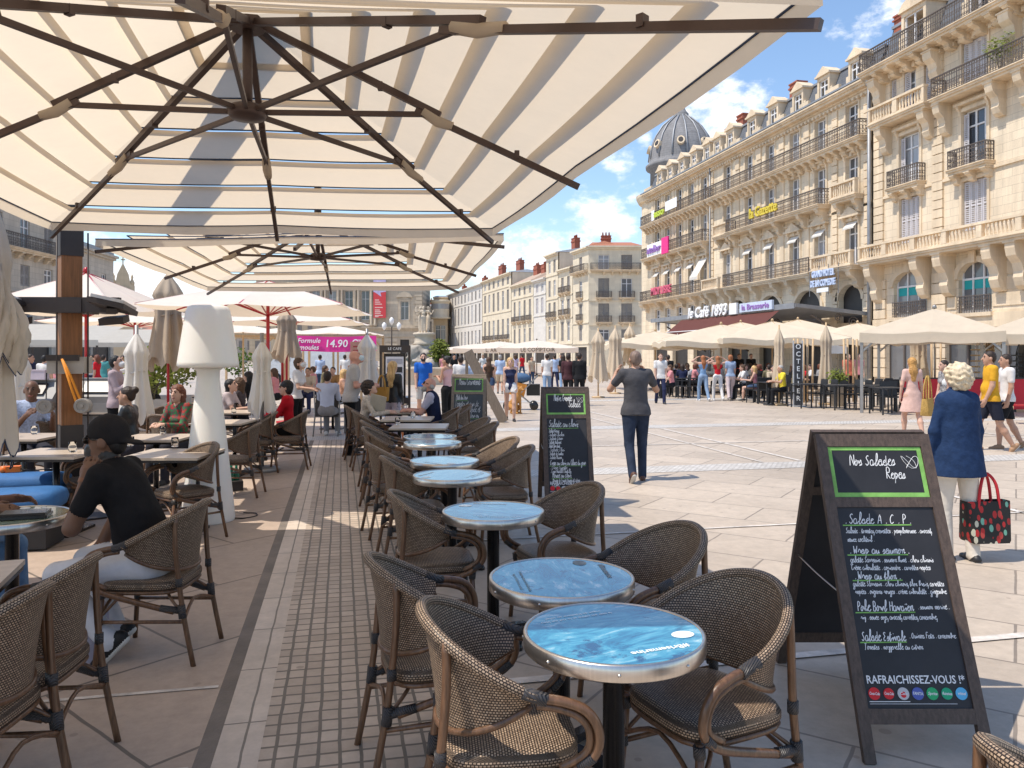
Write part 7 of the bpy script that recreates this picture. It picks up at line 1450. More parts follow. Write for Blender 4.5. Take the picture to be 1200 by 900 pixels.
sitter('man in a pale blue shirt seen from behind on the tall grey chair', 383, 15.7, AWAY, 'light', fab('pale_blue_shirt', (.50, .54, .66), .05), fab('grey_trousers', (.25, .24, .24)), ('short', 'dark'), .1, 1.78, top='long', shoe=M_shoew)
sitter('woman with dark curly hair in a cream patterned blouse reading the menu', 424, 12.2, RIGHTW - 2, 'light', fab('cream_patterned_blouse', (.56, .48, .40), .3, 30), fab('dark_jeans', (.02, .025, .045)), ('curly', 'dark'), .22, 1.66, True, top='long', head=(0, -.42), shoe=M_shoew, vox=.0095)
def vest_extra(f, J):
    U, X, fw = J['U'], J['X'], J['fwd']; f.cap(U(.05), U(.40), .142, .165, ACC, .02, (fw, .72)); f.cap(U(.43) - X * .09, U(.43) + X * .09, .078, .078, ACC, .02)
t, J = sitter('elderly man with white beard and sunglasses in a navy padded vest at the tables', 511, 12.3, LEFTW - 2, 'rosy', fab('lilac_shirt', (.46, .43, .52), .05), fab('dark_trousers', (.03, .03, .04)), ('fringe', 'grey'), .16, 1.74, top='tee', acc_m=fab('navy_vest', (.016, .020, .05), .15), glasses=True, head=(.0, -.3), extra=vest_extra, vox=.0095)
f = Fig(); hp, R = J['hp'], J['HR']; f.ell(hp(0, .055, -.085), v3(.055, .045, .045), 0, .02, R); f.ell(hp(0, .03, -.06), v3(.063, .05, .05), 0, .02, R); link('beard', f.mesh('beard', [hairm('grey')], .009, (.0015, 110)), t)
# open menu in the curly-haired woman's hands
b = MB(); b.M = Matrix.Translation(GD(443, 12.0) + Vector((0, 0, .92))) @ Euler((-.9, .25, -YAW)).to_matrix().to_4x4(); b.box((0, 0, 0), (.24, .32, .006)); o = b.obj('paper_menu', mat('cream_paper', (.62, .56, .46), .7)); tag(o, 'open cream paper menu held up by the curly-haired woman', 'menu')
# tall grey chair with a woven back
p = G(383, 511); t = thing('sling_chair', 'tall grey metal chair with dark mesh sling back holding the man in pale blue', 'chair', (p.x, p.y, 0), -YAW)
b = MB(); b.box((0, .02, .72), (.46, .02, .66), R=Matrix.Rotation(-.10, 3, 'X')); b.obj('backrest', mat('dark_mesh', (.07, .06, .055), .7, 0, .1, 80), t); b = MB(); b.bx(-.24, .24, .06, .52, .42, .45); b.obj('seat', mat('dark_mesh', (.07, .06, .055)), t)
for x in (-.25, .25):
    b = MB(); b.tube([(x, -.12, 0), (x, .05, .44), (x, -.05, 1.05)], .016, 8); b.obj('leg', M_pgrey, t); b = MB(); b.tube([(x, .55, 0), (x, .52, .44)], .016, 8); b.obj('leg', M_pgrey, t); b = MB(); b.tube([(x, .02, .66), (x, .5, .66), (x, .52, .44)], .014, 8); b.obj('armrest', M_pgrey, t)
# --- waiters standing among the tables
ST = 'staff standing on the left terrace'
person('bald waiter with blue face mask in a grey striped t-shirt', gp(410, 13.0), RIGHTW + 10, 'rosy', fab('grey_striped_tee', (.44, .41, .39), .12, 60), fab('black_trousers', (.012, .012, .013)), None, ('bald', 'dark'), acc_m=M_maskm, group=ST, vox=.0095, H=1.80, lean=.14, fat=1.15, arms=((.06, .1, -1), (.06, .15, -1)), fores=((-.3, 1, .05), (-.35, 1, .1)), head=(0, -.5), mask=True)
person('waitress with brown hair in a white t-shirt carrying plates behind the red jacket', gp(347, 14.3), RIGHTW - 8, 'light', fab('white_tee', (.68, .65, .63), .04), fab('black_trousers', (.012, .012, .013)), None, ('bob', 'brown'), group=ST, vox=.0095, H=1.66, female=True, lean=.1, arms=((.06, .25, -1), (.06, .25, -1)), fores=((-.2, 1, -.1), (-.2, 1, -.1)), head=(-.1, -.4), acc_m=M_maskw, mask=True)
person('dark-haired waiter with a white face mask in a mauve shirt looking at a phone', gp(135, 12.3), RIGHTW + 10, 'light', fab('mauve_shirt', (.42, .33, .35), .06), fab('black_trousers', (.012, .012, .013)), None, ('short', 'black'), group=ST, vox=.0095, H=1.70, top='long', arms=((.06, .3, -.9), (.06, .3, -.9)), fores=((-.3, .8, .6), (-.3, .8, .6)), head=(0, -.3), acc_m=M_maskw, mask=True)
b = MB(); p = AT(150, 424, 12.0); b.M = Matrix.Translation(p) @ Euler((.4, 0, -YAW)).to_matrix().to_4x4(); b.box((0, 0, 0), (.08, .012, .16)); o = b.obj('phone', M_black); tag(o, 'dark phone held up by the masked waiter in mauve', 'phone')
# --- people walking
def walker(label, px, py_foot, face, sk, top_m, bot_m, hair, H=1.75, d=None, legs=W1, vox=.0105, group='people walking on the square', **k):
    d = d or FPX * CAMH / (py_foot - HOR)
    return person(label, gp(px, d), face, sk, top_m, bot_m, k.pop('shoe', None), hair, group=group, vox=vox, H=H, legs=legs, **k)
M_jean = fab('denim', (.045, .075, .14), .25, 10)
walker('man in a grey t-shirt and jeans walking away with both hands at his face', 745, 563, AWAY + 4, 'tan', fab('charcoal_tee', (.075, .073, .080), .12), fab('dark_denim', (.026, .036, .062), .45, 5), ('crop', 'stubble'), 1.77, legs=[((.03, -.12, -1), (.0, -.55, -1)), ((.02, .10, -1), (.0, -.04, -1))], vox=.0085, fat=1.12, arms=((.50, .42, -.72), (.46, .42, -.75)), fores=((-.42, .40, .85), (-.42, .40, .85)), shoe=mat('brown_shoe', (.10, .045, .03), .5))
walker('elderly woman with pale curly hair in a navy jacket and white trousers', 1122, 656, AWAY + 8, 'light', fab('navy_linen_jacket', (.017, .037, .092), .22, 18, .35), fab('white_linen_trousers', (.64, .58, .50), .06), ('curly', 'pale'), 1.63, legs=[((.03, .08, -1), (.0, -.08, -1)), ((.03, -.03, -1), (.0, -.12, -1))], vox=.0085, female=True, fat=1.28, top='jacket', arms=((.30, .0, -1), (.22, .02, -1)), fores=((.06, .15, -1), (.14, .22, -1)), acc_m=M_maskw, mask=True, head=(.15, -.1),
    extra=lambda f, J: (f.cap(J['U'](.2), J['pel'] + v3(0, 0, -.3), .165, .245, TOP, .03, (v3(0, 1, 0), .80), J['pel'][2] - .17), f.cap(J['U'](.2), J['U'](.40), .16, .165, TOP, .03, (v3(0, 1, 0), .75))))
def leafbag():
    m = mat('leaf_print_bag', (.02, .015, .015), .6); N, L, b = nodes(m); tc = N.new('ShaderNodeTexCoord'); mp = N.new('ShaderNodeMapping'); mp.inputs['Scale'].default_value = (22, 22, 13); mp.inputs['Rotation'].default_value = (0, .5, 0); L.new(tc.outputs['Object'], mp.inputs[0]); vo = N.new('ShaderNodeTexVoronoi'); vo.inputs['Scale'].default_value = 1; L.new(mp.outputs[0], vo.inputs['Vector'])
    rp = N.new('ShaderNodeValToRGB'); rp.color_ramp.interpolation = 'CONSTANT'; e = rp.color_ramp.elements; e[0].position = 0; e[0].color = (.42, .02, .02, 1); e[1].position = .45; e[1].color = (.55, .52, .40, 1); q = e.new(.65); q.color = (.16, .40, .30, 1); q = e.new(.85); q.color = (.45, .05, .04, 1)
    sx = N.new('ShaderNodeSeparateColor'); L.new(vo.outputs['Color'], sx.inputs[0]); L.new(sx.outputs[0], rp.inputs[0]); mk = N.new('ShaderNodeMath'); mk.operation = 'LESS_THAN'; mk.inputs[1].default_value = .40; L.new(vo.outputs['Distance'], mk.inputs[0]); mx = N.new('ShaderNodeMixRGB'); mx.inputs[1].default_value = (.015, .012, .012, 1); L.new(mk.outputs[0], mx.inputs[0]); L.new(rp.outputs[0], mx.inputs[2]); L.new(mx.outputs[0], b.inputs['Base Color']); return m
bp_ = AT(1154, 634, 6.35); bag_obj('black shopping bag with red, green and cream leaf print and red handles', (bp_.x, bp_.y, bp_.z), -YAW + .1, .36, .33, .17, leafbag(), mat('red_strap', (.50, .02, .03), .6), .22, 'shopping_bag')
walker('woman with very long golden hair in a pale pink dress walking away', 1069, 513, AWAY - 5, 'light', fab('pale_pink_dress', (.60, .40, .34), .10), None, ('long', 'golden'), 1.68, vox=.0095, female=True, bottom='bare', arms=((.25, -.05, -1), (.15, .0, -1)), fores=((.05, .2, -1), (.05, .25, -1)),
    extra=lambda f, J: (f.cap(J['U'](.15), J['pel'] + v3(0, 0, -.45), .105, .27, TOP, .03, (v3(0, 1, 0), .75), J['pel'][2] - .34),))
bp_ = AT(1087, 487, 14.7); bag_obj('yellow-tan straw shoulder bag beside the pink dress', (bp_.x, bp_.y, bp_.z), -YAW + .8, .36, .32, .16, fab('straw', (.46, .29, .09), .3, 40), fab('straw', (.46, .29, .09)), .42)
walker('man in a mustard polo and navy shorts walking left', 1161, 528, LEFTW - 14, 'tan', fab('mustard_polo', (.62, .32, .025), .08), fab('navy_shorts', (.02, .022, .035)), ('short', 'dark'), 1.80, legs=W2, vox=.0095, fat=1.16, bottom='shorts', arms=((.06, .12, -1), (.1, .05, -1)), fores=((0, .4, -.9), (0, .35, -1)), shoe=mat('tan_sandal', (.35, .2, .11), .6))
walker('man in a white t-shirt and black shorts walking left behind the mustard polo', 1180, 524, LEFTW - 10, 'tan', fab('white_tee', (.68, .65, .63)), fab('black_shorts', (.014, .014, .016)), ('short', 'dark'), 1.75, legs=W1, vox=.0095, bottom='shorts', d=13.9, shoe=mat('tan_sandal', (.35, .2, .11)))
walker('woman in a black and white print top hidden behind the navy jacket', 1107, 505, LEFTW, 'light', fab('print_top', (.25, .24, .24), .8, 30), fab('red_skirt', (.42, .02, .04)), ('short', 'dark'), 1.62, d=16.0, female=True, vox=.012)
walker('man in a royal blue polo, pale shorts and dark face mask, walking', 496, 492, TOWARD + 8, 'light', fab('royal_blue_polo', (.02, .12, .48), .06), fab('pale_shorts', (.50, .50, .50)), ('short', 'dark'), 1.78, bottom='shorts', acc_m=M_shoeb, mask=True, shoe=mat('blue_trainer', (.1, .2, .4), .6))
walker('woman with dark bun in a pink sleeveless top and black trousers', 524, 500, AWAY + 60, 'tan', fab('pink_sleeveless', (.62, .38, .38), .05), fab('black_trousers', (.012, .012, .013)), ('bun', 'black'), 1.68, d=17.2, female=True, top='tank', legs=None, arms=((.1, .2, -.9), (.1, .2, -.9)), fores=((-.6, .8, .4), (-.6, .8, .4)), shoe=M_shoew)
t, J = walker('woman with long blond hair and black jacket at the menu stand', 460, 0, AWAY - 20, 'light', mat('black_leather_jacket', (.022, .023, .026)), fab('pale_mauve_trousers', (.50, .42, .47)), ('long', 'blond'), 1.60, d=13.6, female=True, top='jacket', legs=[((.03, .15, -1), (0, -.05, -1)), ((.03, -.15, -1), (0, -.3, -1))])
bp_ = AT(447, 470, 13.4); bag_obj('mustard brown shoulder bag of the blond woman', (bp_.x, bp_.y, bp_.z), -YAW, .26, .24, .1, mat('mustard_leather', (.40, .20, .03), .5), mat('mustard_leather', (.40, .20, .03)), .2)
# crowd farther off: a few shared bodies with their own clothes
def C(label, px, d, face, topm, botm, hair=('short', 'dark'), sk='tan', kind='walkA', H=1.72, group='people walking on the square', shoe=None, **k):
    base = dict(walkA=dict(legs=W1), walkB=dict(legs=W2), stand=dict(legs=None), fem=dict(legs=W2, female=True), femshort=dict(legs=W1, female=True, bottom='mini', top='tank'), short=dict(legs=W1, bottom='shorts'), handsup=dict(legs=W1, female=True, top='tank', arms=((.8, .1, .25), (.8, .1, .25)), fores=((-.8, .1, .55), (-.8, .1, .55))),
                sit=dict(pose='sit', legs=SIT, lean=.15, arms=((.08, .45, -.85), (.08, .45, -.85)), fores=((-.35, .9, .12), (-.35, .9, .12))), sitf=dict(pose='sit', legs=SIT, lean=.12, female=True, top='tank', bottom='mini', arms=((.08, .45, -.85), (.08, .45, -.85)), fores=((-.35, .9, .12), (-.35, .9, .12))), dress=dict(legs=W1, female=True, bottom='bare', extra=lambda f, J: (f.cap(J['U'](.15), J['pel'] + v3(0, 0, -.6), .105, .25, TOP, .03, (v3(0, 1, 0), .75), J['pel'][2] - .5),)))[kind]
    kw = dict(base); kw.update(k); vx = .015 if d < 32 else .022
    return person(label, gp(px, d), face, sk, topm, botm, shoe, hair, group=group, vox=vx, key=(kind, hair[0], vx, round(H, 2), str(k)), H=H, **kw)
cN = lambda n, c: fab(n, c, .08)
white, black, navy, sky, pinkc = cN('white_cotton', (.66, .64, .62)), cN('black_cotton', (.016, .016, .018)), cN('navy_cotton', (.025, .03, .07)), cN('sky_cotton', (.38, .48, .66)), cN('rose_cotton', (.60, .25, .26))
red, grey, beige, khaki, yel = cN('red_cotton', (.55, .02, .03)), cN('grey_cotton', (.28, .28, .29)), cN('beige_cotton', (.50, .40, .29)), cN('khaki_cotton', (.20, .17, .10)), cN('yellow_cotton', (.70, .55, .05)); denim, pale = M_jean, cN('pale_denim', (.22, .31, .44))
C('person in a white t-shirt walking away just right of the pink sleeveless top', 540, 21, AWAY, white, denim, kind='walkA', H=1.70); C('person in a pale blue shirt seen above the daily-menu chalkboard', 556, 20, AWAY + 20, sky, navy, kind='walkB', H=1.66)
C('young woman in a dark strapless top and denim shorts walking away', 573, 24.0, AWAY, cN('brown_top', (.06, .04, .03)), denim, ('long', 'brown'), 'light', 'femshort', 1.66); C('woman in a navy top and white shorts walking towards the camera', 598, 19.6, TOWARD, navy, white, ('mid', 'blond'), 'light', 'femshort', 1.66)
C('person in a pale blue shirt and shorts far off between the two bare-legged women', 586, 33, AWAY, sky, beige, ('short', 'grey'), kind='short'); C('man in a white shirt and jeans walking away before the lettered parasols', 641, 30.5, AWAY, white, pale, ('short', 'dark'), kind='walkB', H=1.76)
C('man in a dark jacket walking away, left of a pair', 666, 25.5, AWAY - 8, cN('plum_jacket', (.07, .03, .035)), black, ('short', 'dark'), kind='walkA', H=1.76, top='jacket'); C('man in a black jacket walking away, right of a pair', 679, 25.2, AWAY - 8, black, black, ('short', 'dark'), kind='walkB', H=1.78, top='jacket')
C('person in pale blue carrying a bag far off before the ochre shopfront', 650, 38, AWAY + 10, sky, navy, kind='walkA'); C('woman in a black top and long denim skirt far off before the ochre shopfront', 660, 33, AWAY, black, pale, ('mid', 'dark'), kind='fem')
C('stout person in a beige shirt sitting by the far white parasols', 623, 40, TOWARD + 30, beige, denim, kind='stand', H=1.6); C('woman in a pink-lilac top far off left of the beige shirt', 604, 46, AWAY, cN('lilac_cotton', (.5, .42, .55)), pale, ('mid', 'brown'), kind='fem')
C('person in white in the far crowd before the white houses, leftmost', 566, 48, TOWARD, white, navy); C('person in dark clothes in the far crowd left of the slanting sign leaf', 532, 40, TOWARD + 30, black, grey); C('person in rose in the far crowd beside the fountain', 519, 44, AWAY, pinkc, denim, kind='fem'); C('person in grey at the far parasols, right of the long lettering', 657, 50, TOWARD, grey, black); C('person in red far off under the lettered parasols', 612, 55, AWAY + 40, red, denim)
# group of three strolling before the cafe terrace
TRI = 'three women strolling before the cafe terrace'
C('woman in a blue sleeveless top and jeans, hands up in her hair, leftmost of three', 824, 27.9, AWAY + 10, cN('blue_top', (.20, .33, .52)), pale, ('long', 'ginger'), 'light', 'handsup', 1.70, TRI, M_shoew); C('woman in a red top and white trousers, hand raised, middle of three', 841, 28.2, AWAY + 6, red, white, ('long', 'ginger'), 'light', 'handsup', 1.68, TRI, M_shoew)
C('woman in a blue-grey tunic and pale cropped trousers, rightmost of three', 856, 28.2, AWAY - 6, cN('blue_grey_tunic', (.28, .36, .50)), cN('pale_pink_trousers', (.56, .46, .46)), ('bob', 'ginger'), 'light', 'fem', 1.72, TRI)
C('young man in a white t-shirt and dark jeans coming towards the camera', 774, 26.4, TOWARD, white, navy, ('short', 'brown'), 'light', 'walkA', 1.78); C('person in black walking behind the young man in white', 783, 31, AWAY, black, black, kind='walkB')
# cafe crowd
SG = 'guests seated on the cafe terrace on the right'
C('man in a bright yellow t-shirt and black shorts sitting sideways on the right terrace', 918, 25.4, LEFTW + 10, yel, black, ('short', 'grey'), 'tan', 'sit', 1.76, SG); C('bare-shouldered blond woman seated left of the yellow t-shirt', 886, 27.2, LEFTW - 20, pinkc, denim, ('mid', 'blond'), 'light', 'sitf', 1.66, SG)
rr = random.Random(11); cl = [(black, 'black'), (navy, 'navy'), (white, 'white'), (pinkc, 'rose'), (grey, 'grey'), (beige, 'beige'), (sky, 'pale blue'), (red, 'red'), (khaki, 'khaki')]
spots = [(793, 31, 0), (800, 30.5, 1), (806, 32, 2), (812, 31, 3), (870, 30, 4), (876, 31.5, 5), (883, 32.5, 0), (893, 30, 7), (902, 29, 8), (909, 31, 1), (926, 30, 0), (945, 28.5, 7), (952, 30, 2), (786, 34, 6), (861, 33, 0), (898, 33.5, 2), (915, 33, 4), (940, 32, 3)]
spots += [(788, 29, 3), (797, 33, 8), (803, 34.5, 0), (815, 33.5, 6), (873, 28.4, 2), (890, 29.3, 0), (905, 27.2, 5), (911, 34.5, 0), (930, 27.5, 8), (958, 31, 4), (868, 34.5, 7), (880, 33.8, 1), (820, 35, 5), (847, 32.5, 4)]
for i, (px, d, c) in enumerate(spots):
    hs = [('short', 'dark'), ('mid', 'dark'), ('long', 'brown'), ('bob', 'auburn')][i % 4]
    wh = ['left of the three strolling women', 'behind the three strolling women', 'left of the yellow t-shirt', 'right of the yellow t-shirt'][0 if px < 815 else 1 if px < 868 else 2 if px < 920 else 3]
    C('cafe guest in %s, %s hair, %s%s' % (cl[c][1], {'short': 'short', 'mid': 'mid-length', 'long': 'long', 'bob': 'bobbed'}[hs[0]], wh, ', farther back' if d > 31.4 else ''), px, d, [LEFTW, RIGHTW, TOWARD, AWAY][rr.randrange(4)], cl[c][0], black, hs, ['light', 'tan', 'light', 'brown'][i % 4], 'sit', 1.7, SG)
for i, (px, d, c, lab) in enumerate(((866, 35, 0, 'masked waiter in black under the marquee, left of two'), (880, 36, 0, 'masked waiter in black under the marquee, right of two'), (994, 30, 7, 'person in a coral top standing behind the terrace planter'), (1006, 31, 3, 'person in rose standing beside the coral top'))): C(lab, px, d, TOWARD, cl[c][0] if c != 7 else cN('coral_cotton', (.62, .16, .10)), black, ('short', 'dark'), 'light', 'stand', 1.74, 'people standing on the right terrace')
# left background crowd
LG = 'people in the background behind the left terrace'
for i, (px, d, top, bot, hr, fc, kd, lab) in enumerate((
        (28, 24, black, black, ('short', 'grey'), AWAY, 'stand', 'person in black with grey hair behind the grey counter, leftmost'), (35, 22, navy, black, ('short', 'dark'), RIGHTW, 'stand', 'person in dark clothes behind the counter beside the white t-shirt'), (52, 22, white, white, ('short', 'black'), AWAY, 'walkA', 'person in white t-shirt and white trousers seen from behind, left of the mast'), (66, 26, pinkc, white, ('mid', 'dark'), TOWARD, 'fem', 'person in coral and white right beside the mast'),
        (108, 30, grey, navy, ('mid', 'dark'), TOWARD, 'fem', 'person in grey between mast and masked waiter, left'), (114, 26, red, black, ('mid', 'auburn'), LEFTW, 'fem', 'person in red between mast and masked waiter'), (121, 28, cN('teal_cotton', (.08, .28, .28)), black, ('short', 'dark'), AWAY, 'walkA', 'person in teal behind the masked waiter'), (145, 24, white, black, ('mid', 'dark'), TOWARD, 'fem', 'person in white and black left of the folded white parasol'),
        (300, 25, navy, black, ('short', 'dark'), RIGHTW, 'sit', 'person in navy seated behind the folded parasol right of the lamp'), (362, 22, beige, navy, ('short', 'dark'), TOWARD, 'sit', 'person in beige seated behind the waitress'), (370, 24, pinkc, navy, ('short', 'brown'), LEFTW, 'sit', 'person in rose seated beyond the pale blue shirt, left'), (378, 26, khaki, navy, ('mid', 'brown'), RIGHTW, 'sit', 'person in khaki seated beyond the pale blue shirt, middle'),
        (391, 23, cN('ochre_cotton', (.36, .2, .08)), black, ('short', 'dark'), TOWARD, 'sit', 'person in ochre seated beyond the pale blue shirt, right'), (399, 19.5, cN('peach_cotton', (.62, .36, .25)), black, ('mid', 'blond'), RIGHTW, 'sit', 'blond person in peach seated between pale blue shirt and grey waiter'), (375, 34, sky, denim, ('short', 'dark'), AWAY, 'walkA', 'person in sky blue walking before the white van'), (404, 36, white, black, ('short', 'dark'), AWAY, 'walkB', 'person in white walking under the pink banner'),
        (437, 30, white, navy, ('mid', 'dark'), AWAY, 'fem', 'person in white seen between folded parasol and menu stand'), (182, 20, black, black, ('short', 'dark'), LEFTW, 'sit', 'person in black seated behind the tan folded parasol'), (296, 17, black, navy, ('mid', 'black'), LEFTW, 'sit', 'person in black seated left of the folded parasol by the red jacket'), (325, 21, pinkc, black, ('mid', 'brown'), LEFTW, 'sit', 'person in rose seated between the red poles'),
        (10, 30, grey, black, ('short', 'dark'), AWAY, 'stand', 'person in grey at the far left edge'), (90, 34, khaki, black, ('short', 'dark'), AWAY, 'walkB', 'person in khaki far behind the mast'))):
    C(lab, px, d, fc, top, bot, hr, ['light', 'tan'][i % 2], kd, 1.72, LG)
# ------------------------------------------------------------------ fountain, terrace of the right-hand cafe, small things
M_fst = stone('pale_fountain_stone', (.62, .53, .42), False, .3); M_rock = stone('fountain_rock', (.46, .41, .35), False, .45)
p = GD(497, 47); F = thing('fountain', 'pale stone fountain with three standing figures on a rocky base', 'fountain', (p.x, p.y, 0), -YAW)
b = MB(); b.lathe([(4.6, 0), (4.6, .75), (4.75, .8), (4.75, .95), (4.3, .95), (4.3, .4)], 40, caps=False); b.obj('basin', M_fst, F)
b = MB(); b.lathe([(.01, .6), (4.3, .6)], 30, caps=False); b.obj('water', mat('fountain_water', (.08, .12, .12), .05, 0, .1), F)
f = Fig(); rq = random.Random(5)
for i in range(46):
    a = rq.uniform(0, 6.28); zz = rq.uniform(.4, 2.3); r_ = (1.35 - zz * .40) * rq.uniform(.55, 1.15); f.ell((r_ * math.cos(a) * 1.15, r_ * math.sin(a), zz), (rq.uniform(.2, .5), rq.uniform(.2, .45), rq.uniform(.15, .4)), 0, .12, rotm(rq.uniform(0, 3), rq.uniform(-.6, .6), rq.uniform(-.6, .6)))
f.cap((0, 0, .3), (0, 0, 2.3), 1.05, .5, 0, .2); link('rock', f.mesh('rock', [M_rock], .06, (.02, 9)), F)
b = MB(); b.lathe([(.62, 2.2), (.66, 2.3), (.58, 2.4), (.56, 2.75), (.66, 2.82), (.66, 2.92), (.6, 2.95)], 24); b.obj('pedestal', M_fst, F)
for k in range(3):
    f, J = person_fig(H=1.62, female=True, bottom='bare', vox=.022, legs=[((.02, .1, -1), (0, -.05, -1)), ((.03, -.02, -1), (0, -.06, -1))], arms=((.7, .1, -.2), (.5, .2, -.7)), fores=((-.2, .2, .9), (-.2, .5, .6)), head=(.3, -.1), curl=.4)
    h, nz = hair_fig(J, 'bun'); f.p += [q[:5] + (0,) + q[6:] for q in h.p]; f.cap(J['pel'] + v3(0, 0, .05), v3(0, -.08, .15), .16, .13, 0, .06, (v3(0, 1, 0), .8)); f.p = [q[:5] + (0,) + q[6:] for q in f.p]
    o = link('figure', f.mesh('figure', [M_fst], .02), F); a = k * 2.094 + .5; o.location = (.27 * math.cos(a), .27 * math.sin(a), 2.95); o.rotation_euler = (0, 0, a - math.pi / 2)
plant('fountain_shrub', 'bright green shrub growing beside the fountain rock', (*GD(515, 46).xy, .9), (.55, .5, .75), 700, .22, 5, M_leaf2, stem=.2)
# street lamp before the opera
p = GD(459, 75); t = thing('street_lamp', 'old street lamp with three globes before the opera facade', 'street lamp', (p.x, p.y, 0)); b = MB(); b.lathe([(.25, 0), (.2, .6), (.08, 1.0), (.06, 4.2), (.1, 4.3)], 10); b.beam((-.7, 0, 3.9), (.7, 0, 3.9), .06, .06); b.obj('post', M_iron, t)
for x in (-.7, 0, .7): b = MB(); z = 4.2 if x else 4.7; b.lathe([(.06, z - .25), (.2, z), (.22, z + .3), (.05, z + .5)], 10, (x, 0, 0)); b.obj('lantern', M_wht, t)
# white van behind the left terrace
p = GD(360, 44); t = thing('parked_van', 'white van parked behind the terrace under the pink banner', 'van', (p.x, p.y, 0), -YAW)
b = MB(); b.extr([(-2.3, .35), (2.3, .35), (2.35, 1.0), (2.3, 1.9), (2.1, 2.0), (-1.1, 2.0), (-1.75, 1.25), (-2.3, 1.05)], (1, 0, 0), (0, 0, 1), (0, 1, 0), (0, 0, 0), -.9, .9); b.obj('body', mat('white_van_paint', (.62, .66, .70), .25, coat=.5), t)
b = MB(); b.extr([(-1.58, 1.28), (-.7, 1.28), (-.7, 1.85), (-1.08, 1.85)], (1, 0, 0), (0, 0, 1), (0, 1, 0), (0, 0, 0), -.912, -.9); b.obj('side_window', M_glass, t)
b = MB(); b.poly([(-1.1, -.8, 1.99), (-1.76, -.8, 1.26), (-1.76, .8, 1.26), (-1.1, .8, 1.99)]); b.obj('windscreen', M_glass, t)
for x in (-1.5, 1.45):
    for y in (-.92, .75): q = MB(); q.M = Matrix.Translation((x, y, .33)) @ Matrix.Rotation(-math.pi / 2, 4, 'X'); q.lathe([(.1, 0), (.33, 0), (.33, .18), (.1, .18)], 18); w_ = q.obj('wheel', M_black, t); q = MB(); q.M = Matrix.Translation((x, y - .004, .33)) @ Matrix.Rotation(-math.pi / 2, 4, 'X'); q.lathe([(.01, 0), (.19, 0), (.19, .02)], 14); q.obj('rim', M_steel, w_)
# planters on the left
def boxpot(t):
    b = MB(); b.bx(-.45, .45, -.22, .22, -.55, .02); b.obj('planter_box', mat('pale_planter', (.48, .44, .40), .7, 0, .1), t)
for (px, d, lab, s) in ((181, 19, 'leafy planter between the tan folded parasol and the far grey house', 1), (278, 34, 'green shrub behind the white lamp', 2), (205, 21, 'leafy planter half hidden behind the white lamp', 3)):
    plant('planter_shrub', lab, (*GD(px, d).xy, .55), (.75, .6, .6), 420, .16, s + 20, M_leaf2 if s != 2 else M_leaf, boxpot, 'planter', .2)
# far left awnings over the shops
for (px, d, w, lab) in ((48, 36, 6.5, 'pale grey shop awning behind the mast, left'), (118, 44, 6.5, 'pale grey shop awning behind the mast, right')):
    p = GD(px, d); t = thing('shop_awning', lab, 'awning', (p.x, p.y, 0), -YAW); b = MB(); b.poly([(-w / 2, -1.2, 2.3), (w / 2, -1.2, 2.3), (w / 2, 1.6, 3.1), (-w / 2, 1.6, 3.1)]); b.poly([(-w / 2, -1.2, 2.3), (-w / 2, -1.2, 2.05), (w / 2, -1.2, 2.05), (w / 2, -1.2, 2.3)]); b.obj('awning_cloth', cloth_mat('grey_awning', (.52, .50, .46), .3), t)
    for x in (-w / 2 + .1, w / 2 - .1): b = MB(); b.beam((x, -1.1, 0), (x, -1.1, 2.28), .07, .07); b.obj('post', M_sheath, t)
# black terrace furniture on the right
M_blk = mat('black_terrace_metal', (.03, .031, .034), .5, 0, .1)
def mk_tchair():
    t = thing('terrace_chair', 'x', 'chair'); b = MB(); b.bx(-.24, .24, -.22, .24, .43, .46); b.obj('seat', M_blk, t); b = MB(); b.box((0, -.25, .68), (.48, .025, .42), R=Matrix.Rotation(.12, 3, 'X')); b.obj('backrest', M_blk, t)
    for x in (-.23, .23):
        for y in (-.23, .22): b = MB(); b.beam((x, y, 0), (x, y, .66 if y > 0 else .5), .03, .03); b.obj('leg', M_blk, t)
        b = MB(); b.beam((x, -.24, .665), (x, .25, .665), .045, .025); b.obj('armrest', M_blk, t)
    return t
def mk_ttable():
    t = thing('terrace_table', 'x', 'table'); b = MB(); b.bx(-.36, .36, -.36, .36, .72, .75); b.obj('table_top', M_blk, t)
    for x in (-.33, .33):
        for y in (-.33, .33): b = MB(); b.beam((x, y, 0), (x, y, .72), .035, .035); b.obj('leg', M_blk, t)
    return t
TC, TT = mk_tchair(), mk_ttable(); nc = [0, 0]
ORD2 = ['first', 'second', 'third', 'fourth', 'fifth', 'sixth', 'seventh', 'eighth', 'ninth', 'tenth', 'eleventh', 'twelfth']
def tch(px, d, face, lab, grp):
    x, y = gp(px, d); o = TC if nc[0] == 0 else copy_tree(TC); nc[0] += 1; o.location = (x, y, 0); o.rotation_euler = (0, 0, math.radians(face - 90)); o['label'] = lab; o['group'] = grp
def ttb(px, d, lab, grp):
    x, y = gp(px, d); o = TT if nc[1] == 0 else copy_tree(TT); nc[1] += 1; o.location = (x, y, 0); o.rotation_euler = (0, 0, -YAW + .1); o['label'] = lab; o['group'] = grp
GA, GB_ = 'empty black armchairs right of the vertical sign', 'black tables right of the vertical sign'
for i, (px, d) in enumerate(sorted(((956, 24.6), (968, 24.4), (978, 25.6), (996, 24.0), (1008, 23.8), (1020, 24.8), (1036, 23.0), (1046, 22.4), (1050, 24.0), (990, 26.5), (1032, 25.6)))): tch(px, d, [LEFTW, AWAY, TOWARD, RIGHTW][int(px) % 4], 'empty black armchair, %s in order rightwards from the vertical sign' % ORD2[i], GA)
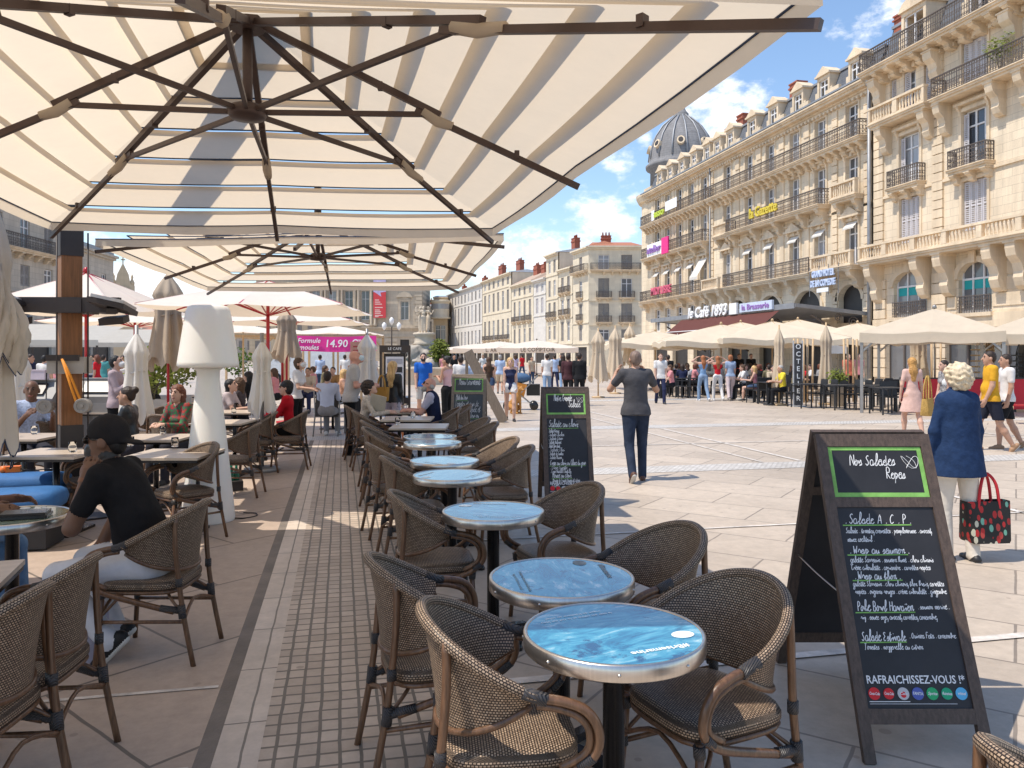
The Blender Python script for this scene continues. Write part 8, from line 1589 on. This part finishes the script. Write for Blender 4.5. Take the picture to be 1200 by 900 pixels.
for i, (px, d) in enumerate(((945, 24.4), (984, 23.6), (1028, 23.2), (1040, 21.8))): ttb(px, d, 'small black square table, %s in order rightwards from the vertical sign' % ORD2[i], GB_)
GC, GD_ = 'black chairs of the crowded cafe terrace', 'black tables of the crowded cafe terrace'
for i, (px, d) in enumerate(((928, 25.2), (922, 29.5), (906, 29), (900, 27.5), (893, 26.6), (880, 27.2), (868, 30), (812, 30), (800, 29.8), (790, 30.5))): tch(px, d, [LEFTW, AWAY, TOWARD, RIGHTW][int(px) % 4], 'black cafe terrace chair, %s in order leftwards from the vertical sign' % ORD2[i], GC)
tch(948, 28.3, AWAY, 'black chair standing just behind the vertical sign', GC)
for i, (px, d) in enumerate(((905, 26.0), (890, 27.6), (876, 29.5), (862, 31), (806, 30.2), (795, 31.2))): ttb(px, d, 'black cafe terrace table, %s in order leftwards from the vertical sign' % ORD2[i], GD_)
def roundpot(t):
    b = MB(); b.lathe([(.2, -.68), (.24, -.02), (.26, .0), (.2, .0)], 20); b.obj('pot', mat('stone_pot', (.40, .36, .31), .8, 0, .12), t)
plant('potted_plant', 'leafy plant in a stone pot among the empty black armchairs', (*GD(981, 25.2).xy, .68), (.28, .28, .24), 200, .12, 8, M_leaf2, roundpot, 'plant', .05)
# fence of wooden slats and stacked chairs under the gazebo, red barrier
t = thing('terrace_barrier', 'low red barrier panel behind the man in the mustard polo', 'barrier', (*GD(1165, 22.6).xy, 0), -YAW - .05); b = MB(); b.bx(-2.6, 2.2, -.03, .03, .08, .95); b.obj('red_panel', mat('red_barrier_paint', (.50, .012, .03), .5, 0, .06), t)
for x in (-2.55, -1.0, .6, 2.15): b = MB(); b.bx(x - .04, x + .04, .035, .1, 0, 1.0); b.obj('post', M_sheath, t)
b = MB(); b.bx(-2.65, 2.25, -.05, .05, .952, .99); b.obj('top_rail', M_sheath, t)
ORDN = ['first', 'second', 'third', 'fourth', 'fifth', 'sixth', 'seventh', 'eighth', 'ninth', 'tenth', 'eleventh', 'twelfth']
M_cane = mat('cane_chair', (.36, .25, .13), .6, 0, .2, 20)
for (px, d, n, lab) in ((1150, 23.6, 9, 'tall cane stack by the mustard polo'), (1186, 24.0, 8, 'tall dark stack behind the white t-shirt')):
    x, y = gp(px, d)
    for k in range(n):
        t = thing('stacked_chair', ORDN[k] + ' chair from the bottom of the ' + lab, 'chair', (x, y, k * .17), -YAW + 1.4, lab); m = M_cane if n == 9 else M_blk
        b = MB(); b.bx(-.22, .22, -.2, .22, .42, .46); b.obj('seat', m, t); b = MB(); b.tube(smooth_path([(-.22, -.2, .45), (-.21, -.27, .75), (0, -.3, .84), (.21, -.27, .75), (.22, -.2, .45)], 4), .016, 6); b.box((0, -.26, .64), (.36, .015, .24), R=Matrix.Rotation(.18, 3, 'X')); b.obj('backrest', m, t)
        if k == 0:
            for sx in (-.2, .2):
                for sy in (-.18, .2): b = MB(); b.tube([(sx, sy, 0), (sx * .95, sy * .95, .42)], .014, 6); b.obj('leg', m, t)
t = thing('cane_armchair', 'cane bistro chair with cream back at the right edge before the red barrier', 'chair', (*GD(1196, 18.8).xy, 0), -YAW + 1.2); b = MB(); b.bx(-.2, .2, -.2, .2, .43, .46); b.obj('seat', M_red, t); b = MB(); b.tube(smooth_path([(-.2, -.2, .44), (-.2, -.26, .7), (-.1, -.28, .86), (.1, -.28, .86), (.2, -.26, .7), (.2, -.2, .44)], 4), .017, 6); b.obj('back_frame', M_cane, t); b = MB(); b.box((0, -.265, .67), (.34, .012, .32), R=Matrix.Rotation(.1, 3, 'X')); b.obj('backrest', mat('cream_cane', (.55, .43, .27), .6, 0, .15, 60), t)
for sx in (-.19, .19):
    for sy in (-.19, .19): b = MB(); b.tube([(sx * 1.1, sy * 1.15, 0), (sx, sy, .43)], .014, 6); b.obj('leg', M_cane, t)
for (px, d, lab) in ((942, 27.0, 'pole bundle beside the ecru folded parasol'), (1000, 27.5, 'pole bundle behind the coral top'), (1092, 26, 'pole bundle behind the gazebo post')):
    x, y = gp(px, d)
    for k in range(5):
        o = MB(); o.tube([(0, 0, 0), (.06 * (k - 2) * .4, .02, 2.2)], .035, 8); q = o.obj('wooden_pole', M_pwood); q.location = (x + .16 * (k - 2), y + .05 * (k % 2), 0); tag(q, ORDN[k] + ' pole from the left, ' + lab, 'pole', lab)
# orange seat and crates with a dog on the square
p = GD(610, 23.6); t = thing('stroller', 'orange and black pushchair standing on the square near the walkers', 'pushchair', (p.x, p.y, 0), -YAW); b = MB(); b.box((-.1, 0, .62), (.5, .4, .4), R=Matrix.Rotation(.25, 3, 'Y')); b.obj('seat', mat('orange_canvas', (.72, .27, .04), .7, 0, .1), t); b = MB(); b.ell((-.05, 0, .95), (.36, .25, .16), 12, 8); b.obj('hood', mat('slate_blue_canvas', (.06, .12, .22), .7), t)
b = MB(); b.box((.38, 0, .6), (.4, .36, .34)); b.obj('carry_bag', M_black, t); b = MB()
for y in (-.22, .22): b.beam((-.4, y, .1), (.5, y, 1.0), .03, .03); b.beam((.4, y, .1), (-.3, y, .7), .03, .03)
b.beam((.5, -.22, 1.0), (.5, .22, 1.0), .035, .035); b.obj('frame', M_pgrey, t)
for (x, y) in ((-.4, -.25), (-.4, .25), (.4, -.25), (.4, .25)): q = MB(); q.M = Matrix.Translation((x, y, .13)) @ Matrix.Rotation(math.pi / 2, 4, 'X'); q.lathe([(.03, -.02), (.13, -.02), (.13, .02), (.03, .02)], 14); q.obj('wheel', M_black, t)
f = Fig(); f.cap((0, -.12, .26), (0, .08, .45), .12, .11, 0, .06); f.cap((0, .10, .48), (0, .17, .66), .075, .06, 0, .05); f.ell((0, .22, .70), (.062, .085, .065), 0, .03); f.cap((0, .27, .685), (0, .345, .665), .036, .026, 0, .02); f.ell((0, .365, .672), (.014, .012, .012), 1, .004)
for s in (-1, 1):
    f.cap((s * .07, .11, .38), (s * .07, .13, .18), .045, .03, 0, .03); f.cap((s * .07, .13, .18), (s * .07, .135, .03), .029, .025, 0, .02); f.cap((s * .07, .135, .025), (s * .07, .18, .02), .026, .022, 0, .015); f.cap((s * .10, -.12, .2), (s * .12, .03, .17), .075, .05, 0, .03); f.cap((s * .12, .03, .17), (s * .115, -.06, .05), .04, .026, 0, .02); f.cap((s * .115, -.06, .028), (s * .115, .03, .022), .027, .024, 0, .015); f.ell((s * .058, .20, .745), (.016, .028, .045), 0, .015); f.ell((s * .03, .285, .715), (.009, .009, .009), 1, .003)
f.cap((0, -.2, .14), (0, -.42, .06), .035, .02, 0, .03)
t = thing('dog', 'ginger dog sitting on the square beside the pushchair', 'dog', (*GD(602 + 2, 22.0).xy, 0), math.radians(TOWARD - 90 + 40)); o = link('body', f.mesh('body', [fab('ginger_fur', (.45, .22, .07), .25, 30), M_dark], .014), t); o.location.z = .002
# small things by the lamp
t = thing('water_bottles', 'crate of green bottles and a white carton standing behind the white lamp foot', 'crate', (*GD(268, 9.6).xy, 0), .2); b = MB(); b.bx(-.16, .16, -.12, .12, 0, .12); b.obj('crate', M_sheath, t)
for i in range(4): q = MB(); q.lathe([(.035, .03), (.038, .2), (.015, .27), (.015, .32)], 12, (-.09 + .06 * i, .02 * (i % 2), 0)); q.obj('bottle', mat('green_bottle_glass', (.01, .16, .09), .1, spec=.6), t)
t = thing('paper_bag', 'white and lilac paper carrier bag on the ground before the man in black', 'bag', (*GD(96, 4.25).xy, 0), .5); b = MB(); b.bx(-.12, .12, -.06, .06, 0, .3); b.obj('bag_body', mat('lilac_paper', (.52, .48, .58), .7, 0, .06), t); b = MB(); b.tube(smooth_path([(-.06, -.06, .29), (-.05, -.07, .4), (.05, -.07, .4), (.06, -.06, .29)], 4), .005, 5); b.obj('bag_handle', M_wht, t)
b = MB(); b.ell((0, 0, .09), (.10, .10, .09), 14, 10); b.obj('x', M_navy) if False else None
o = MB(); o.ell((0, 0, .0), (.09, .09, .09), 16, 10); q = o.obj('blue_ball', mat('shiny_blue', (.01, .13, .42), .15, coat=.5)); q.location = (*GD(1042, 12.5).xy, .09); tag(q, 'shiny blue ball on the ground behind the large chalkboard', 'ball')
